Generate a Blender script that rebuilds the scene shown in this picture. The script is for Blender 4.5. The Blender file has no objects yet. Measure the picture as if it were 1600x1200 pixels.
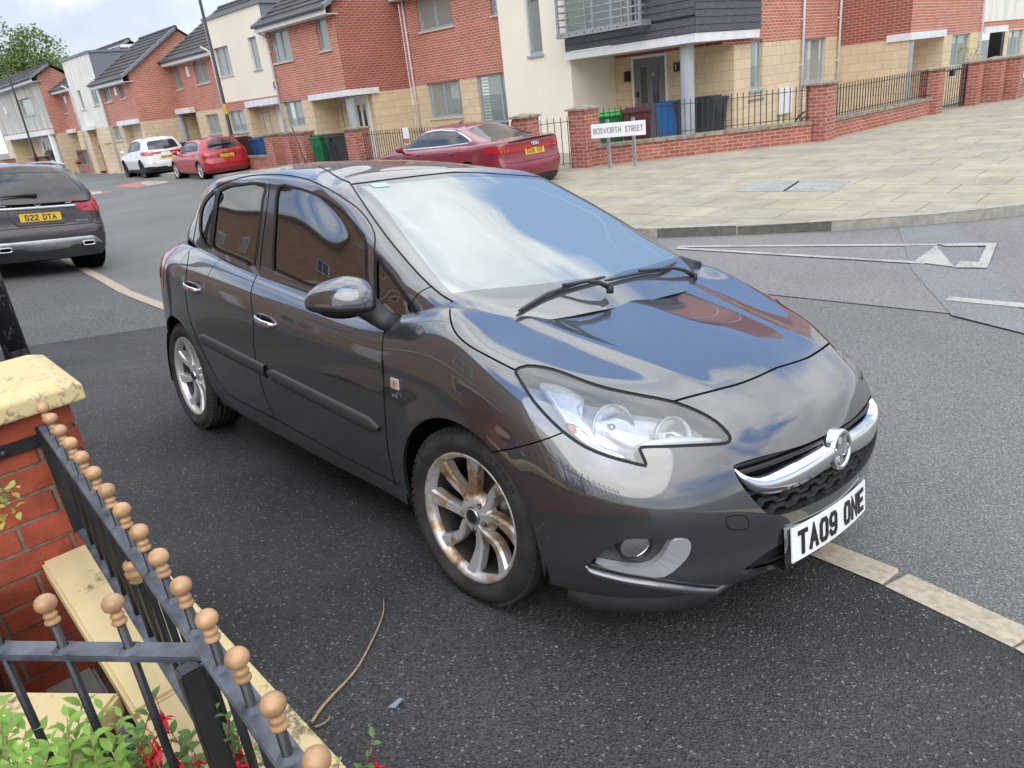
import bpy, bmesh, math, random
import numpy as np
from mathutils import Vector, Matrix
from mathutils.bvhtree import BVHTree
random.seed(7)
S = bpy.context.scene
COL = S.collection
F_PX = 1157.06
CW = np.array([1.758, -2.040, 1.726])
RW = np.array([[0.679, 0.727, -0.107], [0.203, -0.325, -0.924], [-0.706, 0.605, -0.368]])
_q, _r = np.linalg.qr(RW.T); RW = (_q * np.sign(np.diag(_r))).T
cam_d = bpy.data.cameras.new('camera'); cam = bpy.data.objects.new('camera', cam_d); COL.objects.link(cam)
cam_d.sensor_width = 36.0; cam_d.lens = 36.0 * F_PX / 1600.0
cam_d.clip_start = 0.05; cam_d.clip_end = 2000.0
_m = Matrix.Identity(4)
for _i in range(3):
 _m[_i][0] = RW[0][_i]; _m[_i][1] = -RW[1][_i]; _m[_i][2] = -RW[2][_i]; _m[_i][3] = CW[_i]
cam.matrix_world = _m
S.camera = cam
SUN_EL, SUN_AZ = 42.0, -48.0        # azimuth of the direction to the sun, from +X towards +Y
world = bpy.data.worlds.new('World'); S.world = world; world.use_nodes = True
wt = world.node_tree; wt.nodes.clear()
def wn(t, **k):
 n = wt.nodes.new(t)
 for a, b in k.items(): setattr(n, a, b)
 return n
wo = wn('ShaderNodeOutputWorld'); bg = wn('ShaderNodeBackground')
sky = wn('ShaderNodeTexSky', sky_type='NISHITA', sun_disc=False)
sky.sun_elevation = math.radians(SUN_EL); sky.sun_rotation = math.radians(90 - SUN_AZ)
tc = wn('ShaderNodeTexCoord')
mp = wn('ShaderNodeMapping'); mp.inputs['Scale'].default_value = (1, 1, 1.9); mp.inputs['Location'].default_value = (3.1, 1.7, 0.4)
n1 = wn('ShaderNodeTexNoise'); n1.inputs['Scale'].default_value = 1.35; n1.inputs['Detail'].default_value = 9; n1.inputs['Roughness'].default_value = .56
n1.inputs['Distortion'].default_value = .35
r1 = wn('ShaderNodeMapRange'); r1.inputs[1].default_value = .405; r1.inputs[2].default_value = .50
n2 = wn('ShaderNodeTexNoise'); n2.inputs['Scale'].default_value = 3.2; n2.inputs['Detail'].default_value = 7; n2.inputs['Roughness'].default_value = .6
r2 = wn('ShaderNodeValToRGB')
r2.color_ramp.elements[0].position = .34; r2.color_ramp.elements[0].color = (.62, .66, .71, 1)
r2.color_ramp.elements[1].position = .60; r2.color_ramp.elements[1].color = (.97, .98, .99, 1)
sc = wn('ShaderNodeVectorMath', operation='SCALE'); sc.inputs[3].default_value = .14
mx = wn('ShaderNodeMix', data_type='RGBA')
L = wt.links.new
L(tc.outputs['Generated'], mp.inputs['Vector']); L(mp.outputs[0], n1.inputs['Vector']); L(mp.outputs[0], n2.inputs['Vector'])
L(n1.outputs[0], r1.inputs[0]); L(n2.outputs[0], r2.inputs[0]); L(sky.outputs[0], sc.inputs[0])
sep = wn('ShaderNodeSeparateXYZ'); L(tc.outputs['Generated'], sep.inputs[0])
hz = wn('ShaderNodeMapRange'); hz.inputs[1].default_value = .04; hz.inputs[2].default_value = .26; hz.inputs[3].default_value = 1.; hz.inputs[4].default_value = 0.; L(sep.outputs[2], hz.inputs[0])
cmx = wn('ShaderNodeMath', operation='MAXIMUM'); L(r1.outputs[0], cmx.inputs[0]); L(hz.outputs[0], cmx.inputs[1])
GA, GE = math.radians(110), math.radians(15)
dt = wn('ShaderNodeVectorMath', operation='DOT_PRODUCT'); dt.inputs[1].default_value = (math.cos(GE) * math.cos(GA), math.cos(GE) * math.sin(GA), math.sin(GE)); L(tc.outputs['Generated'], dt.inputs[0])
ga = wn('ShaderNodeMath', operation='MULTIPLY_ADD'); ga.inputs[1].default_value = .30; L(n1.outputs[0], ga.inputs[0]); L(dt.outputs['Value'], ga.inputs[2])
gp = wn('ShaderNodeMapRange'); gp.inputs[1].default_value = 1.112; gp.inputs[2].default_value = 1.142; gp.inputs[3].default_value = 1.; gp.inputs[4].default_value = .06; L(ga.outputs[0], gp.inputs[0])
cf = wn('ShaderNodeMath', operation='MULTIPLY'); L(cmx.outputs[0], cf.inputs[0]); L(gp.outputs[0], cf.inputs[1])
blu = wn('ShaderNodeMix', data_type='RGBA'); blu.inputs[0].default_value = .6; blu.inputs[7].default_value = (.13, .33, .80, 1); L(sc.outputs[0], blu.inputs[6])
L(cf.outputs[0], mx.inputs[0]); L(blu.outputs[2], mx.inputs[6]); L(r2.outputs[0], mx.inputs[7])
gr = wn('ShaderNodeMapRange'); gr.inputs[1].default_value = .12; gr.inputs[2].default_value = .85; gr.inputs[3].default_value = 1.05; gr.inputs[4].default_value = 2.3; L(sep.outputs[2], gr.inputs[0])
sc2 = wn('ShaderNodeVectorMath', operation='SCALE'); L(mx.outputs[2], sc2.inputs[0]); L(gr.outputs[0], sc2.inputs[3])
L(sc2.outputs[0], bg.inputs['Color']); bg.inputs['Strength'].default_value = 1.0; L(bg.outputs[0], wo.inputs[0])
sd = bpy.data.lights.new('sun', 'SUN'); sd.energy = 1.5; sd.angle = math.radians(65); sd.color = (1, .955, .88)
sun = bpy.data.objects.new('sun', sd); COL.objects.link(sun)
_e, _a = math.radians(SUN_EL), math.radians(SUN_AZ)
sun.rotation_euler = Vector((math.cos(_e) * math.cos(_a), math.cos(_e) * math.sin(_a), math.sin(_e))).to_track_quat('Z', 'Y').to_euler()
S.view_settings.view_transform = 'Standard'; S.view_settings.look = 'None'
S.view_settings.exposure = 0.18; S.view_settings.gamma = 1.0; S.view_settings.use_curve_mapping = False
S.render.engine = 'CYCLES'; S.cycles.max_bounces = 8; S.cycles.transparent_max_bounces = 12
# ================================================================ materials
MATS = {}
def new_mat(name):
 m = bpy.data.materials.new(name); m.use_nodes = True
 nt = m.node_tree; b = nt.nodes['Principled BSDF']; MATS[name] = m
 return m, nt, b
def simple(name, col, rough=.5, metal=0., spec=.5, coat=0., noise=0., nscale=8., bump=0., bscale=60., emit=None, coatr=.03):
 m, nt, b = new_mat(name)
 b.inputs['Base Color'].default_value = (*col, 1); b.inputs['Roughness'].default_value = rough
 b.inputs['Metallic'].default_value = metal; b.inputs['Specular IOR Level'].default_value = spec
 b.inputs['Coat Weight'].default_value = coat; b.inputs['Coat Roughness'].default_value = coatr
 if noise or bump:
  t = nt.nodes.new('ShaderNodeTexCoord')
 if noise:
  n = nt.nodes.new('ShaderNodeTexNoise'); n.inputs['Scale'].default_value = nscale; n.inputs['Detail'].default_value = 6
  nt.links.new(t.outputs['Object'], n.inputs['Vector'])
  mr = nt.nodes.new('ShaderNodeMapRange'); mr.inputs[1].default_value = .3; mr.inputs[2].default_value = .7
  mr.inputs[3].default_value = 1 - noise; mr.inputs[4].default_value = 1 + noise
  nt.links.new(n.outputs[0], mr.inputs[0])
  v = nt.nodes.new('ShaderNodeVectorMath'); v.operation = 'SCALE'; v.inputs[0].default_value = col
  nt.links.new(mr.outputs[0], v.inputs[3]); nt.links.new(v.outputs[0], b.inputs['Base Color'])
 if bump:
  n = nt.nodes.new('ShaderNodeTexNoise'); n.inputs['Scale'].default_value = bscale; n.inputs['Detail'].default_value = 4
  nt.links.new(t.outputs['Object'], n.inputs['Vector'])
  bp = nt.nodes.new('ShaderNodeBump'); bp.inputs['Strength'].default_value = bump; bp.inputs['Distance'].default_value = .004
  nt.links.new(n.outputs[0], bp.inputs['Height']); nt.links.new(bp.outputs[0], b.inputs['Normal'])
 return m
def N(nt, t, ins=None, **k):
 n = nt.nodes.new(t)
 for a, b in k.items(): setattr(n, a, b)
 for a, b in (ins or {}).items(): n.inputs[a].default_value = b
 return n
def glassy(name, tint, base, refl=1.55, opaque=.0, rough=.0):
 """thin sheet of glass: mirror reflection over a tinted see-through (or dark) body"""
 m = bpy.data.materials.new(name); m.use_nodes = True; nt = m.node_tree; nt.nodes.clear(); MATS[name] = m
 o = N(nt, 'ShaderNodeOutputMaterial'); fr = N(nt, 'ShaderNodeFresnel', {'IOR': refl})
 g = N(nt, 'ShaderNodeBsdfGlossy', {'Roughness': rough, 'Color': (1, 1, 1, 1)}); tr = N(nt, 'ShaderNodeBsdfTransparent', {'Color': (*tint, 1)})
 d = N(nt, 'ShaderNodeBsdfDiffuse', {'Color': (*base, 1)})
 m1 = N(nt, 'ShaderNodeMixShader', {'Fac': opaque}); m2 = N(nt, 'ShaderNodeMixShader')
 nt.links.new(tr.outputs[0], m1.inputs[1]); nt.links.new(d.outputs[0], m1.inputs[2])
 nt.links.new(fr.outputs[0], m2.inputs[0]); nt.links.new(m1.outputs[0], m2.inputs[1]); nt.links.new(g.outputs[0], m2.inputs[2])
 nt.links.new(m2.outputs[0], o.inputs[0])
 return m
def paint(name, col, metal=.55, rough=.38, flake=.0, dirt=0., ior=1.62):
 m, nt, b = new_mat(name)
 b.inputs['Base Color'].default_value = (*col, 1); b.inputs['Metallic'].default_value = metal; b.inputs['Roughness'].default_value = rough
 b.inputs['Coat Weight'].default_value = 1; b.inputs['Coat Roughness'].default_value = .025; b.inputs['Coat IOR'].default_value = ior
 t = N(nt, 'ShaderNodeTexCoord')
 if dirt:
  n = N(nt, 'ShaderNodeTexNoise', {'Scale': 5., 'Detail': 8., 'Roughness': .65}); nt.links.new(t.outputs['Object'], n.inputs['Vector'])
  mr = N(nt, 'ShaderNodeMapRange', {1: .4, 2: .75, 3: .02, 4: .02 + dirt}); nt.links.new(n.outputs[0], mr.inputs[0]); nt.links.new(mr.outputs[0], b.inputs['Coat Roughness'])
  vo = N(nt, 'ShaderNodeTexVoronoi', {'Scale': 42., 'Randomness': 1.}); nt.links.new(t.outputs['Object'], vo.inputs['Vector'])
  c = N(nt, 'ShaderNodeMapRange', {1: .035, 2: .055, 3: 1., 4: 0.}); nt.links.new(vo.outputs['Distance'], c.inputs[0])
  n3 = N(nt, 'ShaderNodeTexNoise', {'Scale': 3.5, 'Detail': 2.}); nt.links.new(t.outputs['Object'], n3.inputs['Vector'])
  c3 = N(nt, 'ShaderNodeMapRange', {1: .56, 2: .64}); nt.links.new(n3.outputs[0], c3.inputs[0])
  mu = N(nt, 'ShaderNodeMath', operation='MULTIPLY'); nt.links.new(c.outputs[0], mu.inputs[0]); nt.links.new(c3.outputs[0], mu.inputs[1])
  mix = N(nt, 'ShaderNodeMix', data_type='RGBA'); mix.inputs[6].default_value = (*col, 1); mix.inputs[7].default_value = (.5, .5, .48, 1)
  nt.links.new(mu.outputs[0], mix.inputs[0]); nt.links.new(mix.outputs[2], b.inputs['Base Color'])
 return m
# ================================================================ object helpers
def tag(o, label=None, cat=None, group=None, kind=None):
 for k, v in (('label', label), ('category', cat), ('group', group), ('kind', kind)):
  if v: o[k] = v
 return o
def empty(name, loc=(0, 0, 0), rz=0., label=None, cat=None, group=None, parent=None):
 o = bpy.data.objects.new(name, None); COL.objects.link(o); o.empty_display_size = .2
 o.location = loc; o.rotation_euler = (0, 0, rz)
 if parent: o.parent = parent
 return tag(o, label, cat, group)
class MB:
 """collects polygons into one mesh object"""
 def __init__(s): s.v = []; s.f = []; s.sm = []; s.uv = []; s.mi = []; s.cur = 0
 def add(s, verts, faces, smooth=False, uvs=None):
  n = len(s.v); s.v += [tuple(map(float, p)) for p in verts]
  for i, f in enumerate(faces):
   s.f.append([n + k for k in f]); s.sm.append(smooth); s.uv.append(uvs[i] if uvs else None); s.mi.append(s.cur)
  return s
 def box(s, x0, x1, y0, y1, z0, z1, M=None):
  if x0 > x1: x0, x1 = x1, x0
  if y0 > y1: y0, y1 = y1, y0
  if z0 > z1: z0, z1 = z1, z0
  p = [(x0, y0, z0), (x1, y0, z0), (x1, y1, z0), (x0, y1, z0), (x0, y0, z1), (x1, y0, z1), (x1, y1, z1), (x0, y1, z1)]
  if M is not None: p = [tuple(M @ Vector(q)) for q in p]
  return s.add(p, [(0, 3, 2, 1), (4, 5, 6, 7), (0, 1, 5, 4), (1, 2, 6, 5), (2, 3, 7, 6), (3, 0, 4, 7)])
 def bbox(s, x0, x1, y0, y1, z0, z1, b=.004, M=None):
  """box with bevelled edges"""
  bm = bmesh.new(); bmesh.ops.create_cube(bm, size=1)
  for v in bm.verts: v.co = ((x0 + x1) / 2 + v.co.x * abs(x1 - x0), (y0 + y1) / 2 + v.co.y * abs(y1 - y0), (z0 + z1) / 2 + v.co.z * abs(z1 - z0))
  bmesh.ops.bevel(bm, geom=bm.edges[:], offset=b, segments=2, affect='EDGES')
  if M is not None: bm.transform(M)
  bm.verts.index_update(); s.add([v.co[:] for v in bm.verts], [[v.index for v in f.verts] for f in bm.faces]); bm.free(); return s
 def tube(s, pts, r, n=10, cap=True, flat=None, smooth=True):
  """tube along pts; r number or list; flat=(a,b) gives an elliptic section scale"""
  P = [Vector(p) for p in pts]; rs = r if hasattr(r, '__len__') else [r] * len(P)
  vs = []; up = None
  for i, p in enumerate(P):
   t = (P[min(i + 1, len(P) - 1)] - P[max(i - 1, 0)]).normalized()
   if up is None:
    up = Vector((0, 0, 1)) if abs(t.z) < .9 else Vector((1, 0, 0))
   a = t.cross(up).normalized(); b = a.cross(t).normalized(); up = b
   for k in range(n):
    th = 2 * math.pi * (k + .5) / n
    fa, fb = flat or (1, 1)
    vs.append(p + a * math.cos(th) * rs[i] * fa + b * math.sin(th) * rs[i] * fb)
  fs = []
  for i in range(len(P) - 1):
   for k in range(n):
    fs.append((i * n + k, i * n + (k + 1) % n, (i + 1) * n + (k + 1) % n, (i + 1) * n + k))
  s.add(vs, fs, smooth)
  if cap:
   m = len(s.v) - len(vs); s.f.append([m + k for k in range(n)][::-1]); s.f.append([m + (len(P) - 1) * n + k for k in range(n)])
   s.sm += [False, False]; s.uv += [None, None]; s.mi += [s.cur] * 2
  return s
 def lathe(s, prof, n=32, M=None, smooth=True, arc=2 * math.pi):
  """prof [(r,z)] turned round local z"""
  vs = []; full = abs(arc - 2 * math.pi) < 1e-6; m = n if full else n + 1
  for (r, z) in prof:
   for k in range(m):
    th = arc * k / n; vs.append(Vector((r * math.cos(th), r * math.sin(th), z)))
  if M is not None: vs = [M @ v for v in vs]
  fs = []
  for i in range(len(prof) - 1):
   for k in range(n):
    k2 = (k + 1) % m; fs.append((i * m + k, i * m + k2, (i + 1) * m + k2, (i + 1) * m + k))
  return s.add(vs, fs, smooth)
 def prism(s, poly, h0, h1, M=None, smooth=False):
  """2D polygon (ccw) extruded from z=h0 to h1 in local space"""
  n = len(poly); vs = [Vector((x, y, h0)) for x, y in poly] + [Vector((x, y, h1)) for x, y in poly]
  if M is not None: vs = [M @ v for v in vs]
  return s.add(vs, [list(range(n))[::-1], list(range(n, 2 * n))] + [(i, (i + 1) % n, n + (i + 1) % n, n + i) for i in range(n)], smooth)
 def grid(s, P, smooth=True, flip=False):
  """P[i][j] points"""
  a = len(P); b = len(P[0]); vs = [p for r in P for p in r]; fs = []
  for i in range(a - 1):
   for j in range(b - 1):
    q = (i * b + j, i * b + j + 1, (i + 1) * b + j + 1, (i + 1) * b + j); fs.append(q[::-1] if flip else q)
  return s.add(vs, fs, smooth)
 def shift(s, o):
  s.v = [(x - o[0], y - o[1], z - o[2]) for x, y, z in s.v]; return s
 def build(s, name, mat, parent=None, uv='box', **kw):
  me = bpy.data.meshes.new(name); me.from_pydata(s.v, [], s.f)
  for m in (mat if isinstance(mat, (list, tuple)) else [mat]): me.materials.append(MATS[m] if isinstance(m, str) else m)
  me.polygons.foreach_set('use_smooth', s.sm)
  if any(s.mi): me.polygons.foreach_set('material_index', s.mi)
  if uv:
   ul = me.uv_layers.new(name='UVMap'); arr = np.zeros((len(me.loops), 2), np.float32)
   for p in me.polygons:
    c = s.uv[p.index]
    if c is not None:
     for k, li in enumerate(p.loop_indices): arr[li] = c[k]
     continue
    nx, ny, nz = abs(p.normal.x), abs(p.normal.y), abs(p.normal.z)
    for li in p.loop_indices:
     x, y, z = s.v[me.loops[li].vertex_index]
     arr[li] = (x, y) if nz > max(nx, ny) else ((y, z) if nx > ny else (x, z))
   ul.data.foreach_set('uv', arr.ravel())
  me.update()
  o = bpy.data.objects.new(name, me); COL.objects.link(o)
  if parent: o.parent = parent
  return tag(o, **kw)
def copy_tree(o, parent=None):
 c = o.copy(); COL.objects.link(c)
 if parent: c.parent = parent; c.matrix_parent_inverse = o.matrix_parent_inverse
 for ch in list(o.children): copy_tree(ch, c)
 return c
GL = {
 'A': [[(0, 0), (.5, 1), (1, 0)], [(.19, .33), (.81, .33)]], 'B': [[(0, 0), (0, 1), (.75, 1), (.93, .87), (.93, .65), (.75, .53), (0, .53)], [(.75, .53), (1, .4), (1, .13), (.8, 0), (0, 0)]],
 'C': [[(1, .82), (.82, 1), (.2, 1), (0, .82), (0, .18), (.2, 0), (.82, 0), (1, .18)]], 'D': [[(0, 0), (0, 1), (.72, 1), (1, .78), (1, .22), (.72, 0), (0, 0)]],
 'E': [[(1, 1), (0, 1), (0, 0), (1, 0)], [(0, .52), (.85, .52)]], 'F': [[(1, 1), (0, 1), (0, 0)], [(0, .52), (.85, .52)]], 'G': [[(1, .82), (.82, 1), (.2, 1), (0, .82), (0, .18), (.2, 0), (.82, 0), (1, .18), (1, .48), (.55, .48)]],
 'H': [[(0, 0), (0, 1)], [(1, 0), (1, 1)], [(0, .52), (1, .52)]], 'I': [[(.5, 0), (.5, 1)]], 'K': [[(0, 0), (0, 1)], [(1, 1), (0, .42)], [(.35, .6), (1, 0)]], 'L': [[(0, 1), (0, 0), (1, 0)]],
 'M': [[(0, 0), (0, 1), (.5, .4), (1, 1), (1, 0)]], 'N': [[(0, 0), (0, 1), (1, 0), (1, 1)]], 'O': [[(.2, 0), (0, .2), (0, .8), (.2, 1), (.8, 1), (1, .8), (1, .2), (.8, 0), (.2, 0)]],
 'P': [[(0, 0), (0, 1), (.8, 1), (1, .85), (1, .6), (.8, .45), (0, .45)]], 'Q': [[(.2, 0), (0, .2), (0, .8), (.2, 1), (.8, 1), (1, .8), (1, .2), (.8, 0), (.2, 0)], [(.6, .3), (1, 0)]], 'R': [[(0, 0), (0, 1), (.8, 1), (1, .85), (1, .62), (.8, .48), (0, .48)], [(.6, .48), (1, 0)]],
 'S': [[(1, .82), (.8, 1), (.2, 1), (0, .82), (0, .66), (.2, .52), (.8, .48), (1, .34), (1, .18), (.8, 0), (.2, 0), (0, .18)]], 'T': [[(0, 1), (1, 1)], [(.5, 1), (.5, 0)]],
 'U': [[(0, 1), (0, .2), (.2, 0), (.8, 0), (1, .2), (1, 1)]], 'J': [[(.7, 1), (.7, .2), (.5, 0), (.2, 0), (0, .2)]], 'V': [[(0, 1), (.5, 0), (1, 1)]], 'W': [[(0, 1), (.25, 0), (.5, .75), (.75, 0), (1, 1)]], 'X': [[(0, 0), (1, 1)], [(0, 1), (1, 0)]], 'Y': [[(0, 1), (.5, .5), (1, 1)], [(.5, .5), (.5, 0)]],
 '0': [[(.2, 0), (0, .15), (0, .85), (.2, 1), (.8, 1), (1, .85), (1, .15), (.8, 0), (.2, 0)]], '1': [[(.2, .8), (.55, 1), (.55, 0)]],
 '2': [[(0, .82), (.2, 1), (.8, 1), (1, .82), (1, .62), (0, .12), (0, 0), (1, 0)]], '3': [[(0, .85), (.2, 1), (.8, 1), (1, .85), (1, .65), (.8, .52), (.4, .52)], [(.8, .52), (1, .38), (1, .15), (.8, 0), (.2, 0), (0, .15)]],
 '4': [[(.75, 0), (.75, 1), (0, .25), (1, .25)]], '6': [[(1, .85), (.8, 1), (.2, 1), (0, .85), (0, .15), (.2, 0), (.8, 0), (1, .15), (1, .42), (.8, .56), (0, .56)]],
 '7': [[(0, 1), (1, 1), (.35, 0)]], '9': [[(0, .15), (.2, 0), (.8, 0), (1, .15), (1, .85), (.8, 1), (.2, 1), (0, .85), (0, .58), (.2, .44), (1, .44)]],
}
def strokes(mb, text, h, w, th, gap, depth, M, widths=None, space=None, z0=0.):
 """text centred on the local origin, in the local xy plane, raised along z"""
 ws = [(widths or {}).get(c, w) if c != ' ' else (space if space is not None else w * .6) for c in text]
 tot = sum(ws) + gap * (len(text) - 1); x = -tot / 2
 for c, cw in zip(text, ws):
  if c != ' ':
   for line in GL[c]:
    P = [Vector((x + th / 2 + px * (cw - th), -h / 2 + th / 2 + py * (h - th))) for px, py in line]
    closed = (P[0] - P[-1]).length < 1e-6
    n = len(P); L_ = []; R_ = []
    for i in range(n):
     a = P[i] - P[i - 1] if i > 0 else (P[-1] - P[-2] if closed else P[1] - P[0])
     b = P[i + 1] - P[i] if i < n - 1 else (P[1] - P[0] if closed else P[-1] - P[-2])
     a.normalize(); b.normalize(); t = (a + b)
     if t.length < 1e-3: t = a.copy()
     t.normalize(); nn = Vector((-t.y, t.x)); k = min(1 / max(nn.dot(Vector((-a.y, a.x))), .4), 1.8) * th / 2
     e = Vector((0, 0))
     if not closed and i == 0: e = -a * th / 2
     if not closed and i == n - 1: e = a * th / 2
     L_.append(P[i] + nn * k + e); R_.append(P[i] - nn * k + e)
    for i in range(n - 1):
     q = [L_[i], R_[i], R_[i + 1], L_[i + 1]]
     mb.prism([(p.x, p.y) for p in q], z0, z0 + depth, M)
  x += cw + gap
 return tot
def lin(*p): return np.array(p, float)
def wray(px, py): return RW.T @ np.array([(px - 800) / F_PX, (py - 600) / F_PX, 1.])
TH = math.radians(2.3); EX = np.array([math.cos(TH), math.sin(TH), 0]); EY = np.array([-math.sin(TH), math.cos(TH), 0])
def ab(P): return np.array([P @ EX, P @ EY, P[2]])
def wab(a, b, z=0.): return EX * a + EY * b + np.array([0, 0, z])
def onb(p, b): d = wray(*p); return ab(CW + d * ((b - CW @ EY) / (d @ EY)))
def ona(p, a): d = wray(*p); return ab(CW + d * ((a - CW @ EX) / (d @ EX)))
def onz(p, z): d = wray(*p); return CW + d * ((z - CW[2]) / d[2])
def terrain(x, y):
 if y < -1.65: h = .2096
 elif y < .9: h = -.127 * y
 else: h = -.1143
 k = 1. if y < .9 else max(0., 1 - (y - .9) / 3.)
 return h + .007 * min(max(x, -6.), 1.5) * k
# ================================================================ car body tools
MC = np.array([[1., .001, -.007], [0., .992, .126], [.007, -.126, .992]])
_q, _r = np.linalg.qr(MC); MC = _q * np.sign(np.diag(_r))          # car frame -> world
CC = MC.T @ CW                                                      # camera in the car frame
RC = RW @ MC
def cray(px, py): return RC.T @ np.array([(px - 800) / F_PX, (py - 600) / F_PX, 1.])
def cary(px, py, y): d = cray(px, py); return CC + d * ((y - CC[1]) / d[1])
def spline(t, Y, tq):
 """natural cubic spline, Y (n,m) at t, evaluated at tq"""
 n = len(t); h = np.diff(t); A = np.zeros((n, n)); B = np.zeros((n,) + Y.shape[1:]); A[0, 0] = A[-1, -1] = 1
 for i in range(1, n - 1):
  A[i, i - 1] = h[i - 1]; A[i, i] = 2 * (h[i - 1] + h[i]); A[i, i + 1] = h[i]
  B[i] = 6 * ((Y[i + 1] - Y[i]) / h[i] - (Y[i] - Y[i - 1]) / h[i - 1])
 Mm = np.linalg.solve(A, B); k = np.clip(np.searchsorted(t, tq) - 1, 0, n - 2)
 hk = h[k][:, None]; a = (t[k + 1] - tq)[:, None] / hk; b = 1 - a
 return a * Y[k] + b * Y[k + 1] + ((a ** 3 - a) * Mm[k] + (b ** 3 - b) * Mm[k + 1]) * hk * hk / 6
def dome(rows, nu, nv, mirror_top=True, uspan=None):
 """rows (R,K,3): control rows from sill to spine, columns from front centre to rear centre, y>=0.  Returns P,N (nv,nu,3) for y<=0"""
 G = np.array(rows, float); R, K, _ = G.shape
 fl = np.array([1, -1, 1.])
 G = np.concatenate([G[:, 3:0:-1] * fl, G, G[:, -2:-5:-1] * fl], 1)       # reflect in the centre plane
 if mirror_top: G = np.concatenate([G, G[-2:-4:-1] * fl], 0)
 du = np.sqrt((np.diff(G, axis=1) ** 2).sum(2)).mean(0) + 1e-4; tu = np.concatenate([[0], np.cumsum(du)]); tu -= tu[3]
 dv = np.sqrt((np.diff(G, axis=0) ** 2).sum(2)).mean(1) + 1e-4; tv = np.concatenate([[0], np.cumsum(dv)])
 def samp(t, i0, i1, n):
  out = []
  for i in range(i0, i1):
   k = max(1, int(round(n * (t[i + 1] - t[i]) / (t[i1] - t[i0])))); out += [t[i] + (t[i + 1] - t[i]) * j / k for j in range(k)]
  return np.array(out + [t[i1]])
 uq = samp(tu, 3, 3 + K - 1, nu); vq = samp(tv, 0, R - 1, nv)
 A = spline(tv, G.reshape(len(tv), -1), vq).reshape(len(vq), G.shape[1], 3)
 B = spline(tu, A.transpose(1, 0, 2).reshape(len(tu), -1), uq).reshape(len(uq), len(vq), 3).transpose(1, 0, 2)
 B = B * np.array([1, -1, 1.])
 B[:, 0, 1] = 0; B[:, -1, 1] = 0
 if mirror_top: B[-1, :, 1] = 0
 e = np.concatenate([B[:, 1:2] * fl, B, B[:, -2:-1] * fl], 1); Tu = e[:, 2:] - e[:, :-2]
 last = B[-2:-1] * fl if mirror_top else 2 * B[-1:] - B[-2:-1]
 e = np.concatenate([2 * B[:1] - B[1:2], B, last], 0); Tv = e[2:] - e[:-2]
 Nn = np.cross(Tv, Tu); l = np.linalg.norm(Nn, axis=2, keepdims=True); Nn = Nn / np.maximum(l, 1e-9)
 return B, Nn
class Photo:
 def proj(s, p):
  d = RC @ (np.array(p) - CC); return (800 + F_PX * d[0] / d[2], 600 + F_PX * d[1] / d[2])
 def plane(s, a, b):
  n = np.cross(cray(*a), cray(*b)); return CC, n / np.linalg.norm(n)
 def faces(s, c, n): return float(np.dot(n, np.array(c) - CC)) < .0
 def px(s, c, w): return w * F_PX / float(RC[2] @ (np.array(c) - CC))
class Ortho:
 def __init__(s, ax, sg): s.ax = ax; s.sg = sg; s.i, s.j = [k for k in range(3) if k != ax]
 def proj(s, p): return (p[s.i], p[s.j])
 def plane(s, a, b):
  d = np.zeros(3); d[s.i] = b[0] - a[0]; d[s.j] = b[1] - a[1]; k = np.zeros(3); k[s.ax] = 1
  n = np.cross(d, k); c = np.zeros(3); c[s.i], c[s.j] = a; return c, n / np.linalg.norm(n)
 def faces(s, c, n): return n[s.ax] * s.sg > .02
 def px(s, c, w): return w
PH = Photo(); SIDE = Ortho(1, -1); TOP = Ortho(2, 1); FRONT = Ortho(0, 1); BACK = Ortho(0, -1)
def densify(pl, closed=False, k=4):
 """rounds a traced outline with a Catmull-Rom curve"""
 P = [np.array(p, float) for p in pl]; n = len(P); out = []
 for i in range(n if closed else n - 1):
  p0 = P[(i - 1) % n] if closed or i > 0 else 2 * P[0] - P[1]; p1 = P[i]; p2 = P[(i + 1) % n]; p3 = P[(i + 2) % n] if closed or i < n - 2 else 2 * P[-1] - P[-2]
  for j in range(k):
   t = j / k; out.append(tuple(.5 * ((2 * p1) + (p2 - p0) * t + (2 * p0 - 5 * p1 + 4 * p2 - p3) * t * t + (3 * p1 - p0 - 3 * p2 + p3) * t ** 3)))
 if not closed: out.append(tuple(P[-1]))
 return out
def inpoly(p, poly):
 x, y = p; r = False; n = len(poly); j = n - 1
 for i in range(n):
  xi, yi = poly[i]; xj, yj = poly[j]
  if (yi > y) != (yj > y) and x < (xj - xi) * (y - yi) / (yj - yi) + xi: r = not r
  j = i
 return r
def segdist(p, a, b):
 ax, ay = a; bx, by = b; px, py = p; dx, dy = bx - ax, by - ay; l = dx * dx + dy * dy
 t = 0 if l == 0 else max(0, min(1, ((px - ax) * dx + (py - ay) * dy) / l)); return math.hypot(px - ax - t * dx, py - ay - t * dy)
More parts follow.
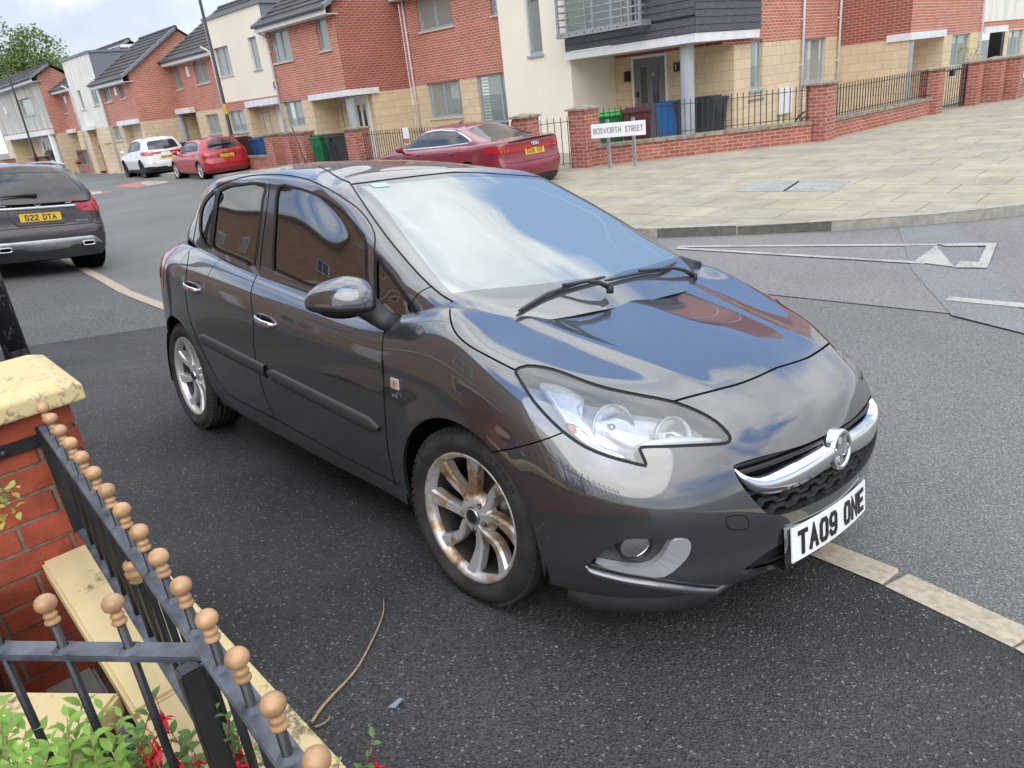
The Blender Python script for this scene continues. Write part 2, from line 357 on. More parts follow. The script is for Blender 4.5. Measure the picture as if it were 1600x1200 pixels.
class Skin:
 """half body (y<=0) that is cut into panels along outlines"""
 def __init__(s, P, Nn):
  s.bm = bm = bmesh.new(); s.nl = [bm.verts.layers.float.new(k) for k in ('nx', 'ny', 'nz')]; s.rg = bm.faces.layers.int.new('reg')
  a, b, _ = P.shape; V = []
  for i in range(a):
   for j in range(b):
    v = bm.verts.new(P[i, j])
    for k in range(3): v[s.nl[k]] = Nn[i, j, k]
    V.append(v)
  for i in range(a - 1):
   for j in range(b - 1):
    q = []
    for k in (i * b + j, (i + 1) * b + j, (i + 1) * b + j + 1, i * b + j + 1):
     if not q or all((V[k].co - w.co).length > 1e-7 for w in q): q.append(V[k])
    if len(q) > 2:
     try: bm.faces.new(q)
     except ValueError: pass
  bmesh.ops.remove_doubles(bm, verts=bm.verts[:], dist=1e-6)
  s.names = {0: 'body'}
  s.tree = BVHTree.FromBMesh(bm)
 def nrm(s, v): return Vector((v[s.nl[0]], v[s.nl[1]], v[s.nl[2]])).normalized()
 def fn(s, f):
  n = Vector((0, 0, 0))
  for v in f.verts: n += s.nrm(v)
  return n.normalized()
 def cand(s, view, pts, m):
  x0 = min(p[0] for p in pts) - m; x1 = max(p[0] for p in pts) + m; y0 = min(p[1] for p in pts) - m; y1 = max(p[1] for p in pts) + m; out = []
  for f in s.bm.faces:
   c = f.calc_center_median()
   if not view.faces(c, s.fn(f)): continue
   q = [view.proj(v.co) for v in f.verts]
   if max(p[0] for p in q) < x0 or min(p[0] for p in q) > x1 or max(p[1] for p in q) < y0 or min(p[1] for p in q) > y1: continue
   out.append(f)
  return out
 def slice(s, view, fs, a, b, m):
  if math.hypot(a[0] - b[0], a[1] - b[1]) < 1e-6: return fs
  x0, x1 = sorted((a[0], b[0])); y0, y1 = sorted((a[1], b[1])); sub = []; rest = []
  for f in fs:
   q = [view.proj(v.co) for v in f.verts]
   if max(p[0] for p in q) < x0 - m or min(p[0] for p in q) > x1 + m or max(p[1] for p in q) < y0 - m or min(p[1] for p in q) > y1 + m: rest.append(f)
   else: sub.append(f)
  if not sub: return fs
  co, no = view.plane(a, b)
  g = set(sub)
  for f in sub: g.update(f.edges); g.update(f.verts)
  r = bmesh.ops.bisect_plane(s.bm, geom=list(g), dist=2e-6, plane_co=co, plane_no=no)
  return rest + [f for f in r['geom'] if isinstance(f, bmesh.types.BMFace) and f.is_valid]
 def region(s, view, poly, rid, name=None, only=None, smooth=0):
  if smooth: poly = densify(poly, True, smooth)
  m = 1e-6; fs = s.cand(view, poly, m)
  if only is not None: fs = [f for f in fs if f[s.rg] in only]
  for i in range(len(poly)): fs = s.slice(view, fs, poly[i], poly[(i + 1) % len(poly)], m)
  for f in fs:
   if f.is_valid and inpoly(view.proj(f.calc_center_median()), poly): f[s.rg] = rid
  if name: s.names[rid] = name
 def strip(s, view, pl, w, rid, smooth=3, closed=False, only=None):
  """groove of real width w along a polyline"""
  if smooth: pl = densify(pl, closed, smooth)
  if closed: pl = pl + [pl[0]]
  mid = pl[len(pl) // 2]
  if isinstance(view, Photo):
   hw = []
   for p in pl:
    d = Vector(cray(*p)); h = s.tree.ray_cast(Vector(CC), d.normalized())
    hw.append(view.px(h[0] if h[0] else (0, -.8, .8), w) / 2)
  else: hw = [w / 2] * len(pl)
  Lp, Rp = [], []
  for i, p in enumerate(pl):
   a = pl[max(i - 1, 0)]; b = pl[min(i + 1, len(pl) - 1)]; dx, dy = b[0] - a[0], b[1] - a[1]; l = math.hypot(dx, dy) or 1
   Lp.append((p[0] - dy / l * hw[i], p[1] + dx / l * hw[i])); Rp.append((p[0] + dy / l * hw[i], p[1] - dx / l * hw[i]))
  fs = s.cand(view, Lp + Rp, 1e-6)
  if only is not None: fs = [f for f in fs if f[s.rg] in only]
  for i in range(len(pl) - 1):
   fs = s.slice(view, fs, Lp[i], Lp[i + 1], 0); fs = s.slice(view, fs, Rp[i], Rp[i + 1], 0)
  if not closed: fs = s.slice(view, fs, Lp[0], Rp[0], 0); fs = s.slice(view, fs, Lp[-1], Rp[-1], 0)
  for f in fs:
   if not f.is_valid: continue
   q = view.proj(f.calc_center_median())
   for i in range(len(pl) - 1):
    if segdist(q, pl[i], pl[i + 1]) < .5 * (hw[i] + hw[i + 1]) * 1.03: f[s.rg] = rid; break
 def flood(s, seed, rid, name):
  """everything connected to the face nearest seed becomes its own panel"""
  s.bm.faces.ensure_lookup_table(); best = min((f for f in s.bm.faces if f[s.rg] == 0 or s.names.get(-1)), key=lambda f: (f.calc_center_median() - Vector(seed)).length)
  st = [best]; best[s.rg] = rid; n = 0
  while st:
   f = st.pop(); n += 1
   for e in f.edges:
    for g in e.link_faces:
     if g[s.rg] == 0: g[s.rg] = rid; st.append(g)
  s.names[rid] = name
  print('panel', name, n, 'of', len(s.bm.faces)); return n
 def emit(s, rids, sides='both', lip=.0, off=0., thick=0.):
  """polygons + loop normals of regions; lip folds the rim inwards"""
  V, F, NN = [], [], []
  fs = [f for f in s.bm.faces if f[s.rg] in rids]; idx = {}
  def vid(v):
   if v not in idx:
    n = s.nrm(v); idx[v] = len(V); V.append(((v.co + n * off), n))
   return idx[v]
  quads = []
  fset = set(fs)
  for f in fs: F.append([vid(v) for v in f.verts]); NN.append([V[i][1] for i in F[-1]])
  if lip:
   back = {}
   def bid(v):
    if v not in back:
     n = s.nrm(v); back[v] = len(V); V.append((v.co + n * (off - lip), n))
    return back[v]
   for f in fs:
    for l in f.loops:
     e = l.edge; o = [g for g in e.link_faces if g in fset]
     if len(o) == 1 and not all(abs(v.co.y) < 2e-4 for v in e.verts):
      a, b = l.vert, l.link_loop_next.vert
      q = [vid(b), vid(a), bid(a), bid(b)]; t = (b.co - a.co); n = t.cross(s.nrm(a)).normalized()
      F.append(q); NN.append([n] * 4)
  out = []
  if sides in ('both', 'right'): out.append((1, V, F, NN))
  if sides in ('both', 'left'): out.append((-1, V, F, NN))
  vs, ff, nn = [], [], []
  for sg, V_, F_, N_ in out:
   o = len(vs); vs += [(p.x, p.y * sg, p.z) for p, _ in V_]
   for f, ns in zip(F_, N_):
    g = [o + k for k in f]; m = [(n.x, n.y * sg, n.z) for n in ns]
    if sg < 0: g.reverse(); m.reverse()
    ff.append(g); nn.append(m)
  return vs, ff, nn
 def panel(s, name, mat, rids, parent, sides='both', lip=.0, off=0., **kw):
  vs, ff, nn = s.emit(rids, sides, lip, off)
  return mesh_n(name, vs, ff, nn, mat, parent, **kw)
def mesh_n(name, vs, ff, nn, mat, parent=None, **kw):
 me = bpy.data.meshes.new(name); me.from_pydata(vs, [], ff)
 me.materials.append(MATS[mat]); me.polygons.foreach_set('use_smooth', [True] * len(ff))
 if ff: me.normals_split_custom_set([n for f in nn for n in f])
 me.update(); o = bpy.data.objects.new(name, me); COL.objects.link(o)
 if parent: o.parent = parent
 return tag(o, **kw)
def plate(parent, text, M, col, name='number_plate', w=.52, h=.111, lh=.079, lw=.05, th=.013, gap=.011, sp=.03, depth=.0022, curve=0.):
 b = MB(); r = .008; pts = []
 for cx, cy, a0 in ((w / 2 - r, -h / 2 + r, -90), (w / 2 - r, h / 2 - r, 0), (-w / 2 + r, h / 2 - r, 90), (-w / 2 + r, -h / 2 + r, 180)):
  for k in range(4): a = math.radians(a0 + 30 * k); pts.append((cx + r * math.cos(a), cy + r * math.sin(a)))
 b.prism(pts, -.006, 0, M); o = b.build(name, col, parent)
 t = MB(); strokes(t, text, lh, lw, th, gap, depth, M, {'1': .02, 'I': .014, 'W': .06, 'M': .06}, sp, .0006); t.build('lettering', 'plate_black', o)
 return o
simple('plate_black', (.012, .012, .013), .35)
simple('plate_white', (.86, .86, .84), .35, noise=.03, nscale=6)
simple('plate_yellow', (.80, .52, .03), .35)
simple('plastic_black', (.018, .018, .019), .42, noise=.15, nscale=20)
simple('plastic_grey', (.045, .047, .05), .5, bump=.15, bscale=300)
simple('gloss_black', (.010, .010, .011), .12, coat=.6)
simple('trim_rubber', (.007, .007, .007), .5, spec=.3)
simple('void', (.004, .004, .004), .9, spec=.1)
simple('chrome', (.78, .79, .80), .07, metal=1.)
simple('chrome_dim', (.55, .56, .57), .22, metal=1.)
simple('lamp_white', (.75, .77, .78), .25, metal=.3, noise=.1, nscale=30)
simple('lamp_bezel', (.42, .43, .44), .45)
simple('chrome_baked_sheen', (.86, .88, .90), .16, metal=.7)  # whitish chrome, bright reflection put into its base colour
simple('barrel_shaded', (.05, .045, .042), .5, metal=.5, noise=.3, nscale=15)  # shade inside the wheel put into the barrel colour
simple('seat_cloth', (.045, .045, .048), .9, noise=.3, nscale=30)
simple('dash', (.035, .035, .037), .75)
simple('tax_sticker', (.35, .62, .52), .5)
simple('orange_lens', (.55, .16, .02), .2, coat=.5)
simple('red_lens', (.42, .008, .012), .12, coat=1)
simple('brake_disc', (.16, .14, .12), .45, metal=.8, noise=.3, nscale=20)
glassy('glass_screen', (.50, .60, .56), (.34, .42, .40), 3.4, .42, .01)  # milky sky reflection partly put into the pale opaque body colour
glassy('glass_side', (.18, .19, .18), (.02, .022, .02), 2.6, .25, .0)
glassy('glass_dark', (.10, .11, .11), (.012, .014, .014), 1.8, .6, .02)
glassy('lens_clear', (.93, .95, .96), (.6, .62, .63), 1.9, .08, .0)
paint('paint_grey', (.050, .053, .058), .5, .34, dirt=.06, ior=2.2)
def tyre_mat():
 m, nt, b = new_mat('tyre'); b.inputs['Base Color'].default_value = (.020, .019, .018, 1); b.inputs['Roughness'].default_value = .72
 t = N(nt, 'ShaderNodeTexCoord'); n = N(nt, 'ShaderNodeTexNoise', {'Scale': 9., 'Detail': 6.}); nt.links.new(t.outputs['Object'], n.inputs['Vector'])
 r = N(nt, 'ShaderNodeMapRange', {1: .35, 2: .7, 3: .55, 4: 1.9}); nt.links.new(n.outputs[0], r.inputs[0])
 v = N(nt, 'ShaderNodeVectorMath', operation='SCALE'); v.inputs[0].default_value = (.024, .0215, .020); nt.links.new(r.outputs[0], v.inputs[3]); nt.links.new(v.outputs[0], b.inputs['Base Color'])
tyre_mat()
def rim_mat(name, stain, c0=(.60, .60, .60), c1=(.46, .34, .20)):
 m, nt, b = new_mat(name); b.inputs['Metallic'].default_value = .55; b.inputs['Roughness'].default_value = .36
 t = N(nt, 'ShaderNodeTexCoord'); n = N(nt, 'ShaderNodeTexNoise', {'Scale': 11., 'Detail': 5., 'Roughness': .6, 'Distortion': .8}); nt.links.new(t.outputs['Object'], n.inputs['Vector'])
 r = N(nt, 'ShaderNodeValToRGB'); e = r.color_ramp.elements; e[0].position = .47; e[0].color = (*c0, 1); e[1].position = .56; e[1].color = tuple(c0[i] * (1 - stain) + c1[i] * stain for i in range(3)) + (1,)
 k = e.new(.68); k.color = tuple(c0[i] * (1 - stain) + (.26, .15, .09)[i] * stain for i in range(3)) + (1,)
 nt.links.new(n.outputs[0], r.inputs[0]); nt.links.new(r.outputs[0], b.inputs['Base Color'])
rim_mat('rim_stained', 1.); rim_mat('rim_clean', .18); rim_mat('rim_black', 0., (.03, .03, .03))
glassy('glass_border', (.1, .1, .1), (.08, .085, .09), 2.6, .97, .02)
simple('pillar_film', (.028, .026, .026), .22, coat=.5)
# ================================================================ the grey hatchback in the foreground (car frame: x forward, front axle at 0, right side is -y)
def hero():
 X = None
 rows = [
  [(.74,0,.175),(.725,.2,.175),(.69,.37,.175),(.63,.50,.175),(.54,.62,.175),(.41,.70,.17),(.29,.73,.17),(.14,.75,.17),(-.15,.76,.17),(-.42,.76,.185),(-.9,.76,.19),(-1.4,.76,.19),(-1.9,.76,.19),(-2.3,.75,.20),(-2.62,.74,.22),(-2.84,.70,.24),(-2.98,.58,.25),(-3.05,.36,.25),(-3.07,0,.25)],
  [(.79,0,.19),(.775,.2,.19),(.735,.38,.188),(.675,.52,.185),(.58,.645,.182),(.445,.738,.18),(.32,.775,.18),(.15,.79,.18),(-.15,.80,.18),(-.42,.795,.20),(-.9,.80,.205),(-1.4,.80,.205),(-1.9,.80,.205),(-2.3,.79,.21),(-2.64,.775,.225),(-2.88,.73,.245),(-3.04,.60,.26),(-3.12,.37,.26),(-3.14,0,.26)],
  [(.842,0,.245),(.828,.2,.245),(.787,.39,.245),(.725,.54,.245),(.628,.67,.245),(.49,.765,.24),(.355,.81,.235),(.16,.82,.235),(-.15,.825,.24),(-.42,.815,.25),(-.9,.822,.25),(-1.4,.822,.25),(-1.9,.822,.25),(-2.3,.815,.255),(-2.66,.805,.275),(-2.90,.755,.30),(-3.06,.62,.31),(-3.14,.38,.32),(-3.16,0,.32)],
  [(.850,0,.33),(.836,.2,.33),(.797,.395,.33),(.735,.548,.33),(.64,.68,.33),(.515,.782,.33),(.38,.835,.33),(.17,.845,.33),(-.15,.845,.33),(-.42,.835,.34),(-.9,.84,.34),(-1.4,.84,.34),(-1.9,.84,.34),(-2.3,.84,.35),(-2.67,.825,.38),(-2.92,.775,.41),(-3.075,.63,.43),(-3.15,.39,.44),(-3.165,0,.44)],
  [(.862,0,.44),(.848,.2,.44),(.810,.40,.445),(.752,.555,.45),(.662,.69,.45),(.53,.795,.45),(.39,.848,.45),(.18,.858,.45),(-.15,.857,.45),(-.42,.853,.46),(-.9,.855,.46),(-1.4,.855,.46),(-1.9,.856,.46),(-2.3,.857,.48),(-2.68,.842,.51),(-2.93,.785,.54),(-3.07,.64,.56),(-3.13,.40,.57),(-3.145,0,.57)],
  [(.848,0,.555),(.835,.2,.556),(.797,.395,.558),(.737,.545,.56),(.645,.685,.565),(.515,.797,.57),(.375,.852,.57),(.18,.868,.57),(-.15,.866,.57),(-.42,.866,.575),(-.9,.868,.58),(-1.4,.870,.58),(-1.9,.871,.58),(-2.3,.872,.60),(-2.69,.853,.63),(-2.92,.79,.66),(-3.03,.645,.68),(-3.08,.40,.69),(-3.09,0,.69)],
  [(.805,0,.64),(.792,.2,.641),(.755,.385,.645),(.692,.535,.652),(.59,.675,.66),(.465,.786,.665),(.34,.846,.665),(.175,.870,.665),(-.15,.870,.67),(-.42,.871,.68),(-.9,.873,.685),(-1.4,.875,.69),(-1.9,.876,.70),(-2.3,.876,.715),(-2.69,.855,.75),(-2.90,.79,.78),(-3.00,.645,.80),(-3.04,.40,.81),(-3.05,0,.81)],
  [(.735,0,.713),(.723,.19,.714),(.685,.37,.718),(.622,.515,.728),(.515,.652,.745),(.395,.760,.758),(.28,.826,.768),(.14,.860,.785),(-.15,.868,.800),(-.42,.869,.808),(-.9,.870,.825),(-1.4,.872,.855),(-1.9,.872,.892),(-2.3,.868,.922),(-2.66,.842,.945),(-2.85,.775,.96),(-2.94,.635,.97),(-2.98,.40,.98),(-2.99,0,.98)],
  [(.648,0,.765),(.636,.17,.767),(.603,.34,.772),(.545,.48,.781),(.43,.615,.805),(.315,.722,.825),(.205,.788,.845),(.08,.822,.872),(-.15,.832,.905),(-.42,.842,.878),(-.9,.847,.885),(-1.4,.846,.915),(-1.9,.840,.955),(-2.3,.830,.985),(-2.62,.800,1.005),(-2.80,.735,1.015),(-2.89,.60,1.02),(-2.93,.38,1.02),(-2.94,0,1.02)],
  [(.545,0,.812),(.532,.14,.813),(.498,.285,.815),(.435,.42,.820),(.325,.545,.836),(.215,.650,.862),(.115,.722,.888),(.005,.762,.922),(-.17,.765,.975),(-.44,.795,.925),(-.9,.797,.925),(-1.4,.792,.962),(-1.9,.782,1.005),(-2.3,.768,1.04),(-2.58,.735,1.05),(-2.72,.67,1.05),(-2.79,.54,1.05),(-2.82,.34,1.05),(-2.83,0,1.05)],
  [(.42,0,.848),(.405,.10,.849),(.37,.21,.851),(.31,.32,.855),(.215,.43,.866),(.12,.53,.884),(.03,.60,.906),(-.06,.655,.94),(-.22,.69,.985),(-.46,.70,.935),(-.9,.70,.92),(-1.4,.70,.94),(-1.9,.69,.97),(-2.28,.67,1.0),(-2.50,.64,1.0),(-2.6,.56,1.0),(-2.66,.44,1.0),(-2.68,.26,1.0),(-2.69,0,1.0)],
  [(.26,0,.888),(.245,.06,.889),(.215,.12,.891),(.165,.19,.894),(.085,.27,.902),(.0,.345,.917),(-.08,.39,.935),(-.16,.43,.955),(-.29,.46,.972),(-.5,.44,.93),(-.9,.42,.90),(-1.4,.42,.90),(-1.85,.41,.92),(-2.2,.38,.94),(-2.36,.36,.94),(-2.44,.3,.94),(-2.48,.22,.94),(-2.5,.13,.94),(-2.51,0,.94)],
  [(.10,0,.922),(.088,0,.924),(.06,0,.928),(.02,0,.934),(-.04,0,.942),(-.11,0,.951),(-.18,0,.960),(-.26,0,.968),(-.38,0,.972),(-.55,0,.93),(-.9,0,.90),(-1.4,0,.90),(-1.8,0,.91),(-2.05,0,.92),(-2.18,0,.92),(-2.26,0,.92),(-2.3,0,.92),(-2.33,0,.92),(-2.35,0,.92)],
 ]
 P, Nn = dome(rows, 150, 96)
 for cx in (0., -2.51):
  dx = P[..., 0] - cx; dz = P[..., 2] - .312; d = np.sqrt(dx ** 2 + dz ** 2)
  m = np.exp(-((d - .35) / .055) ** 2) * (P[..., 2] < .86) * (P[..., 1] < -.6)
  P[..., 1] -= .010 * m
 hx = np.clip((P[..., 0] + .15) / .75, 0, 1); yc = .50 - .14 * hx
 m = np.exp(-((np.abs(P[..., 1]) - yc) / .045) ** 2) * (P[..., 2] > .76) * (P[..., 0] > -.3) * np.clip((.62 - P[..., 0]) / .1, 0, 1)
 P[..., 2] += .007 * m
 e = np.concatenate([P[:, 1:2] * [1, -1, 1], P, P[:, -2:-1] * [1, -1, 1]], 1); Tu = e[:, 2:] - e[:, :-2]
 e = np.concatenate([2 * P[:1] - P[1:2], P, P[-2:-1] * [1, -1, 1]], 0); Tv = e[2:] - e[:-2]
 Nn = np.cross(Tv, Tu); Nn /= np.maximum(np.linalg.norm(Nn, axis=2, keepdims=True), 1e-9)
 sk = Skin(P, Nn)
 root = empty('grey_hatchback', (0, 0, 0), 0, 'dark grey five door hatchback parked nearest the camera, half on the dark tarmac pavement', 'car')
 mm = Matrix([[*MC[0], 0], [*MC[1], 0], [*MC[2], 0], [0, 0, 0, 1]]); root.matrix_world = mm
 Z2 = lambda L, s=.35, o=(600, 560): [(o[0] + x * s, o[1] + y * s) for x, y in L]
 ZA = lambda L: Z2(L, .35, (560, 250))
 ZB = lambda L: Z2(L, .2584, (230, 480))
 ZC = lambda L: Z2(L, .3, (240, 230))
 ZD = lambda L: Z2(L, .35, (880, 560))
 ZE = lambda L: Z2(L, .23333, (1120, 620))
 for cx, r in ((0., .352), (-2.51, .352)):
  circ = [(cx + r * math.cos(a), .315 + r * math.sin(a)) for a in [k * 2 * math.pi / 56 for k in range(56)]]
  sk.region(SIDE, circ, 90)
 sk.region(SIDE, [(-.34, .0), (.34, .0), (.345, .30), (-.345, .30)], 90); sk.region(SIDE, [(-2.85, 0), (-2.17, 0), (-2.165, .30), (-2.855, .30)], 90)
 G = .0045
 hood = ZA([(425, 625), (409, 665), (414, 725), (440, 780), (500, 832), (600, 887), (700, 938)]) 
 lamp = Z2([(588, 52), (640, 33), (720, 41), (800, 64), (900, 103), (1000, 134), (1150, 165), (1290, 193), (1400, 235), (1480, 280), (1532, 330), (1545, 360), (1530, 377), (1470, 384), (1380, 388), (1250, 393), (1165, 395), (1143, 404), (1152, 430), (1170, 474), (1150, 476), (1100, 464), (1000, 437), (900, 396), (830, 350), (780, 310), (720, 250), (668, 190), (628, 130), (600, 85)])
 front = Z2([(1290, 192)]) + [(1085, 618), (1120, 609), (1160, 598), (1200, 581), (1250, 556), (1282, 539), (1300, 527)]
 sk.strip(PH, hood, G * 1.3, 1); sk.strip(PH, Z2([(588, 52), (640, 33), (720, 41), (800, 64), (900, 103), (1000, 134), (1150, 165), (1290, 193)]), G, 1)
 sk.strip(PH, front, G * 1.5, 1)
 sk.strip(PH, Z2([(808, 326), (786, 336), (700, 368), (600, 396), (505, 416), (470, 425)]), G, 1)                  # wing / bumper
 dF = ZC([(1232, 912), (1205, 960), (1193, 1010), (1190, 1100), (1190, 1190)]) + ZB([(1427, 330), (1430, 450), (1436, 620), (1450, 800), (1468, 930), (1492, 1040), (1500, 1075)])
 sk.strip(PH, dF, G, 1)
 dM = ZC([(556, 632), (522, 700), (506, 770), (512, 830), (520, 900)]) + ZB([(641, 190), (648, 260), (660, 345), (680, 420), (716, 545), (768, 665), (772, 682)])
 sk.strip(PH, dM, G, 1)
 dR = ZC([(186, 540), (172, 640), (166, 740), (180, 860), (212, 960)]) + ZB([(262, 90), (300, 190), (352, 300), (420, 428), (490, 528)])
 sk.strip(PH, dR, G, 1)
 sill = ZB([(490, 528), (560, 568), (650, 612), (768, 672), (900, 745), (1050, 828), (1200, 910), (1350, 985), (1496, 1060), (1520, 1073)])
 sk.strip(PH, sill, G, 1)
 for (px, py) in (dF[0], dM[0], dR[0]):
  d = Vector(cray(px, py)); h = sk.tree.ray_cast(Vector(CC), d.normalized())[0]
  sk.strip(SIDE, [(h.x, h.z - .02), (h.x - .002, h.z + .03), (h.x - .004, 1.12)], G, 1, smooth=0)
  sk.strip(TOP, [(h.x - .003, -.70), (h.x - .003, -.84)], G, 1, smooth=0)
 sk.strip(PH, [(697, 468), (725, 470), (770, 470), (840, 463), (910, 449), (997, 437)], .006, 1)
 sk.strip(TOP, [(-.185, -.715), (-.30, -.735), (-.46, -.745)], .006, 1, smooth=0)
 sk.region(PH, lamp, 10, 'headlight', smooth=2)
 sk.strip(PH, lamp, .0095, 11, closed=True, smooth=2, only=(0, 10, 1))
 gr = ZE([(112, 476), (130, 450), (250, 412), (400, 372), (550, 332), (660, 288), (790, 222), (900, 155), (975, 95), (1045, 5), (1066, 20), (1068, 150), (1055, 270), (1020, 400), (960, 490), (880, 575), (750, 662), (600, 733), (480, 780), (380, 793), (330, 775), (280, 730), (205, 642), (150, 568)])
 sk.region(PH, gr, 20, 'grille', smooth=2)
 fog = Z2([(918, 912), (960, 880), (1010, 842), (1060, 815), (1110, 806), (1250, 808), (1350, 808), (1370, 835), (1365, 880), (1320, 925), (1250, 972), (1150, 965), (1050, 945), (960, 925)])
 sk.region(PH, fog, 30, 'fog_pocket', smooth=2)
 low = ZD([(780, 965), (830, 925), (900, 870), (960, 835), (1010, 815), (1050, 830), (1350, 640), (1380, 700), (1200, 830), (1000, 925), (870, 955)])
 sk.region(PH, low, 31, 'lower_intake')
 cap = ZD([(725, 720), (735, 708), (760, 703), (800, 702), (820, 712), (830, 735), (825, 755), (805, 765), (760, 765), (735, 755)])
 sk.strip(PH, cap, .0025, 1, closed=True, smooth=2)
 sk.region(SIDE, [(-2.70, .80), (-2.66, .86), (-2.64, .93), (-2.62, 1.03), (-2.75, 1.05), (-3.1, 1.05), (-3.1, .78), (-2.85, .77)], 40, 'tail_light')
 sk.region(TOP, [(-.42, .5), (-.42, -.735), (-2.50, -.735), (-2.50, .5)], 50, 'parcel_deck')
 c = lambda px, py, y: cary(px, py, y)
 sk.flood((.2, -.1, .9), 2, 'bonnet'); sk.flood((.65, -.6, .4), 3, 'front_bumper')
 sk.flood((-.3, -.35, .97), 6, 'scuttle')
 sk.flood((-.9, -.87, .7), 4, 'front_door'); sk.flood((-1.7, -.87, .7), 5, 'rear_door')
 pnt = 'paint_grey'; lipd = .014
 sk.panel('body_shell', pnt, {0}, root, lip=lipd)
 sk.panel('bonnet', pnt, {2}, root, lip=lipd)
 sk.panel('front_bumper', pnt, {3}, root, lip=lipd)
 sk.panel('scuttle', 'plastic_black', {6}, root)
 doors = {}
 for sd in ('right', 'left'):
  doors['f' + sd] = sk.panel('front_door', pnt, {4}, root, sides=sd, lip=lipd)
  doors['r' + sd] = sk.panel('rear_door', pnt, {5}, root, sides=sd, lip=lipd)
 sk.panel('parcel_deck', 'void', {50}, root)
 sk.panel('under_shell', 'void', {0, 1, 2, 3, 4, 5, 6, 11}, root, off=-.013)
 rt = sk.panel('tail_light', 'red_lens', {40}, root, sides='right', lip=.01, off=.002); sk.panel('tail_light', 'red_lens', {40}, root, sides='left', lip=.01, off=.002)
 sk.panel('lower_intake', 'plastic_black', {31}, root, off=-.02)
 def surf(y, z, off=0.):
  h = sk.tree.ray_cast(Vector((2, -abs(y), z)), Vector((-1, 0, 0)))
  p = h[0]; n = h[1]
  if n.x < 0: n = -n
  q = p + n * off
  return Vector((q.x, q.y if y <= 0 else -q.y, q.z))
 def side(x, z, off=0., sg=-1):
  h = sk.tree.ray_cast(Vector((x, -2, z)), Vector((0, 1, 0))); q = h[0] + Vector((0, -1, 0)) * off
  return Vector((q.x, q.y * (1 if sg < 0 else -1), q.z))
 g = sk.panel('grille', 'void', {20}, root, off=-.035)
 rim = MB()
 vs, ff, nn = sk.emit({20}, 'both', lip=.04); keep = [f for f, n in zip(ff, nn) if len(f) == 4 and n[0] == n[1] == n[2] == n[3] and n[0] != n[2] or False]
 lipf = [(f, n) for f, n in zip(ff, nn) if len(set(n)) == 1]
 mesh_n('grille_surround', vs, [f for f, _ in lipf], [n for _, n in lipf], 'plastic_black', g)
 b = MB()
 def gedge(z):   # half width of the opening at height z
  return float(np.interp(z, [.385, .41, .44, .48, .52, .56, .60, .625], [.24, .33, .385, .43, .46, .485, .49, .44]))
 zs = [.405, .438, .471, .504, .535]
 for i, z in enumerate(zs):
  W = gedge(z) - .01; n = 200; top = []
  pts = []
  for k in range(n + 1):
   y = -W + 2 * W * k / n
   ph = ((y / .105) + (.5 if i % 2 else 0)) % 1.0
   s = 0 if ph < .40 else ((ph - .40) / .10 if ph < .50 else (1 if ph < .90 else 1 - (ph - .90) / .10))
   s = max(0, min(1, s)); zz = z + .014 * s
   p = surf(y, min(max(zz, .36), .62), -.014); pts.append((p.x, p.y, zz))
  for q in range(2):
   pass
  up = [(x, y, zz + .0055) for x, y, zz in pts]; dn = [(x - .004, y, zz - .0055) for x, y, zz in pts]
  bu = [(x - .028, y, zz + .004) for x, y, zz in pts]; bd = [(x - .028, y, zz - .008) for x, y, zz in pts]
  b.grid([bd, dn, up, bu], smooth=False)
 b.build('slat', 'plastic_grey', g)
 b = MB()
 for z in (.607, .588):
  W = gedge(z) - .02; pts = []
  for k in range(61):
   y = -W + 2 * W * k / 60; zz = z + .010 * (1 - (y / W) ** 2) ; p = surf(y, zz, -.018); pts.append(p)
  b.tube(pts, .0075, 8, flat=(1, 1.1))
 b.build('slat', 'plastic_black', g)
 def tr(pix, off, n=40):
  pix = densify(pix, False, 6); L_ = [0]
  for i in range(1, len(pix)): L_.append(L_[-1] + math.hypot(pix[i][0] - pix[i - 1][0], pix[i][1] - pix[i - 1][1]))
  out = []
  for k in range(n + 1):
   q = L_[-1] * k / n; x = float(np.interp(q, L_, [p[0] for p in pix])); y = float(np.interp(q, L_, [p[1] for p in pix])); d = Vector(cray(x, y)); h = sk.tree.ray_cast(Vector(CC), d.normalized())
   if not h[0]:
    out.append(out[-1].copy()); continue
   m_ = h[1] if h[1].dot(d) < 0 else -h[1]
   o_ = off if not callable(off) else off(k / n); out.append(h[0] + m_ * o_ * min(1, k / 4))
  return out
 lo = [(1148, 734), (1157, 751), (1175, 766), (1200, 771), (1230, 765), (1262, 750), (1290, 732), (1309, 719)]; mi = [(1148, 733), (1160, 747), (1180, 757), (1205, 757), (1238, 746), (1268, 729), (1292, 713), (1309, 702)]
 hi = [(1148, 732), (1163, 742), (1185, 748), (1210, 744), (1240, 731), (1268, 716), (1290, 702), (1307, 692)]; hb = [(1149, 732), (1166, 738), (1190, 739), (1214, 732), (1242, 718), (1268, 703), (1288, 691), (1305, 682)]
 R_ = [tr(lo, -.012), tr(lo, .004), tr(mi, .014), tr(hi, .006), tr(hb, -.034)]
 for r_ in R_:
  for p in r_: p.y = min(p.y, -.0)
  r_[-1].y = 0
 b = MB(); b.grid([r_ + [Vector((p.x, -p.y, p.z)) for p in r_[-2::-1]] for r_ in R_], flip=True); b.build('chrome_bar', 'chrome', g)
 bc = surf(0, .558, .0); R = .058
 nrm = Vector((1, 0, .12)).normalized(); Mb = Matrix.Translation(bc + Vector((.004, 0, 0))) @ nrm.to_track_quat('Z', 'Y').to_matrix().to_4x4()
 b = MB(); b.lathe([(.066, -.03), (.0665, .004), (.063, .010), (.057, .012), (.052, .010), (.0505, .005)], 48, Mb); bo = b.build('badge', 'chrome', root)
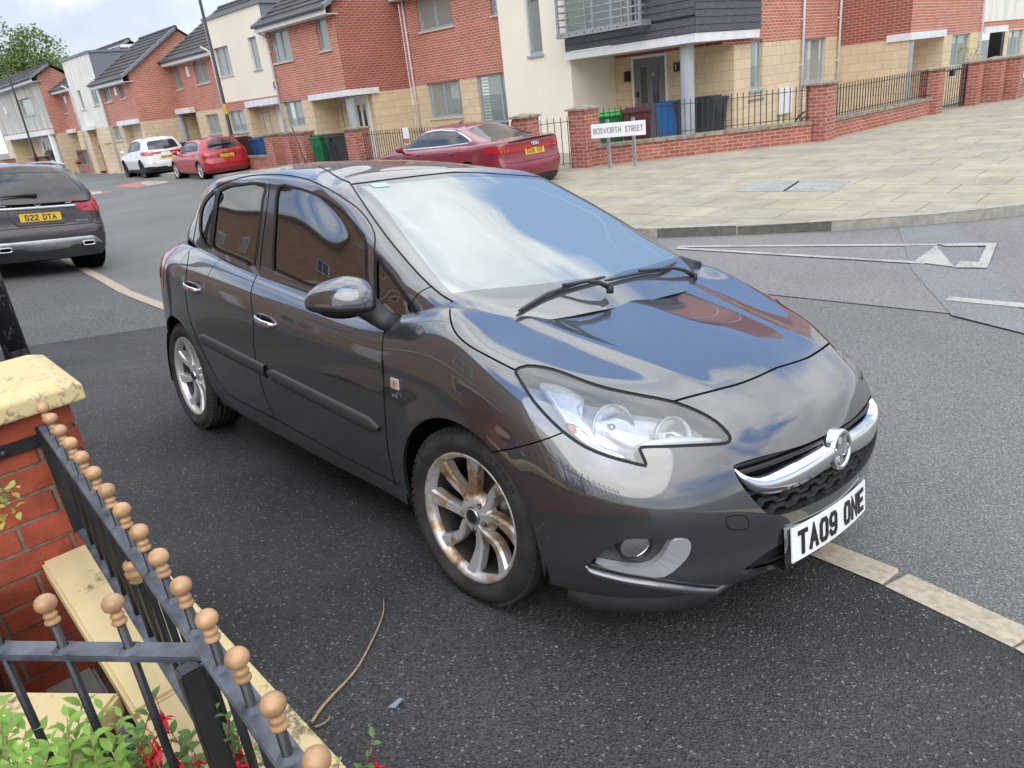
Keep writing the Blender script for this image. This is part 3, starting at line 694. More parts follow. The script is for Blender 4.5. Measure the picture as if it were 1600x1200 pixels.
 b = MB(); b.lathe([(.0, .004), (.052, .004)], 40, Mb); b.build('badge_face', 'gloss_black', bo)
 b = MB()
 for poly in ([(-.022, .044), (.004, .040), (.010, .018), (.030, .030), (.034, .008), (.014, -.010), (.010, -.030), (.026, -.038), (.010, -.048), (-.008, -.046), (-.002, -.022), (-.006, -.002), (-.018, .010), (-.030, .006), (-.034, .030)],
     [(-.040, .0), (-.026, -.004), (-.022, -.022), (-.034, -.034), (-.044, -.018)]):
  b.prism([(-x, y) for x, y in poly][::-1], .004, .0085, Mb)
 b.build('emblem', 'chrome', bo)
 pz = .313; Mp = []
 pc = surf(0, pz, 0)
 def curved(mb):
  for i, (x, y, z) in enumerate(mb.v):   # local x along width, y up, z out
   yy = x; dx = surf(max(-.27, min(.27, yy)), .33).x - surf(0, .33).x
   mb.v[i] = (pc.x + .014 + z + dx * .70 - y * .12, yy, pz + y)
 b = MB(); pts = []
 for k in range(27): pts.append((-.26 + .52 * k / 26, -.0555))
 for k in range(27): pts.append((.26 - .52 * k / 26, .0555))
 gridp = [[(-.26 + .52 * k / 26, -.0555 + .111 * j, 0.) for k in range(27)] for j in (0, 1)]
 b.grid(gridp, smooth=True); b.grid([[(x, y, -.004) for x, y, _ in r] for r in gridp], flip=True)
 rimp = gridp[0] + gridp[1][::-1]; rimp.append(rimp[0]); b.grid([rimp, [(x, y, -.004) for x, y, _ in rimp]], smooth=False, flip=True)
 curved(b); pl = b.build('number_plate', 'plate_white', root)
 b = MB(); strokes(b, 'TA09 ONE', .079, .050, .0135, .011, .004, Matrix.Identity(4), None, .033, .0); curved(b); b.build('lettering', 'plate_black', pl)
 b = MB(); b.grid([[(x, yy, z) for x, yy in zip(np.linspace(-.285, .285, 25), [v] * 25)] for v, z in ((-.075, -.06), (-.070, -.010), (.062, -.010), (.068, -.06))], smooth=True); curved(b); b.build('plate_plinth', 'paint_grey', root)
 def trace(pix, off):
  out = []
  for px, py in densify(pix, False, 4):
   d = Vector(cray(px, py)); h = sk.tree.ray_cast(Vector(CC), d.normalized())
   if h[0]: n = h[1] if h[1].dot(d) < 0 else -h[1]; out.append(h[0] + n * off)
  return out
 pts = [p for p in trace([(916, 880), (924, 889), (945, 896), (985, 905), (1040, 913), (1100, 919), (1150, 918), (1195, 908), (1232, 895), (1262, 878)], .011) if p.y < -.01]
 pts += [Vector((pts[-1].x + .012, 0, pts[-1].z + .0))]; full = pts + [Vector((p.x, -p.y, p.z)) for p in pts[-2::-1]]
 b = MB(); n_ = len(full); b.tube(full, [.004 + .010 * min(1, min(i, n_ - 1 - i) / 5) for i in range(n_)], 10, flat=(.8, 1.)); b.build('bumper_lip', 'paint_grey', root)
 for sg in (-1, 1):
  b = MB(); rr = [[], [], [], []]
  for k in range(25):
   t = k / 24; w = .765 - .40 * t; h_ = sk.tree.ray_cast(Vector((2, -w, .19)), Vector((-1, 0, 0)))[0]; x = h_.x if h_ else .35; hgt = .058 * min(1, (1 - t) * 5) * min(1, .6 + t * 4)
   for j, (o, z) in enumerate(((-.03, .20), (-.022, .19), (-.028, .182 - hgt), (-.045, .182 - hgt))): rr[j].append((x + o, w * sg, z))
  b.grid(rr, flip=(sg < 0)); b.build('air_dam', 'plastic_grey', root)
 for sg, sd in ((1, 'right'), (-1, 'left')):
  hl = sk.panel('headlight', 'lamp_bezel', {10}, root, sides=sd, lip=.0, off=-.08)
  vs, ff, nn = sk.emit({10, 11}, sd, lip=.085); lf = [(f, n) for f, n in zip(ff, nn) if len(set(n)) == 1]
  mesh_n('lamp_rim', vs, [f for f, _ in lf], [n for _, n in lf], 'gloss_black', hl)
  sk.panel('lamp_seal', 'trim_rubber', {11}, hl, sides=sd, off=-.003)
  lens = sk.panel('lamp_lens', 'lens_clear', {10}, hl, sides=sd, off=-.001)
  def at(px, py, dep):   # point inside the lamp behind the lens
   d = Vector(cray(px, py)); h = sk.tree.ray_cast(Vector(CC), d.normalized()); p = h[0] - h[1] * (dep if h[1].dot(d) < 0 else -dep)
   return Vector((p.x, p.y * sg, p.z))
  for (px, py), r, dp in (((962, 655), .066, .050), ((1060, 672), .060, .046)):
   p = at(px, py, dp); nn_ = Vector((.86, -.30 * sg, .25)).normalized()
   M_ = Matrix.Translation(p) @ nn_.to_track_quat('Z', 'Y').to_matrix().to_4x4()
   b = MB(); b.lathe([(.010, -.035), (r * .45, -.030), (r * .8, -.014), (r, .004), (r * 1.04, .004), (r * 1.05, -.01)], 28, M_); b.build('reflector', 'chrome_baked_sheen', hl)
   b = MB(); b.lathe([(.0, .0), (.008, -.002), (.011, -.012), (.010, -.035)], 14, M_); b.build('bulb', 'chrome_dim', hl)
  def fill(poly, dep, mat, name):
   poly = densify(poly, True, 3); cx = sum(p[0] for p in poly) / len(poly); cy = sum(p[1] for p in poly) / len(poly)
   rings = []
   for s_, dd in ((1.0, dep + .02), (.985, dep), (.7, dep + .002), (.35, dep + .004), (.02, dep + .004)):
    rings.append([at(cx + (x - cx) * s_, cy + (y - cy) * s_, dd) for x, y in poly + [poly[0]]])
   b = MB(); b.grid(rings, flip=(sg < 0)); b.build(name, mat, hl)
  fill(Z2([(985, 215), (1150, 195), (1290, 210), (1420, 262), (1500, 330), (1480, 372), (1200, 382), (1120, 372), (1040, 330), (985, 270)]), .062, 'lamp_white', 'reflector_panel')
  fill(Z2([(700, 70), (800, 82), (900, 150), (860, 190), (900, 262), (960, 330), (1060, 385), (1090, 425), (1010, 415), (900, 350), (820, 290), (760, 200), (715, 120)]), .034, 'lamp_white', 'light_guide')
  fill(Z2([(805, 280), (870, 300), (960, 385), (1090, 440), (1100, 455), (1000, 425), (900, 380), (830, 325)]), .016, 'chrome_dim', 'side_reflector')
  fill(Z2([(815, 290), (850, 295), (860, 325), (835, 330)]), .013, 'orange_lens', 'indicator_bulb')
  fill(Z2([(1290, 345), (1480, 352), (1500, 366), (1200, 386), (1130, 380)]), .006, 'lamp_white', 'lower_blade')
 for sg, sd in ((1, 'right'), (-1, 'left')):
  fp = sk.panel('fog_lamp', 'plastic_grey', {30}, root, sides=sd, off=-.022, )
  vs, ff, nn = sk.emit({30}, sd, lip=.022); lf = [(f, n) for f, n in zip(ff, nn) if len(set(n)) == 1]
  mesh_n('pocket_rim', vs, [f for f, _ in lf], [n for _, n in lf], 'plastic_black', fp)
  def fat(px, py, dep):
   d = Vector(cray(px, py)); h = sk.tree.ray_cast(Vector(CC), d.normalized()); n = h[1] if h[1].dot(d) < 0 else -h[1]; p = h[0] - n * dep
   return Vector((p.x, p.y * sg, p.z)), Vector((n.x, n.y * sg, n.z))
  p, n = fat(993, 858, .016); M_ = Matrix.Translation(p) @ (n + Vector((.5, 0, 0))).normalized().to_track_quat('Z', 'Y').to_matrix().to_4x4()
  b = MB(); b.lathe([(.052, -.02), (.052, .006), (.047, .010), (.044, .004)], 32, M_); b.build('fog_ring', 'plastic_black', fp)
  b = MB(); b.lathe([(0, .008), (.02, .007), (.044, .003)], 28, M_); b.build('fog_lens', 'glass_dark', fp)
  poly = Z2([(945, 908), (1000, 918), (1100, 930), (1170, 928), (1215, 905), (1250, 868), (1285, 812), (1355, 808), (1368, 840), (1345, 895), (1250, 972), (1130, 962), (1020, 942)])
  poly = densify(poly, True, 3); cx, cy = 1040, 888
  out = [fat(x, y, -.004)[0] for x, y in poly + [poly[0]]]; mid = [fat(x, y, .02)[0] for x, y in poly + [poly[0]]]
  b = MB(); n_ = len(poly); b.add(out[:-1], [list(range(n_)) if sg < 0 else list(range(n_))[::-1]], smooth=False); b.grid([mid, out], smooth=False)
  o = b.build('chrome_trim', 'chrome_baked_sheen', fp)
  bm = bmesh.new(); bm.from_mesh(o.data); bmesh.ops.triangulate(bm, faces=[f for f in bm.faces if len(f.verts) > 4]); bm.to_mesh(o.data); bm.free()
 for sg, sd in ((-1, 'right'), (1, 'left')):
  for key, x0, x1, z0, z1 in (('r', -2.16, -1.395, .600, .560), ('f', -1.372, -.475, .558, .512)):
   rr = [[] for _ in range(6)]; n = 30
   for k in range(n + 1):
    t = k / n; x = x0 + (x1 - x0) * t; z = z0 + (z1 - z0) * t; hgt = .032 * (min(1, (1 - t) * 12 + .25) if key == 'f' else 1) * min(1, t * 12 + .35)
    for j, (dz, o) in enumerate(((1, -.003), (.93, .008), (.55, .0125), (-.55, .0115), (-.93, .006), (-1, -.003))):
     p = side(x, z + dz * hgt, o, sg); rr[j].append(p)
   b = MB(); b.grid(rr, flip=(sg > 0)); b.grid([[r[0] for r in rr], [side(x0, z0, -.003, sg)] * 6], smooth=False); b.build('door_moulding', 'plastic_grey', doors[key + sd])
  for key, x, z in (('f', -1.325, .806), ('r', -2.165, .868)):
   b = MB(); p0 = side(x - .085, z + .012, -.004, sg); p1 = side(x + .085, z - .014, -.004, sg)
   pts = [p0, p0.lerp(p1, .1) + Vector((0, .020 * sg, 0)), p0.lerp(p1, .35) + Vector((0, .034 * sg, .001)), p0.lerp(p1, .65) + Vector((0, .034 * sg, 0)), p0.lerp(p1, .9) + Vector((0, .020 * sg, 0)), p1]
   b.tube([pts[0]] + [Vector(q) for q in [tuple(a) for a in pts[1:-1]]] + [pts[-1]], [.010, .0135, .0145, .0145, .0135, .010], 12, flat=(.62, 1.25)); b.build('door_handle', 'chrome', doors[key + sd])
   b = MB(); rr = []
   for q in range(5):
    r_ = []
    for k in range(17):
     a = 2 * math.pi * k / 16; s_ = (1, .8, .55, .3, .02)[q]; pp = side(x + .010 + .055 * math.cos(a) * s_, z - .004 + .034 * math.sin(a) * s_, (.0012), sg); r_.append(pp)
    rr.append(r_)
   b.grid(rr, flip=(sg > 0)); b.build('handle_recess', 'gloss_black', doors[key + sd])
  p = side(-.328, .722, .004, sg); b = MB()
  b.bbox(-.353, -.303, p.y - .004, p.y + .004, .702, .742, .003); b.build('side_repeater', 'chrome_baked_sheen', root)
  b = MB(); b.bbox(-.334, -.316, p.y - .0055 if sg < 0 else p.y + .003, p.y - .003 if sg < 0 else p.y + .0055, .712, .732, .001); b.build('repeater_lens', 'orange_lens', root)
  Mt = Matrix.Translation((-.330, p.y + .001 * sg, .678)) @ Matrix(((1, 0, 0, 0), (0, 0, -1, 0), (0, 1, 0, 0), (0, 0, 0, 1))) if sg < 0 else Matrix.Translation((-.330, p.y, .678)) @ Matrix(((-1, 0, 0, 0), (0, 0, 1, 0), (0, 1, 0, 0), (0, 0, 0, 1)))
  b = MB(); strokes(b, 'SRI', .013, .013, .0024, .004, .0012, Mt, {'I': .0025}); b.build('trim_badge', 'chrome', root)
 rimspec(root, sk)
 for cx in (0., -2.51):
  for sg in (-1, 1):
   b = MB(); rr = []
   for r_, y_ in ((.08, .52), (.365, .52), (.368, .70), (.368, .835)): rr.append([(cx + r_ * math.cos(a), y_ * sg, .315 + r_ * math.sin(a)) for a in [math.radians(-16 + 212 * k / 30) for k in range(31)]])
   b.grid(rr); b.build('arch_liner', 'void', root)
 b = MB(); b.bbox(-3.0, .50, -.60, .60, .19, .30, .02); b.bbox(-2.12, -.40, -.76, .76, .19, .30, .02); b.build('floor_pan', 'void', root)
 return root, sk, side, surf, doors
def wheel(parent, mat, R=.312, r=.224, w=.215, sg=-1, name='wheel', spokes=4, detail=True, letters=True):
 """wheel in local coords: axle along local z, z>0 outward"""
 wr = empty(name, parent=parent)
 h = w / 2; b = MB(); S_ = R - r
 prof = [(r - .004, -h + .02), (r + .01, -h + .004), (r + S_ * .45, -h - .004), (R - .022, -h + .006), (R - .006, -h + .022), (R, -h + .045), (R, h - .045), (R - .006, h - .022), (R - .022, h - .006), (r + S_ * .62, h + .003), (r + S_ * .40, h + .004), (r + S_ * .36, h + .002), (r + .012, h - .004), (r + .002, h - .012), (r - .006, h - .020)]
 b.lathe(prof, 96)
 if detail:   # tread blocks: shoulder grooves
  for k in range(72):
   a = 2 * math.pi * k / 72
   for z0, z1 in ((h - .058, h - .012), (-h + .012, -h + .058)):
    Mk = Matrix.Rotation(a, 4, 'Z'); q = [(R - .0026, -.0085, z0), (R - .0026, .0075, z0), (R - .0050, .0105, z1), (R - .0050, -.0055, z1)]
    lo = [(x - .008, y, z) for x, y, z in q]; up = [(x + .003, y, z) for x, y, z in q]
    b.add([Mk @ Vector(p) for p in lo + up], [(4, 5, 6, 7), (0, 1, 5, 4), (1, 2, 6, 5), (2, 3, 7, 6), (3, 0, 4, 7)])
  for z in (-.045, -.015, .015, .045):
   for s_ in (-1, 1): b.lathe([(R - .004, z - .011), (R + .0005, z - .010), (R + .0005, z + .010), (R - .004, z + .011)], 96)
 t = b.build('tyre', 'tyre', wr)
 if letters:
  for txt, a0 in (('SEASON', 128), ('MASTER', 62)):
   mb = MB(); x = 0; 
   for ch_i, ch in enumerate(txt):
    a = math.radians(a0 - ch_i * 8.6); rr = r + S_ * .62
    M_ = Matrix.Translation((rr * math.cos(a), rr * math.sin(a), h + .0022)) @ Matrix.Rotation(a - math.pi / 2, 4, 'Z')
    strokes(mb, ch, .022, .028, .0045, 0, .0022, M_)
   mb.build('sidewall_lettering', 'plastic_grey', wr)
 b = MB(); b.lathe([(r - .004, -h + .02), (r - .020, -h + .03), (r - .028, -.02), (r - .026, h - .075), (r - .016, h - .045)], 72); b.build('rim_barrel', 'barrel_shaded', wr)
 b = MB(); b.lathe([(r - .016, h - .045), (r - .011, h - .026), (r - .003, h - .015), (r + .005, h - .010), (r + .004, h - .006), (r - .004, h - .009), (r - .013, h - .018), (r - .018, h - .030)], 72)
 b.build('rim_lip', mat, wr)
 b = MB()
 ri = r - .010; K = (ri - .035) / .175
 for k in range(spokes):
  base = 2 * math.pi * k / spokes; m_ = 2 * math.pi / spokes / 1.5708
  for cl, ws__ in (([(.035, -.06), (.085, -.20), (.14, -.30), (.21, -.40)], (.0135, .0145, .019, .028)), ([(.035, .20), (.080, .36), (.115, .52), (.155, .52), (.21, .42)], (.013, .013, .015, .018, .026))):
   n = 12; tt = np.linspace(0, len(cl) - 1, n + 1); R1 = [float(np.interp(q, range(len(cl)), [c[0] for c in cl])) for q in tt]; A1 = [float(np.interp(q, range(len(cl)), [c[1] for c in cl])) for q in tt]; W1 = [float(np.interp(q, range(len(cl)), ws__)) for q in tt]
   A1 = [A1[0]] + [(A1[i - 1] + 2 * A1[i] + A1[i + 1]) / 4 for i in range(1, n)] + [A1[-1]]; cen = []
   for i in range(n + 1):
    rad = .035 + (R1[i] - .035) * K; ang = base + A1[i] * m_; t_ = i / n; cen.append((Vector((rad * math.cos(ang), rad * math.sin(ang), 0)), W1[i], h - .028 - .012 * math.sin(t_ * math.pi) + .010 * t_ ** 2))
   L_, R_, Lt, Rt = [], [], [], []
   for i, (p, wd, zt) in enumerate(cen):
    d = (cen[min(i + 1, n)][0] - cen[max(i - 1, 0)][0]).normalized(); nrm = Vector((-d.y, d.x, 0))
    L_.append(p + nrm * wd + Vector((0, 0, zt - .010))); Lt.append(p + nrm * wd * .70 + Vector((0, 0, zt)))
    Rt.append(p - nrm * wd * .80 + Vector((0, 0, zt - .003))); R_.append(p - nrm * wd + Vector((0, 0, zt - .012)))
   lo = [q - Vector((0, 0, .03)) for q in L_]; ro = [q - Vector((0, 0, .03)) for q in R_]
   b.grid([lo, L_, Lt, Rt, R_, ro], smooth=False, flip=False)
 b.lathe([(.078, h - .075), (.072, h - .045), (.058, h - .036), (.036, h - .032), (.030, h - .034)], 40)
 b.build('spokes', mat, wr)
 b = MB()
 for k in range(5):
  a = 2 * math.pi * (k + .5) / 5; M_ = Matrix.Translation((.052 * math.cos(a), .052 * math.sin(a), h - .036)); b.lathe([(.0105, -.01), (.0105, .002), (.008, .003), (.0, -.002)], 12, M_)
 b.build('wheel_bolts', 'plastic_black', wr)
 b = MB(); b.lathe([(.029, h - .04), (.029, h - .026), (.025, h - .0235), (.022, h - .025)], 28); b.build('centre_cap', 'chrome_dim', wr)
 b = MB(); b.lathe([(.022, h - .0255), (0, h - .0255)], 24); b.prism([(-.004, .014), (.006, .008), (.002, 0), (.010, -.012), (-.006, -.008), (-.010, .002)], h - .0255, h - .0235); b.build('cap_emblem', 'plastic_black', wr)
 b = MB(); b.lathe([(.0, -.035), (.125, -.035), (.125, -.020), (.07, -.020), (.07, -.005), (0, -.005)], 36); b.build('brake_disc', 'brake_disc', wr)
 b = MB(); b.lathe([(.0, -.05), (r - .03, -.05)], 36); b.build('dust_shield', 'void', wr)  # dust shield as a black disc, set close behind the spokes to darken openings
 return wr
def rimspec(root, sk):
 for x, mf in ((0., 'rim_stained'), (-2.51, 'rim_clean')):
  for sg in (-1, 1):
   w_ = wheel(root, mf if sg < 0 else 'rim_clean', letters=(x == 0))
   rot = Matrix(((1, 0, 0, 0), (0, 0, -1, 0), (0, 1, 0, 0), (0, 0, 0, 1))) if sg < 0 else Matrix(((-1, 0, 0, 0), (0, 0, 1, 0), (0, 1, 0, 0), (0, 0, 0, 1)))
   steer = Matrix.Rotation(math.radians(2.3), 4, 'Z') if x == 0 else Matrix.Identity(4)
   w_.matrix_local = Matrix.Translation((x, (.849 - .1075) * sg, .312)) @ steer @ rot @ Matrix.Rotation(.35 + (0 if x == 0 else .3), 4, 'Z')
def cabin(root, doors, bsk):
 ip = lambda x, xs, ys: float(np.interp(x, xs, ys))
 zb = lambda x: ip(x, [-2.7, -2.14, -1.62, -1.14, -.3], [1.09, 1.066, 1.01, .935, .89])
 wb = lambda x: ip(x, [-2.7, -2.35, -2.1, -1.8, -1.5, -.9, -.4, -.2], [.70, .745, .764, .778, .785, .785, .765, .745])
 def ws(x, z):
  d = z - zb(x); return wb(x) - (.22 * d + .42 * d * d if d > 0 else .1 * d)
 SX = [-3, -2.75, -2.6, -2.5, -2.35, -2.2, -2.05, -1.9, -1.75, -1.6, -1.45, -1.3, -1.2, -1.07]
 SZ = [1.37, 1.413, 1.437, 1.451, 1.466, 1.476, 1.481, 1.483, 1.4825, 1.479, 1.472, 1.459, 1.447, 1.425]
 zs = lambda x: ip(x, SX, SZ)
 edge = lambda x: ip(x, [-2.75, -2.5, -2.2, -1.9, -1.6, -1.3, -1.1], [1.345, 1.382, 1.412, 1.428, 1.428, 1.408, 1.383])
 cen = [(.03, .925), (-.04, .962), (-.31, 1.10), (-.57, 1.215), (-.82, 1.325), (-1.07, 1.425)]
 wse = [(-.16, .715, .93), (-.215, .70, .990), (-.42, .702, 1.083), (-.63, .667, 1.183), (-.85, .622, 1.288), (-1.086, .553, 1.392)]
 apl = [(-.20, .772, .86), (-.29, .757, .962), (-.50, .736, 1.062), (-.72, .699, 1.165), (-.95, .650, 1.277), (-1.15, .588, 1.380)]
 cols = []
 spx = [-1.24, -1.26, -1.30, -1.36, -1.42, -1.48, -1.56, -1.68, -1.84, -2.05, -2.25, -2.36, -2.42, -2.46, -2.48]
 for k, w in enumerate((0, .26, .50)):
  c = []
  for i in range(6):
   we = wse[i][1]; f = w / .70; s = f ** 2.3; c.append((cen[i][0] + (wse[i][0] - cen[i][0]) * s, we * f, cen[i][1] + (wse[i][2] - cen[i][1]) * s))
  cols.append(c)
 cols.append(list(wse)); cols.append(list(apl))
 cols.append([(-.42, .768, .84), (-.46, .765, .925), (-.64, .733, 1.045), (-.84, .693, 1.162), (-1.05, .643, 1.287), (-1.24, .590, 1.398)])
 for xb, xt in ((-.75, -1.34), (-1.15, -1.50), (-1.6, -1.76), (-2.02, -2.04), (-2.38, -2.30), (-2.64, -2.50)):
  c = []; ze = edge(xt)
  for i, f in enumerate((-.09, .0, .30, .60, .86, 1.)):
   x = xb + (xt - xb) * max(f, 0); z0 = zb(xb) ; z = z0 + (ze - z0) * f
   w = ws(x, z); 
   if i == 5: w = ws(x, z) - .022 if xb > -2.6 else .555
   if xb < -2.6: w = [.70, .70, .672, .64, .60, .545][i]
   c.append((x, w, z))
  cols.append(c)
 cols.append([(-2.82, .60, .98), (-2.82, .60, 1.06), (-2.80, .585, 1.15), (-2.76, .56, 1.25), (-2.71, .53, 1.33), (-2.67, .49, 1.375)])
 cols.append([(-2.93, .38, .98), (-2.92, .38, 1.06), (-2.90, .37, 1.15), (-2.86, .36, 1.26), (-2.82, .34, 1.35), (-2.78, .31, 1.400)])
 cols.append([(-2.97, 0, .98), (-2.96, 0, 1.06), (-2.93, 0, 1.16), (-2.89, 0, 1.27), (-2.86, 0, 1.36), (-2.82, 0, 1.405)])
 for k, c in enumerate(cols):
  xe, we, ze = c[5]; xs = spx[k]
  for f, rw in ((.26, .76), (.58, .42)):
   x = xe + (xs - xe) * f; w = we * rw; s0 = zs(xe) - ze if we > .05 else 0
   drop = (zs(xe) - ze) * (rw ** 2.3); c.append((x, w, zs(x) - drop))
  c.append((xs, 0, zs(xs)))
 rows = [[cols[k][r] for k in range(len(cols))] for r in range(9)]
 P, Nn = dome(rows, 120, 84)
 sk = Skin(P, Nn)
 ZC = lambda L: [(240 + x * .3, 230 + y * .3) for x, y in L]
 ZA = lambda L: [(560 + x * .35, 250 + y * .35) for x, y in L]
 ws_out = [(549, 288), (620, 279), (700, 270), (770, 266), (833, 267), (1050, 380), (1090, 420), (1100, 520), (709, 520), (700, 468), (690, 462), (672, 446), (650, 424), (626.5, 397), (603, 368), (581, 337.5), (564, 312)]
 ws_in = [(566, 292), (640, 284), (720, 276), (800, 272), (900, 310), (1010, 378), (985, 432), (900, 436), (840, 444), (742, 453), (706, 458), (690, 441), (675, 424), (653, 396), (630, 365), (610, 337), (590, 312)]
 sk.region(PH, ws_out, 60, 'windscreen'); sk.region(PH, ws_in, 61, 'windscreen_clear', smooth=0)
 for sgm in ([(549, 288), (620, 279), (700, 270), (770, 266), (833, 267)], [(708, 472), (700, 467), (690, 461), (672, 446), (650, 424), (626.5, 397), (603, 368), (581, 337.5), (564, 312), (546, 285)]):
  sk.strip(PH, sgm, .007, 62, smooth=2)
 sk.strip(PH, [(640, 482), (649, 464), (662, 453), (676, 447)], .004, 62, smooth=3)
 sk.strip(PH, [(546, 285), (530, 278.5), (512, 267), (498, 260)], .007, 62, smooth=2)
 sk.strip(PH, ZC([(1148, 560), (1150, 445), (1085, 340), (1000, 272), (900, 212), (800, 168), (700, 147), (600, 143), (500, 150), (400, 176), (325, 213), (272, 262), (240, 325), (222, 400), (205, 500), (190, 560)]), .006, 62, smooth=3)
 g_fd = ZC([(650, 206), (720, 208), (800, 228), (900, 275), (1000, 350), (1070, 430), (1104, 490), (1108, 640), (1108, 740), (1000, 745), (900, 735), (800, 712), (720, 678), (640, 640), (624, 632), (626, 500), (634, 350)])
 g_rd = ZC([(345, 226), (440, 196), (575, 190), (570, 270), (552, 400), (525, 610), (470, 590), (400, 562), (310, 520), (312, 440), (325, 330)])
 g_rq = ZC([(326, 230), (285, 258), (255, 305), (243, 360), (242, 430), (252, 475), (275, 510), (298, 528), (296, 500), (300, 430), (312, 330)])
 g_fq = ZC([(1158, 566), (1200, 625), (1250, 690), (1320, 790), (1375, 870), (1396, 925), (1385, 950), (1355, 955), (1280, 922), (1200, 885), (1160, 866), (1157, 760)])
 pil = ZC([(575, 188), (652, 204), (632, 400), (622, 635), (572, 625), (524, 612), (552, 400)])
 sk.region(PH, pil, 63, 'b_pillar')
 for poly, rid, nm in ((g_fd, 64, 'front_door_glass'), (g_rd, 65, 'rear_door_glass'), (g_rq, 66, 'rear_quarter_glass'), (g_fq, 67, 'front_quarter_glass')):
  poly = densify(poly, True, 2); sk.region(PH, poly, rid, nm); sk.strip(PH, poly, .011 if rid != 67 else .013, 68, smooth=0, closed=True)
  sk.region(PH, poly, 0 if False else rid, nm, only=(0, 63)) 
 sk.region(BACK, [(-.56, 1.09), (-.56, 1.33), (0.1, 1.35), (.1, 1.09)], 69, 'rear_window')
 sk.strip(PH, ZC([(607, 190), (592, 300), (576, 420), (560, 560), (553, 640)]), .004, 62, smooth=2)
 pnt = 'paint_grey'
 sk.panel('roof', pnt, {0}, root, lip=.004)
 sk.panel('seals', 'trim_rubber', {62}, root, off=-.004)
 sk.panel('windscreen_border', 'glass_border', {60}, root)
 sk.panel('windscreen', 'glass_screen', {61}, root)
 sk.panel('rear_window', 'glass_dark', {69}, root)
 for sd in ('right', 'left'):
  sk.panel('pillar_trim', 'pillar_film', {63}, doors['f' + sd], sides=sd)
  sk.panel('window_seal', 'trim_rubber', {68}, doors['f' + sd], sides=sd, off=.001)
  sk.panel('window_glass', 'glass_side', {64}, doors['f' + sd], sides=sd, off=-.004)
  sk.panel('window_glass', 'glass_side', {65}, doors['r' + sd], sides=sd, off=-.004)
  sk.panel('quarter_glass', 'glass_side', {66}, doors['r' + sd], sides=sd, off=-.004)
  sk.panel('quarter_glass', 'glass_side', {67}, root, sides=sd, off=-.004)
 def scr(x, y, off=0.):
  h = sk.tree.ray_cast(Vector((x, -abs(y), 3)), Vector((0, 0, -1))); n = h[1] if h[1].z > 0 else -h[1]; p = h[0] + n * off
  return Vector((p.x, p.y if y <= 0 else -p.y, p.z))
 b = MB(); b.grid([[scr(-1.00 + .035 * i, -.50 + .08 * j, .002) for j in (0, 1)] for i in (0, 1)]); b.build('sticker', 'tax_sticker', root)
 for pts, pv in (([(-.085, -.515), (-.105, -.36), (-.115, -.18), (-.12, -.02)], (-.02, -.10)), ([(-.10, -.04), (-.11, .16), (-.12, .34), (-.17, .52)], (-.10, .56))):
  P_ = [scr(x, y, .014) for x, y in pts]; n = 24; Q = []
  for k in range(n + 1):
   t = k / n * (len(P_) - 1); i = min(int(t), len(P_) - 2); Q.append(P_[i].lerp(P_[i + 1], t - i))
  Q = [Q[0]] + [(Q[k - 1] + Q[k] * 2 + Q[k + 1]) / 4 for k in range(1, n)] + [Q[-1]]
  b = MB(); b.tube(Q, [.004] + [.0065 + .002 * math.sin(math.pi * k / n) for k in range(1, n)] + [.004], 8, flat=(1.15, .8)); w_ = b.build('wiper', 'plastic_black', root)
  pp = Vector((pv[0], pv[1], scr(-.1, pv[1]).z + .0)) if pv[0] > -.05 else scr(pv[0], pv[1], .01)
  mid = Q[n // 2] + Vector((.0, 0, .012)); m2 = pp.lerp(mid, .5) + Vector((0, 0, .02))
  if pv[0] < -.05: mid = Q[4 * n // 10] + Vector((0, 0, .01)); 
  b = MB(); b.tube([pp, pp.lerp(m2, .5) + Vector((0, 0, .008)), m2, mid], [.011, .009, .007, .006], 8); b.tube([pp - Vector((0, 0, .02)), pp + Vector((0, 0, .010))], .014, 12); b.build('wiper_arm', 'plastic_black', w_)
 b = MB(); c = scr(-2.48, 0)
 b.lathe([(.0, .026), (.018, .024), (.036, .015), (.045, 0), (.045, -.01)], 20, Matrix.Translation(c) @ Matrix.Diagonal((1.5, .75, .9, 1))); b.build('aerial_base', 'paint_grey', root)
 b = MB(); b.tube([c + Vector((.01, 0, .01)), c + Vector((-.05, 0, .09)), c + Vector((-.14, 0, .235))], [.005, .004, .0035], 8); b.build('aerial', 'plastic_black', root)
 for sg, sd in ((-1, 'right'),):
  ax = Vector((-.60, .80 * sg, 0)).normalized(); th = Vector((.80, .60 * sg, .0)).normalized(); up = Vector((0, 0, 1)); c0 = Vector((-.535, .945 * sg, .985))
  def shell(cond, mat, name, par, sc=1.):
   n1, n2 = 40, 24; rows_ = []
   for i in range(n2 + 1):
    v = cond[0] + (cond[1] - cond[0]) * i / n2; r_ = []
    for j in range(n1 + 1):
     u = 2 * math.pi * j / n1; cu, su = math.cos(u), math.sin(u); cv, sv = math.cos(v), math.sin(v)
     e = .72; f = lambda q: math.copysign(abs(q) ** e, q)
     a_ = f(cu) * f(cv); t_ = f(su) * f(cv); z_ = f(sv)
     tap = 1 - .22 * a_                     # thinner at the outer end
     la = .128 * a_ ** 1 ; tt = (.085 if t_ > 0 else .05) * t_ * tap; zz = (.098 * (1 - .34 * max(a_ + .15, 0) ** 1.2) if z_ > 0 else .034) * z_ * (1 - .10 * max(t_, 0))
     r_.append(c0 + (ax * la + th * (tt - .035 * max(a_, 0)) + up * zz) * sc)
    rows_.append(r_)
   b = MB(); b.grid(rows_, flip=(sg > 0)); return b.build(name, mat, par)
  mr = shell((.0, math.pi / 2), pnt, 'door_mirror', doors['f' + sd]); shell((-math.pi / 2, -.0), 'plastic_black', 'mirror_base', mr, .985)
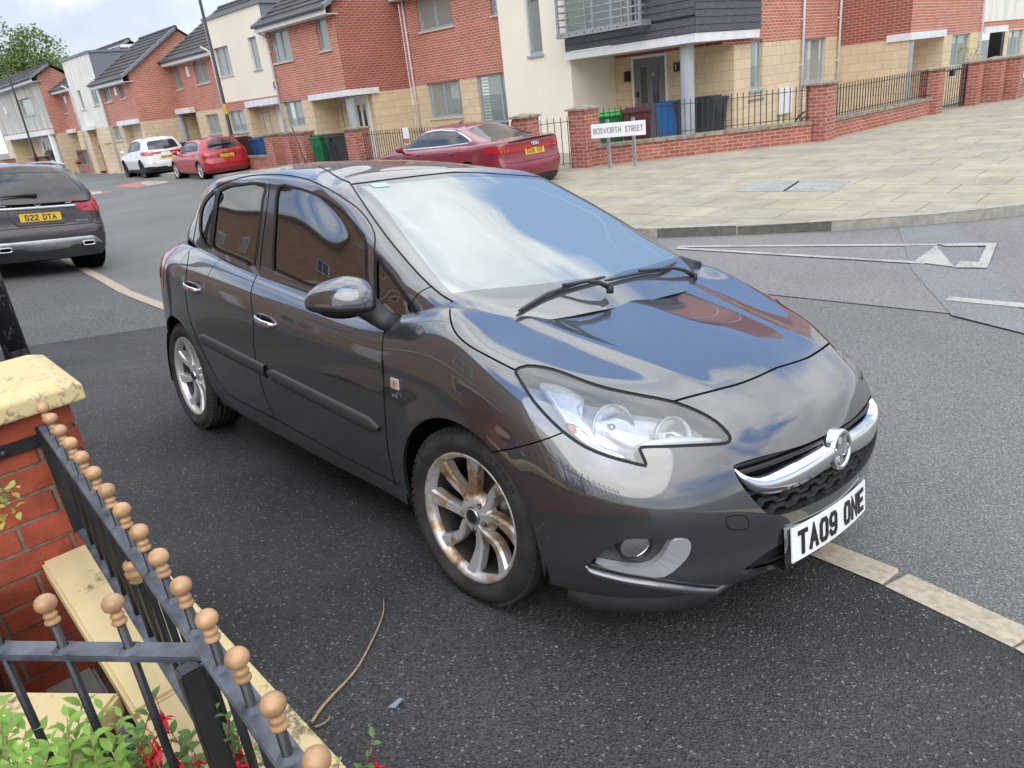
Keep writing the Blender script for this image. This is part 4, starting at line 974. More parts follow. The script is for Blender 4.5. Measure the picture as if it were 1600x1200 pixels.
  b = MB(); p0 = Vector((-.47, .885 * sg, .955)); b.tube([p0 + Vector((-.01, .0, .03)), p0 + Vector((.0, -.03 * sg, .0)), Vector((-.435, .835 * sg, .925)), Vector((-.405, .795 * sg, .905))], [.04, .036, .030, .030], 14, flat=(.6, 1.2)); b.build('mirror_arm', 'plastic_black', mr)
  b = MB(); M_ = Matrix.Translation(c0 - th * .045) @ (-th).to_track_quat('Z', 'Y').to_matrix().to_4x4(); b.lathe([(.0, .0), (.06, .0), (.064, -.004)], 28, M_ @ Matrix.Diagonal((1.7, .95, 1, 1))); b.build('mirror_glass', 'chrome', mr)
 b = MB(); P5 = [(-.31, .655, 1.03), (-.33, .735, 1.0), (-.19, .745, .985), (-.15, .70, .985), (-.20, .64, 1.0)]; b.add([(x, y, z + .012) for x, y, z in P5] + [(x, y, z - .06) for x, y, z in P5], [(4, 3, 2, 1, 0), (0, 1, 6, 5), (1, 2, 7, 6), (2, 3, 8, 7), (3, 4, 9, 8), (4, 0, 5, 9)], smooth=True); b.build('cowl_end', 'plastic_black', root)
 for sg in (-1, 1):
  for x, ht in ((-1.25, .0), (-2.08, -.03)):
   M_ = Matrix.Translation((x, .37 * sg, 0)) @ Matrix.Rotation(math.radians(-14), 4, 'Y'); b = MB()
   b.bbox(.09, .22, -.23, .23, .55, 1.08 + ht, .05, M_); st_ = b.build('seat', 'seat_cloth', root); b = MB(); b.bbox(.08, .16, -.12, .12, 1.06 + ht, 1.28 + ht, .035, M_); b.build('headrest', 'seat_cloth', st_)
 b = MB(); r_ = []
 for i, (x, z) in enumerate(((-.12, .915), (-.30, .955), (-.50, .955), (-.62, .90), (-.66, .78))):
  r_.append([(x - .03 * (abs(k / 10) ** 2), -.70 + 1.4 * (k + 10) / 20 if False else .07 * k, z + (.03 if k < -1 and k > -8 and 1 <= i <= 2 else 0)) for k in range(-10, 11)])
 b.grid(r_, flip=True); b.build('dashboard', 'dash', root)
 b = MB(); M_ = Matrix.Translation((-.74, -.37, .96)) @ Matrix.Rotation(math.radians(-66), 4, 'Y'); P_ = [M_ @ Vector((.185 * math.cos(a), .185 * math.sin(a), 0)) for a in [2 * math.pi * k / 32 for k in range(33)]]
 b.tube(P_, .015, 8, cap=False); b.lathe([(0, .01), (.06, .0), (.07, -.03)], 16, M_)
 for a in (0, 2.1, 4.2): b.tube([M_ @ Vector((.05 * math.cos(a), .05 * math.sin(a), 0)), M_ @ Vector((.18 * math.cos(a), .18 * math.sin(a), 0))], .012, 6)
 b.build('steering_wheel', 'plastic_black', root)
 b = MB(); b.bbox(-.86, -.83, -.12, .12, 1.26, 1.33, .01); b.build('interior_mirror', 'plastic_black', root)
 return sk
# ================================================================ the other cars (own frame: x=0 rear bumper face, forward +x, y left, z up)
for nm, c in (('red_metal', (.40, .008, .016)), ('wine', (.21, .012, .030)), ('white_pearl', (.74, .75, .76)), ('brown_metal', (.040, .028, .030)), ('grey_blue', (.075, .078, .09))):
 paint('paint_' + nm, c, .3 if nm not in ('white_pearl', 'red_metal', 'wine') else .05, .35, ior=1.5)
simple('skid_silver', (.42, .425, .43), .3, metal=.7, noise=.15, nscale=12)
glassy('glass_car', (.10, .11, .11), (.03, .033, .035), 1.75, .75, .01)
def simple_car(name, s, label, loc, yaw, roll=0., zb=-.11, sc=1.):
 L, W = s['L'], s['W']; hw = W / 2
 ip = lambda x, a: float(np.interp(x, [p[0] for p in a], [p[1] for p in a]))
 tail, nose, wid = s['tail'], s['nose'], s['wid']        # (z, x inset), (z, x inset), (z, width factor)
 belt = s['belt']                                        # (x, z) of the shoulder top
 zs = s.get('rows', [.20, .25, .34, .46, .58, .70, .80])
 colsF = [(0, 0.), (.30, .010), (.55, .045), (.74, .115), (.87, .21), (.955, .36), (1., .60)]
 colsR = [(1., .52), (.965, .28), (.89, .15), (.76, .075), (.56, .03), (.30, .006), (0, 0.)]
 side = [L * f for f in (.78, .66, .54, .42, .30, .20)]
 rows = []
 hwz = lambda z: hw * ip(z, wid)
 for r, z in enumerate(zs + ['b0', 'b1', 'd1', 'd2', 'sp']):
  row = []
  for kind, lst in (('F', colsF), ('S', side), ('R', colsR)):
   for it in lst:
    if kind == 'S': x0 = it; g = 1.; off = None
    else: g, off = it; x0 = (L - off) if kind == 'F' else off
    zt = ip(x0, belt)
    if not isinstance(z, str): zz = min(z, zt - .06 - .02 * (len(zs) - r)) if kind != 'S' else min(z, zt - .05 - .02 * (len(zs) - r)); fr = 1; ins = 0
    else: zz = zt - (.025 if z == 'b0' else 0); ins = {'b0': .35, 'b1': 1, 'd1': 1, 'd2': 1, 'sp': 1}[z]
    w = g * hwz(min(zz, .95 if s.get('tall') else .9)); 
    x = x0 - (ip(zz, nose) * (1 - .55 * (g if g < 1 else 1) ** 6) if kind == 'F' else 0) + (ip(zz, tail) * (1 - .55 * (g if g < 1 else 1) ** 6) if kind == 'R' else 0)
    if isinstance(z, str):
     tuck = .055 * ins; w -= tuck * (g ** 2 if g < 1 else 1)
     if kind == 'F': x -= .05 * ins
     if kind == 'R': x += .03 * ins
     k = {'b0': 0, 'b1': 0, 'd1': .3, 'd2': .65, 'sp': 1}[z]
     if k:
      xs = L * .72 - .9 * (1 - (x / L)) * 0 if kind == 'F' else x
      cx = L * .5
      if kind == 'F': x = x + (L * .60 + .25 * L * (1 - off / .7) * .55 - x) * k
      if kind == 'R': x = x + (L * .22 - .08 * L * (1 - off / .6) - x) * k
      w = w * (1 - k); crown = ip(x, s['crown']); zz = ip(x, belt) + crown * (1 - (w / hw) ** 2)
      if z == 'sp': w = 0
    row.append((x, w if g > 0 else 0, zz))
  rows.append(row)
 P, Nn = dome(rows, 84, 50)
 P = P.copy()
 for cx in s['axles']:
  d = np.sqrt((P[..., 0] - cx) ** 2 + (P[..., 2] - s['R']) ** 2); P[..., 1] -= .016 * np.exp(-((d - s['R'] - .05) / .06) ** 2) * (P[..., 1] < -hw * .7) * (P[..., 2] < .88)
 sk = Skin(P, Nn)
 for cx in s['axles']:
  r = s['R'] + s.get('archgap', .045)
  sk.region(SIDE, [(cx + r * math.cos(a), s['R'] + r * math.sin(a)) for a in [k * 2 * math.pi / 36 for k in range(36)]], 90)
  sk.region(SIDE, [(cx - r * .98, 0), (cx + r * .98, 0), (cx + r, s['R'] * .9), (cx - r, s['R'] * .9)], 90)
 rid = 10; parts = []
 for nm, view, poly, mat, off in s['cuts']:
  sk.region({'S': SIDE, 'F': FRONT, 'B': BACK, 'T': TOP}[view], poly, rid); parts.append((nm, mat, rid, off)); rid += 1
 for view, pl, w in s.get('seams', []): sk.strip({'S': SIDE, 'F': FRONT, 'B': BACK, 'T': TOP}[view], pl, w, 1, smooth=0)
 root = empty(name, (0, 0, 0), 0, label, 'car')
 sk.panel('body_shell', s['paint'], {0}, root, lip=.02)
 sk.panel('under_shell', 'void', set(range(0, rid)) - {90}, root, off=-.018)
 for nm, mat, r_, off in parts:
  if s.get('split', True) and nm in ('tail_light', 'headlight', 'fog_light', 'exhaust_pipe'):
   for sd in ('right', 'left'): sk.panel(nm, mat, {r_}, root, sides=sd, off=off, lip=.02)
  else: sk.panel(nm, mat, {r_}, root, off=off, lip=.012 if off > 0 else 0)
 c = s['cabin']   # dict: wsb (x,z), wst, rt (rear top), rb (rear base), edge list (x,z) roof edge, we width at roof edge, wbelt, spine [(x,z)]
 wsb, wst, rt, rb = c['wsb'], c['wst'], c['rt'], c['rb']; we, wbt = c['we'], c['wb']; ze = lambda x: ip(x, c['edge']); zsp = lambda x: ip(x, c['spine'])
 fr = (-.12, 0, .33, .66, .88, 1.)
 def side_pt(xb, xt, f, drop=.0):
  x = xb + (xt - xb) * max(f, 0); zb_ = ip(xb, belt) - .01; zt = ze(xt); z = zb_ + (zt - zb_) * f
  w = wbt - (wbt - we) * (.55 * max(f, 0) + .45 * max(f, 0) ** 2.2); return (x, w - drop, z)
 cols = []
 n5 = lambda a, b, f: a + (b - a) * f
 for g in (0, .38, .72, .93):
  co = []
  for f in fr:
   wtop = n5(wbt, we, .55 * max(f, 0) + .45 * max(f, 0) ** 2.2) - .03
   bow = .16 * g ** 2.2; x = n5(wsb[0], wst[0], f) - bow * (1 - .6 * max(f, 0)); zt_ = n5(wsb[1], zsp(wst[0]) - (zsp(wst[0]) - ze(wst[0] - .1)) * g ** 2.3, f) + .03 * math.sin(math.pi * max(f, 0)) * (1 - g)
   co.append((x, wtop * g, zt_))
  cols.append(co)
 A0, A1 = wsb[0] - .28, wst[0] - .16; B0, B1 = rb[0] + .22, rt[0] + .12
 for k in range(7):
  t = k / 6; xb = A0 + (B0 - A0) * t; xt = A1 + (B1 - A1) * t; cols.append([side_pt(xb, xt, f) for f in fr])
 for g in (.93, .70, .36, 0):
  co = []
  for f in fr:
   wtop = n5(wbt, we, .55 * max(f, 0) + .45 * max(f, 0) ** 2.2) - .03
   bow = .13 * g ** 2.4; x = n5(rb[0], rt[0], f) + bow; zt_ = n5(rb[1], zsp(rt[0]) - (zsp(rt[0]) - ze(rt[0])) * g ** 2.3, f)
   co.append((x + c.get('rbulge', 0) * math.sin(math.pi * max(f, 0)), wtop * g, zt_))
  cols.append(co)
 spx = [n5(wst[0] - .18, rt[0] + .15, k / 14) for k in range(15)]
 for k, co in enumerate(cols):
  xe, w_, z_ = co[5]; xs = spx[k]
  for f, rw in ((.28, .74), (.6, .40)):
   x = xe + (xs - xe) * f; co.append((x, w_ * rw, zsp(x) - (zsp(xe) - z_) * rw ** 2.3))
  co.append((xs, 0, zsp(xs)))
 P, Nn = dome([[cols[k][r] for k in range(15)] for r in range(9)], 72, 44)
 ck = Skin(P, Nn); rid = 10
 for nm, view, poly, mat, off in c['cuts']:
  v = {'S': SIDE, 'F': FRONT, 'B': BACK, 'T': TOP}[view]
  ck.region(v, poly, rid); 
  if nm == 'side_window': ck.strip(v, poly, s.get('fw', .026), 50, smooth=0, closed=True); ck.region(v, poly, rid, only=(0,))
  s.setdefault('_g', []).append((nm, mat, rid, off)); rid += 1
 ck.panel('roof', c.get('paint', s['paint']), {0}, root)
 ck.panel('window_frame', s.get('frame', 'trim_rubber'), {50}, root, off=.002)
 for nm, mat, r_, off in s.pop('_g'):
  if nm in ('side_window',):
   for sd in ('right', 'left'): ck.panel(nm, mat, {r_}, root, sides=sd, off=off)
  else: ck.panel(nm, mat, {r_}, root, off=off)
 for cx in s['axles']:
  for sg in (-1, 1):
   w_ = wheel(root, s['rim'], R=s['R'], r=s['R'] * .72, w=.22, sg=sg, detail=False, letters=False)
   rot = Matrix(((1, 0, 0, 0), (0, 0, -1, 0), (0, 1, 0, 0), (0, 0, 0, 1))) if sg < 0 else Matrix(((-1, 0, 0, 0), (0, 0, 1, 0), (0, 1, 0, 0), (0, 0, 0, 1)))
   w_.matrix_local = Matrix.Translation((cx, (hw - .125) * sg, s['R'])) @ rot
   M_ = Matrix.Translation((cx, (hw - .34) * sg, s['R'])) @ Matrix.Rotation(math.radians(-90 * sg), 4, 'X')
   b = MB(); b.lathe([(.1, 0), (s['R'] + .06, 0), (s['R'] + .065, .10), (s['R'] + .065, .30)], 28, M_); b.build('arch_liner', 'void', root)
 b = MB(); b.bbox(.25, L - .3, -hw * .68, hw * .68, .17, .30, .02); b.build('floor_pan', 'void', root)
 mx_, mz = c['mirror']
 for sg in (-1, 1):
  b = MB(); M_ = Matrix.Translation((mx_, (hw + .06) * sg, mz)) @ Matrix.Rotation(.25 * sg, 4, 'Z')
  b.lathe([(.0, -1.), (.45, -.9), (.8, -.55), (.97, 0), (.85, .5), (.5, .88), (0, 1.)], 16, M_ @ Matrix.Diagonal((.075, .12, .075, 1))); b.tube([(mx_, (hw + .02) * sg, mz - .05), (mx_ + .04, (hw - .08) * sg, mz - .09)], .03, 8)
  b.build('door_mirror', s.get('mirror_mat', s['paint']), root)
 def back(y, z, off=0.):
  h = sk.tree.ray_cast(Vector((-1, -abs(y), z)), Vector((1, 0, 0))); p = h[0]; return Vector((p.x - off, y, z))
 def frontp(y, z, off=0.):
  h = sk.tree.ray_cast(Vector((L + 1, -abs(y), z)), Vector((-1, 0, 0))); p = h[0]; return Vector((p.x + off, y, z))
 def sidep(x, z, off=0., sg=-1):
  h = sk.tree.ray_cast(Vector((x, -3, z)), Vector((0, 1, 0))); return Vector((x, (h[0].y - off) * (1 if sg < 0 else -1), z))
 for sg in (-1, 1):
  for x in s['handles']:
   p = sidep(x, s['handle_z'], .012, sg); b = MB(); b.tube([p + Vector((-.09, -.012 * sg, 0)), p + Vector((-.06, .012 * sg, 0)), p + Vector((.06, .012 * sg, 0)), p + Vector((.09, -.012 * sg, 0))], .013, 8, flat=(.6, 1.2)); b.build('door_handle', s.get('handle_mat', 'chrome'), root)
 if s.get('plate'):
  txt, z, tilt, end = s['plate']
  if end == 'rear':
   p = back(.2, z); nrm = Vector((-1, 0, tilt)).normalized(); X_ = Vector((0, -1, 0)); Y_ = nrm.cross(X_); p = Vector((p.x - .012, 0, z))
  else:
   p = frontp(.2, z); nrm = Vector((1, 0, tilt)).normalized(); X_ = Vector((0, 1, 0)); Y_ = nrm.cross(X_); p = Vector((p.x + .03, 0, z))
  M_ = Matrix([[X_.x, Y_.x, nrm.x, p.x], [X_.y, Y_.y, nrm.y, p.y], [X_.z, Y_.z, nrm.z, p.z], [0, 0, 0, 1]])
  plate(root, txt, M_, 'plate_yellow' if end == 'rear' else 'plate_white')
 extra = s.get('extra')
 if extra: extra(root, back, frontp, sidep, ck)
 ca, sa = math.cos(yaw), math.sin(yaw)
 root.matrix_world = Matrix.Translation((loc[0], loc[1], zb)) @ Matrix.Rotation(yaw, 4, 'Z') @ Matrix.Rotation(math.radians(roll), 4, 'X') @ Matrix.Scale(sc, 4)
 return root
def mirx(p): return [(-y, z) for y, z in p]
def ring(root, M_, R_, r_, mat, name, par=None):
 b = MB(); b.tube([M_ @ Vector((R_ * math.cos(a), R_ * math.sin(a), 0)) for a in [2 * math.pi * k / 28 for k in range(29)]], r_, 6, cap=False); return b.build(name, mat, par or root)
def back_m(p, tilt=0.):
 nrm = Vector((-1, 0, tilt)).normalized(); X_ = Vector((0, -1, 0)); Y_ = nrm.cross(X_); return Matrix([[X_.x, Y_.x, nrm.x, p[0]], [X_.y, Y_.y, nrm.y, p[1]], [X_.z, Y_.z, nrm.z, p[2]], [0, 0, 0, 1]])
def rear_text(root, txt, p, h, w, mat='chrome', th=None, tilt=.15, gap=.006):
 b = MB(); strokes(b, txt, h, w, th or h * .18, gap, .004, back_m(p, tilt), {'I': .008, '1': .01}); b.build('rear_badge', mat, root)
def suv_extra(root, back, front, side, ck):
 p = back(0, .985, .035); M_ = back_m((p.x, 0, .985), .45); o = ring(root, M_, .043, .006, 'chrome', 'star_badge')
 b = MB(); 
 for a in (90, 210, 330): a = math.radians(a); b.prism([(.040 * math.cos(a), .040 * math.sin(a)), (.007 * math.cos(a + 2.1), .007 * math.sin(a + 2.1)), (.007 * math.cos(a - 2.1), .007 * math.sin(a - 2.1))], -.002, .004, M_)
 b.build('star', 'chrome', o)
 b = MB(); pts = [back(y, .918, .014) for y in np.linspace(-.50, .50, 21)]; b.tube(pts, .020, 8, flat=(.7, 1.0)); b.build('chrome_strip', 'chrome_baked_sheen', root)
 p = back(.42, .965, .006); rear_text(root, 'GLA220', (p.x - .022, .42, .970), .026, .030, gap=.010, tilt=.4); p = back(-.38, .965, .006); rear_text(root, 'CDI', (p.x - .022, -.40, .970), .026, .030, gap=.008, tilt=.4)
 p = back(-.55, .705, .006); rear_text(root, '4MATIC', (p.x - .012, -.52, .705), .018, .022, gap=.007)
 b = MB(); x, z = -.02, 1.10
 h = lambda y, z: ck.tree.ray_cast(Vector((-1, -abs(y), z)), Vector((1, 0, 0)))[0].x
 a0 = Vector((h(.0, 1.085) - .03, -.02, 1.085)); b.tube([a0, a0 + Vector((-.0, .12, .012)), Vector((h(.2, 1.09) - .02, .42, 1.085))], [.028, .020, .008], 8, flat=(.7, 1)); b.build('rear_wiper', 'plastic_black', root)
 for sg in (-1, 1):
  pts = [Vector((x, sg * .585, float(np.interp(x, [.5, 1.2, 2.0, 2.7], [1.475, 1.53, 1.535, 1.50])))) for x in np.linspace(.55, 2.6, 12)]; b = MB(); b.tube(pts, .017, 8); b.build('roof_rail', 'chrome_dim', root)
 b = MB(); pts = [back(y, z, .006) for y, z in ((-.38, .87), (-.31, .705), (-.27, .69), (.27, .69), (.31, .705), (.38, .87))]; b.tube(pts, .009, 6); b.build('plate_recess', 'paint_brown_metal', root)
 rr = [[], [], [], [], []]
 for y in np.linspace(-.74, .74, 41):
  a = abs(y); zt = .475 - .10 * max(0, (a - .60) / .14) ** 1.5; zl = .33 + (.05 if a > .34 else .05 * (a / .34) ** 3) ; zl = min(zl, zt - .03)
  for j, (z, o) in enumerate(((zt + .008, .002), (zt - .01, .022), ((zt + zl) / 2, .026), (zl, .012), (zl - .012, -.01))): p = back(y, max(z, .27), o); rr[j].append((p.x, y, z))
 b = MB(); b.grid(rr); b.build('skid_plate', 'skid_silver', root)
 for sg in (-1, 1):
  p = back(.53 * sg, .385, .03); M_ = back_m((p.x, .53 * sg, .385)); b = MB()
  o_ = [(.085 * math.copysign(abs(math.cos(a)) ** .5, math.cos(a)), .035 * math.copysign(abs(math.sin(a)) ** .5, math.sin(a))) for a in [2 * math.pi * k / 24 for k in range(24)]]
  outer = [M_ @ Vector((x, y, -.02)) for x, y in o_]; o2 = [M_ @ Vector((x, y, .02)) for x, y in o_]; i2 = [M_ @ Vector((x * .80, y * .66, .018)) for x, y in o_]; i0 = [M_ @ Vector((x * .78, y * .62, -.02)) for x, y in o_]
  b.grid([q + [q[0]] for q in (outer, o2, i2, i0)], flip=False); b.add(i0, [list(range(24))]); e_ = b.build('exhaust_pipe', 'chrome', root)
  b = MB(); b.add([M_ @ Vector((x * .77, y * .6, .0)) for x, y in o_], [list(range(24))]); b.build('pipe_opening', 'void', e_)
suv = dict(L=4.43, W=1.81, R=.345, axles=(.80, 3.50), paint='paint_brown_metal', rim='rim_clean', tall=1,
 tail=[(.2, .10), (.36, .02), (.50, 0.), (.62, .02), (.70, .085), (.80, .10), (.9, .11), (1.0, .17), (1.06, .22)], nose=[(.2, .08), (.5, 0), (.7, .04), (.9, .2)],
 wid=[(.18, .88), (.26, .955), (.45, .985), (.62, 1.), (.8, .99), (.95, .95), (1.05, .90)], belt=[(0, 1.04), (.5, 1.06), (1.5, 1.04), (3., .98), (3.6, .96), (4.1, .88), (4.43, .80)], crown=[(0, 0), (1, 0), (3, .05), (4.4, .03)],
 cuts=[('tail_light', 'B', [(-.47, .945), (-.49, .875), (-.56, .835), (-.9, .815), (-1.0, .83), (-1.0, 1.0), (-.84, 1.045), (-.70, 1.03), (-.53, .995)], 'red_lens', .008), ('lower_bumper', 'B', [(-1, .17), (-1, .47), (-.86, .50), (-.7, .52), (.1, .52), (.1, .17)], 'plastic_grey', .004)],
 seams=[('B', [(-.80, .62), (-.66, .655), (.1, .655)], .008), ('B', [(-.695, .83), (-.69, .70), (-.64, .655)], .006), ('B', [(-.72, .83), (-.715, 1.03)], .006)],
 cabin=dict(wsb=(3.25, .98), wst=(2.65, 1.43), rt=(.42, 1.46), rb=(.13, 1.03), rbulge=-.03, edge=[(.3, 1.425), (1.0, 1.475), (1.8, 1.485), (2.6, 1.42)], spine=[(.25, 1.46), (.8, 1.515), (1.5, 1.54), (2.2, 1.525), (2.7, 1.455)], we=.585, wb=.80, mirror=(3.0, 1.06),
  cuts=[('rear_window', 'B', [(-.66, 1.085), (-.56, 1.345), (-.50, 1.385), (.1, 1.40), (.1, 1.06)], 'glass_car', -.004), ('side_window', 'S', [(.72, 1.12), (.95, 1.38), (1.5, 1.425), (2.4, 1.40), (2.95, 1.10), (2.9, 1.045), (1.2, 1.09)], 'glass_car', -.004), ('windscreen', 'F', [(-.72, 1.04), (-.56, 1.41), (.1, 1.45), (.1, 1.0)], 'glass_car', -.004)]),
 handles=(1.15, 2.15), handle_z=.90, plate=('S22 DTA', .79, .12, 'rear'), extra=suv_extra)
def a5_extra(root, back, front, side, ck):
 p = back(0, .93, .014)
 b = None
 for k in range(4):
  M_ = back_m((p.x - .006, .066 - .044 * k, .93), .25); o = ring(root, M_, .030, .0055, 'chrome', 'ring_badge') if b is None else ring(root, M_, .030, .0055, 'chrome', 'ring', b)
  b = b or o
 mb = MB(); pts = [Vector((.045 + .06 * (abs(y) / .62) ** 2, y, 1.035 - .02 * (abs(y) / .62) ** 2)) for y in np.linspace(-.62, .62, 25)]; mb.tube(pts, .018, 8, flat=(1.7, .5)); mb.build('boot_spoiler', 'gloss_black', root)
 rear_text(root, 'QUATTRO', (back(-.58, .84, .005).x, -.56, .845), .016, .018)
 for y in (.66, .72, .78): 
  pts = [back(y + .0, .88, .006), back(y + .02, .80, .006)]; mb = MB(); mb.tube(pts, .007, 6); mb.build('light_bar', 'orange_lens', root)
 mb = MB(); mb.tube([(2.2, 0, 1.375), (2.12, 0, 1.42), (2.02, 0, 1.425)], [.022, .018, .006], 8, flat=(.5, 1)); mb.build('aerial', 'paint_wine', root)
a5 = dict(L=4.73, W=1.84, R=.335, axles=(1.03, 3.86), paint='paint_wine', rim='rim_clean', frame='chrome', fw=.017, rows=[.17, .22, .31, .43, .56, .68, .79],
 tail=[(.18, .14), (.34, .03), (.48, 0), (.60, .0), (.70, .05), (.8, .06), (.9, .05), (1.0, .04), (1.04, .03)], nose=[(.2, .1), (.45, 0), (.6, .03), (.8, .12)],
 wid=[(.16, .87), (.25, .95), (.45, .985), (.62, 1.), (.8, .985), (.92, .955), (1.0, .93)], belt=[(0, 1.015), (.4, 1.035), (1.0, .99), (2.0, .955), (3.2, .92), (3.8, .90), (4.3, .80), (4.73, .68)], crown=[(0, .0), (.6, .03), (1, .0), (3, .04), (4.6, .03)],
 cuts=[('tail_light', 'B', [(-.42, .895), (-.62, .92), (-.86, .93), (-1, .93), (-1, .85), (-.80, .82), (-.72, .835), (-.60, .885)], 'red_lens', .006), ('tail_light', 'S', [(-.1, .83), (-.1, .93), (.34, .905), (.28, .85), (.15, .83), (-.1, .82)], 'red_lens', .006), ('lower_bumper', 'B', [(-1, .15), (-1, .25), (-.75, .30), (-.6, .34), (.1, .34), (.1, .15)], 'plastic_black', .003)],
 seams=[('B', [(-.80, .64), (-.55, .62), (.1, .62)], .008), ('S', [(1.28, .98), (1.24, .80), (1.36, .52), (1.42, .30)], .006), ('S', [(2.42, .95), (2.46, .6), (2.44, .26)], .006), ('S', [(3.45, .93), (3.42, .6), (3.36, .26)], .006)],
 cabin=dict(wsb=(3.52, .94), wst=(2.80, 1.33), rt=(1.45, 1.335), rb=(.46, 1.02), rbulge=.04, edge=[(1.0, 1.22), (1.4, 1.285), (2.0, 1.335), (2.6, 1.32), (2.8, 1.285)], spine=[(.9, 1.22), (1.4, 1.325), (1.9, 1.375), (2.4, 1.385), (2.9, 1.345)], we=.545, wb=.80, mirror=(3.12, .99),
  cuts=[('rear_window', 'T', [(.60, .1), (.60, -.56), (.68, -.62), (1.30, -.50), (1.42, -.44), (1.42, .1)], 'glass_car', -.003), ('side_window', 'S', [(1.10, 1.045), (1.0, 1.085), (1.3, 1.19), (1.65, 1.275), (2.15, 1.31), (2.6, 1.285), (3.0, 1.12), (3.25, .985), (3.2, .965), (2.0, .995)], 'glass_car', -.003), ('windscreen', 'F', [(-.72, .98), (-.56, 1.28), (.1, 1.34), (.1, .95)], 'glass_car', -.004)]),
 handles=(1.52, 2.62), handle_z=.86, handle_mat='paint_wine', plate=('SA06 DAF', .79, .12, 'rear'), extra=a5_extra)
def rh_extra(root, back, front, side, ck):
 p = back(0, .93, .01); M_ = back_m((p.x, 0, .93), .25); o = ring(root, M_, .035, .005, 'chrome', 'round_badge')
 b = MB(); h = lambda y, z: ck.tree.ray_cast(Vector((-1, -abs(y), z)), Vector((1, 0, 0)))[0].x
 a0 = Vector((h(.0, 1.03) - .03, 0, 1.03)); b.tube([a0, a0 + Vector((0, .1, .012)), Vector((h(.2, 1.04) - .02, .34, 1.03))], [.026, .018, .008], 8, flat=(.7, 1)); b.build('rear_wiper', 'plastic_black', root)
 b = MB(); rr = [[], []]
 for y in np.linspace(-.50, .50, 11): rr[0].append((.28 + .05 * abs(y / .5) ** 2, y, 1.405)); rr[1].append((.14 + .07 * abs(y / .5) ** 2, y, 1.375))
 b.grid(rr); b.grid([[(x, y, z - .02) for x, y, z in q] for q in rr][::-1]); b.build('roof_spoiler', 'paint_red_metal', root)
red = dict(L=4.20, W=1.78, R=.315, axles=(.78, 3.45), paint='paint_red_metal', rim='rim_clean',
 tail=[(.2, .10), (.34, .02), (.48, 0.), (.60, .015), (.70, .08), (.80, .09), (.9, .12), (1.0, .18)], nose=[(.2, .08), (.45, 0), (.7, .06), (.85, .2)],
 wid=[(.18, .88), (.26, .955), (.45, .985), (.62, 1.), (.8, .985), (.95, .93)], belt=[(0, .98), (.5, 1.0), (1.5, .96), (2.9, .90), (3.4, .88), (3.9, .80), (4.2, .70)], crown=[(0, 0), (1, 0), (3, .05), (4.2, .03)],
 cuts=[('tail_light', 'B', [(-.47, .93), (-.50, .84), (-.60, .80), (-.9, .80), (-1.0, .82), (-1.0, .98), (-.80, .985), (-.6, .96)], 'red_lens', .008), ('lower_bumper', 'B', [(-1, .17), (-1, .26), (-.7, .33), (-.6, .36), (.1, .36), (.1, .17)], 'paint_wine', .004), ('plate_recess', 'B', [(-.36, .71), (-.40, .83), (-.36, .865), (.1, .865), (.1, .69)], 'paint_wine', -.012)],
 seams=[('B', [(-.80, .60), (-.6, .615), (.1, .615)], .008), ('S', [(1.05, .95), (1.10, .75), (1.22, .5), (1.25, .26)], .006), ('S', [(2.02, .92), (2.04, .6), (2.02, .24)], .006), ('S', [(3.1, .9), (3.08, .6), (3.02, .24)], .006)],
 cabin=dict(wsb=(3.18, .92), wst=(2.55, 1.34), rt=(.52, 1.37), rb=(.18, .98), rbulge=-.03, edge=[(.3, 1.30), (.9, 1.37), (1.7, 1.385), (2.5, 1.32)], spine=[(.3, 1.37), (.8, 1.415), (1.5, 1.435), (2.1, 1.42), (2.6, 1.36)], we=.565, wb=.78, mirror=(2.85, .99),
  cuts=[('rear_window', 'B', [(-.58, 1.025), (-.50, 1.26), (-.44, 1.31), (.1, 1.325), (.1, 1.0)], 'glass_car', -.004), ('side_window', 'S', [(.80, 1.06), (1.02, 1.24), (1.5, 1.32), (2.3, 1.30), (2.85, 1.03), (2.8, .985), (1.2, 1.025)], 'glass_car', -.004), ('windscreen', 'F', [(-.70, .98), (-.54, 1.32), (.1, 1.36), (.1, .94)], 'glass_car', -.004)]),
 handles=(1.2, 2.15), handle_z=.84, handle_mat='paint_red_metal', plate=('LC17 OLW', .77, .12, 'rear'), extra=rh_extra)
def wh_extra(root, back, front, side, ck):
 p = back(0, .98, .01); M_ = back_m((p.x, 0, .985), .25); o = ring(root, M_ @ Matrix.Diagonal((1.35, 1, 1, 1)), .032, .005, 'chrome', 'oval_badge')
 b = MB(); h = lambda y, z: ck.tree.ray_cast(Vector((-1, -abs(y), z)), Vector((1, 0, 0)))[0].x
 a0 = Vector((h(.0, 1.11) - .03, 0, 1.11)); b.tube([a0, a0 + Vector((0, -.1, .012)), Vector((h(.2, 1.12) - .02, -.38, 1.12))], [.026, .018, .008], 8, flat=(.7, 1)); b.build('rear_wiper', 'plastic_black', root)
 for sg in (-1, 1):
  b = MB(); p0 = back(.50 * sg, .60, .008); p1 = back(.66 * sg, .605, .008); b.tube([p0, p1], .014, 6); b.build('bumper_reflector', 'red_lens', root)
 b = MB(); b.tube([(.62, 0, 1.60), (.56, 0, 1.65), (.50, 0, 1.655)], [.022, .018, .006], 8, flat=(.5, 1)); b.build('aerial', 'plastic_black', root)
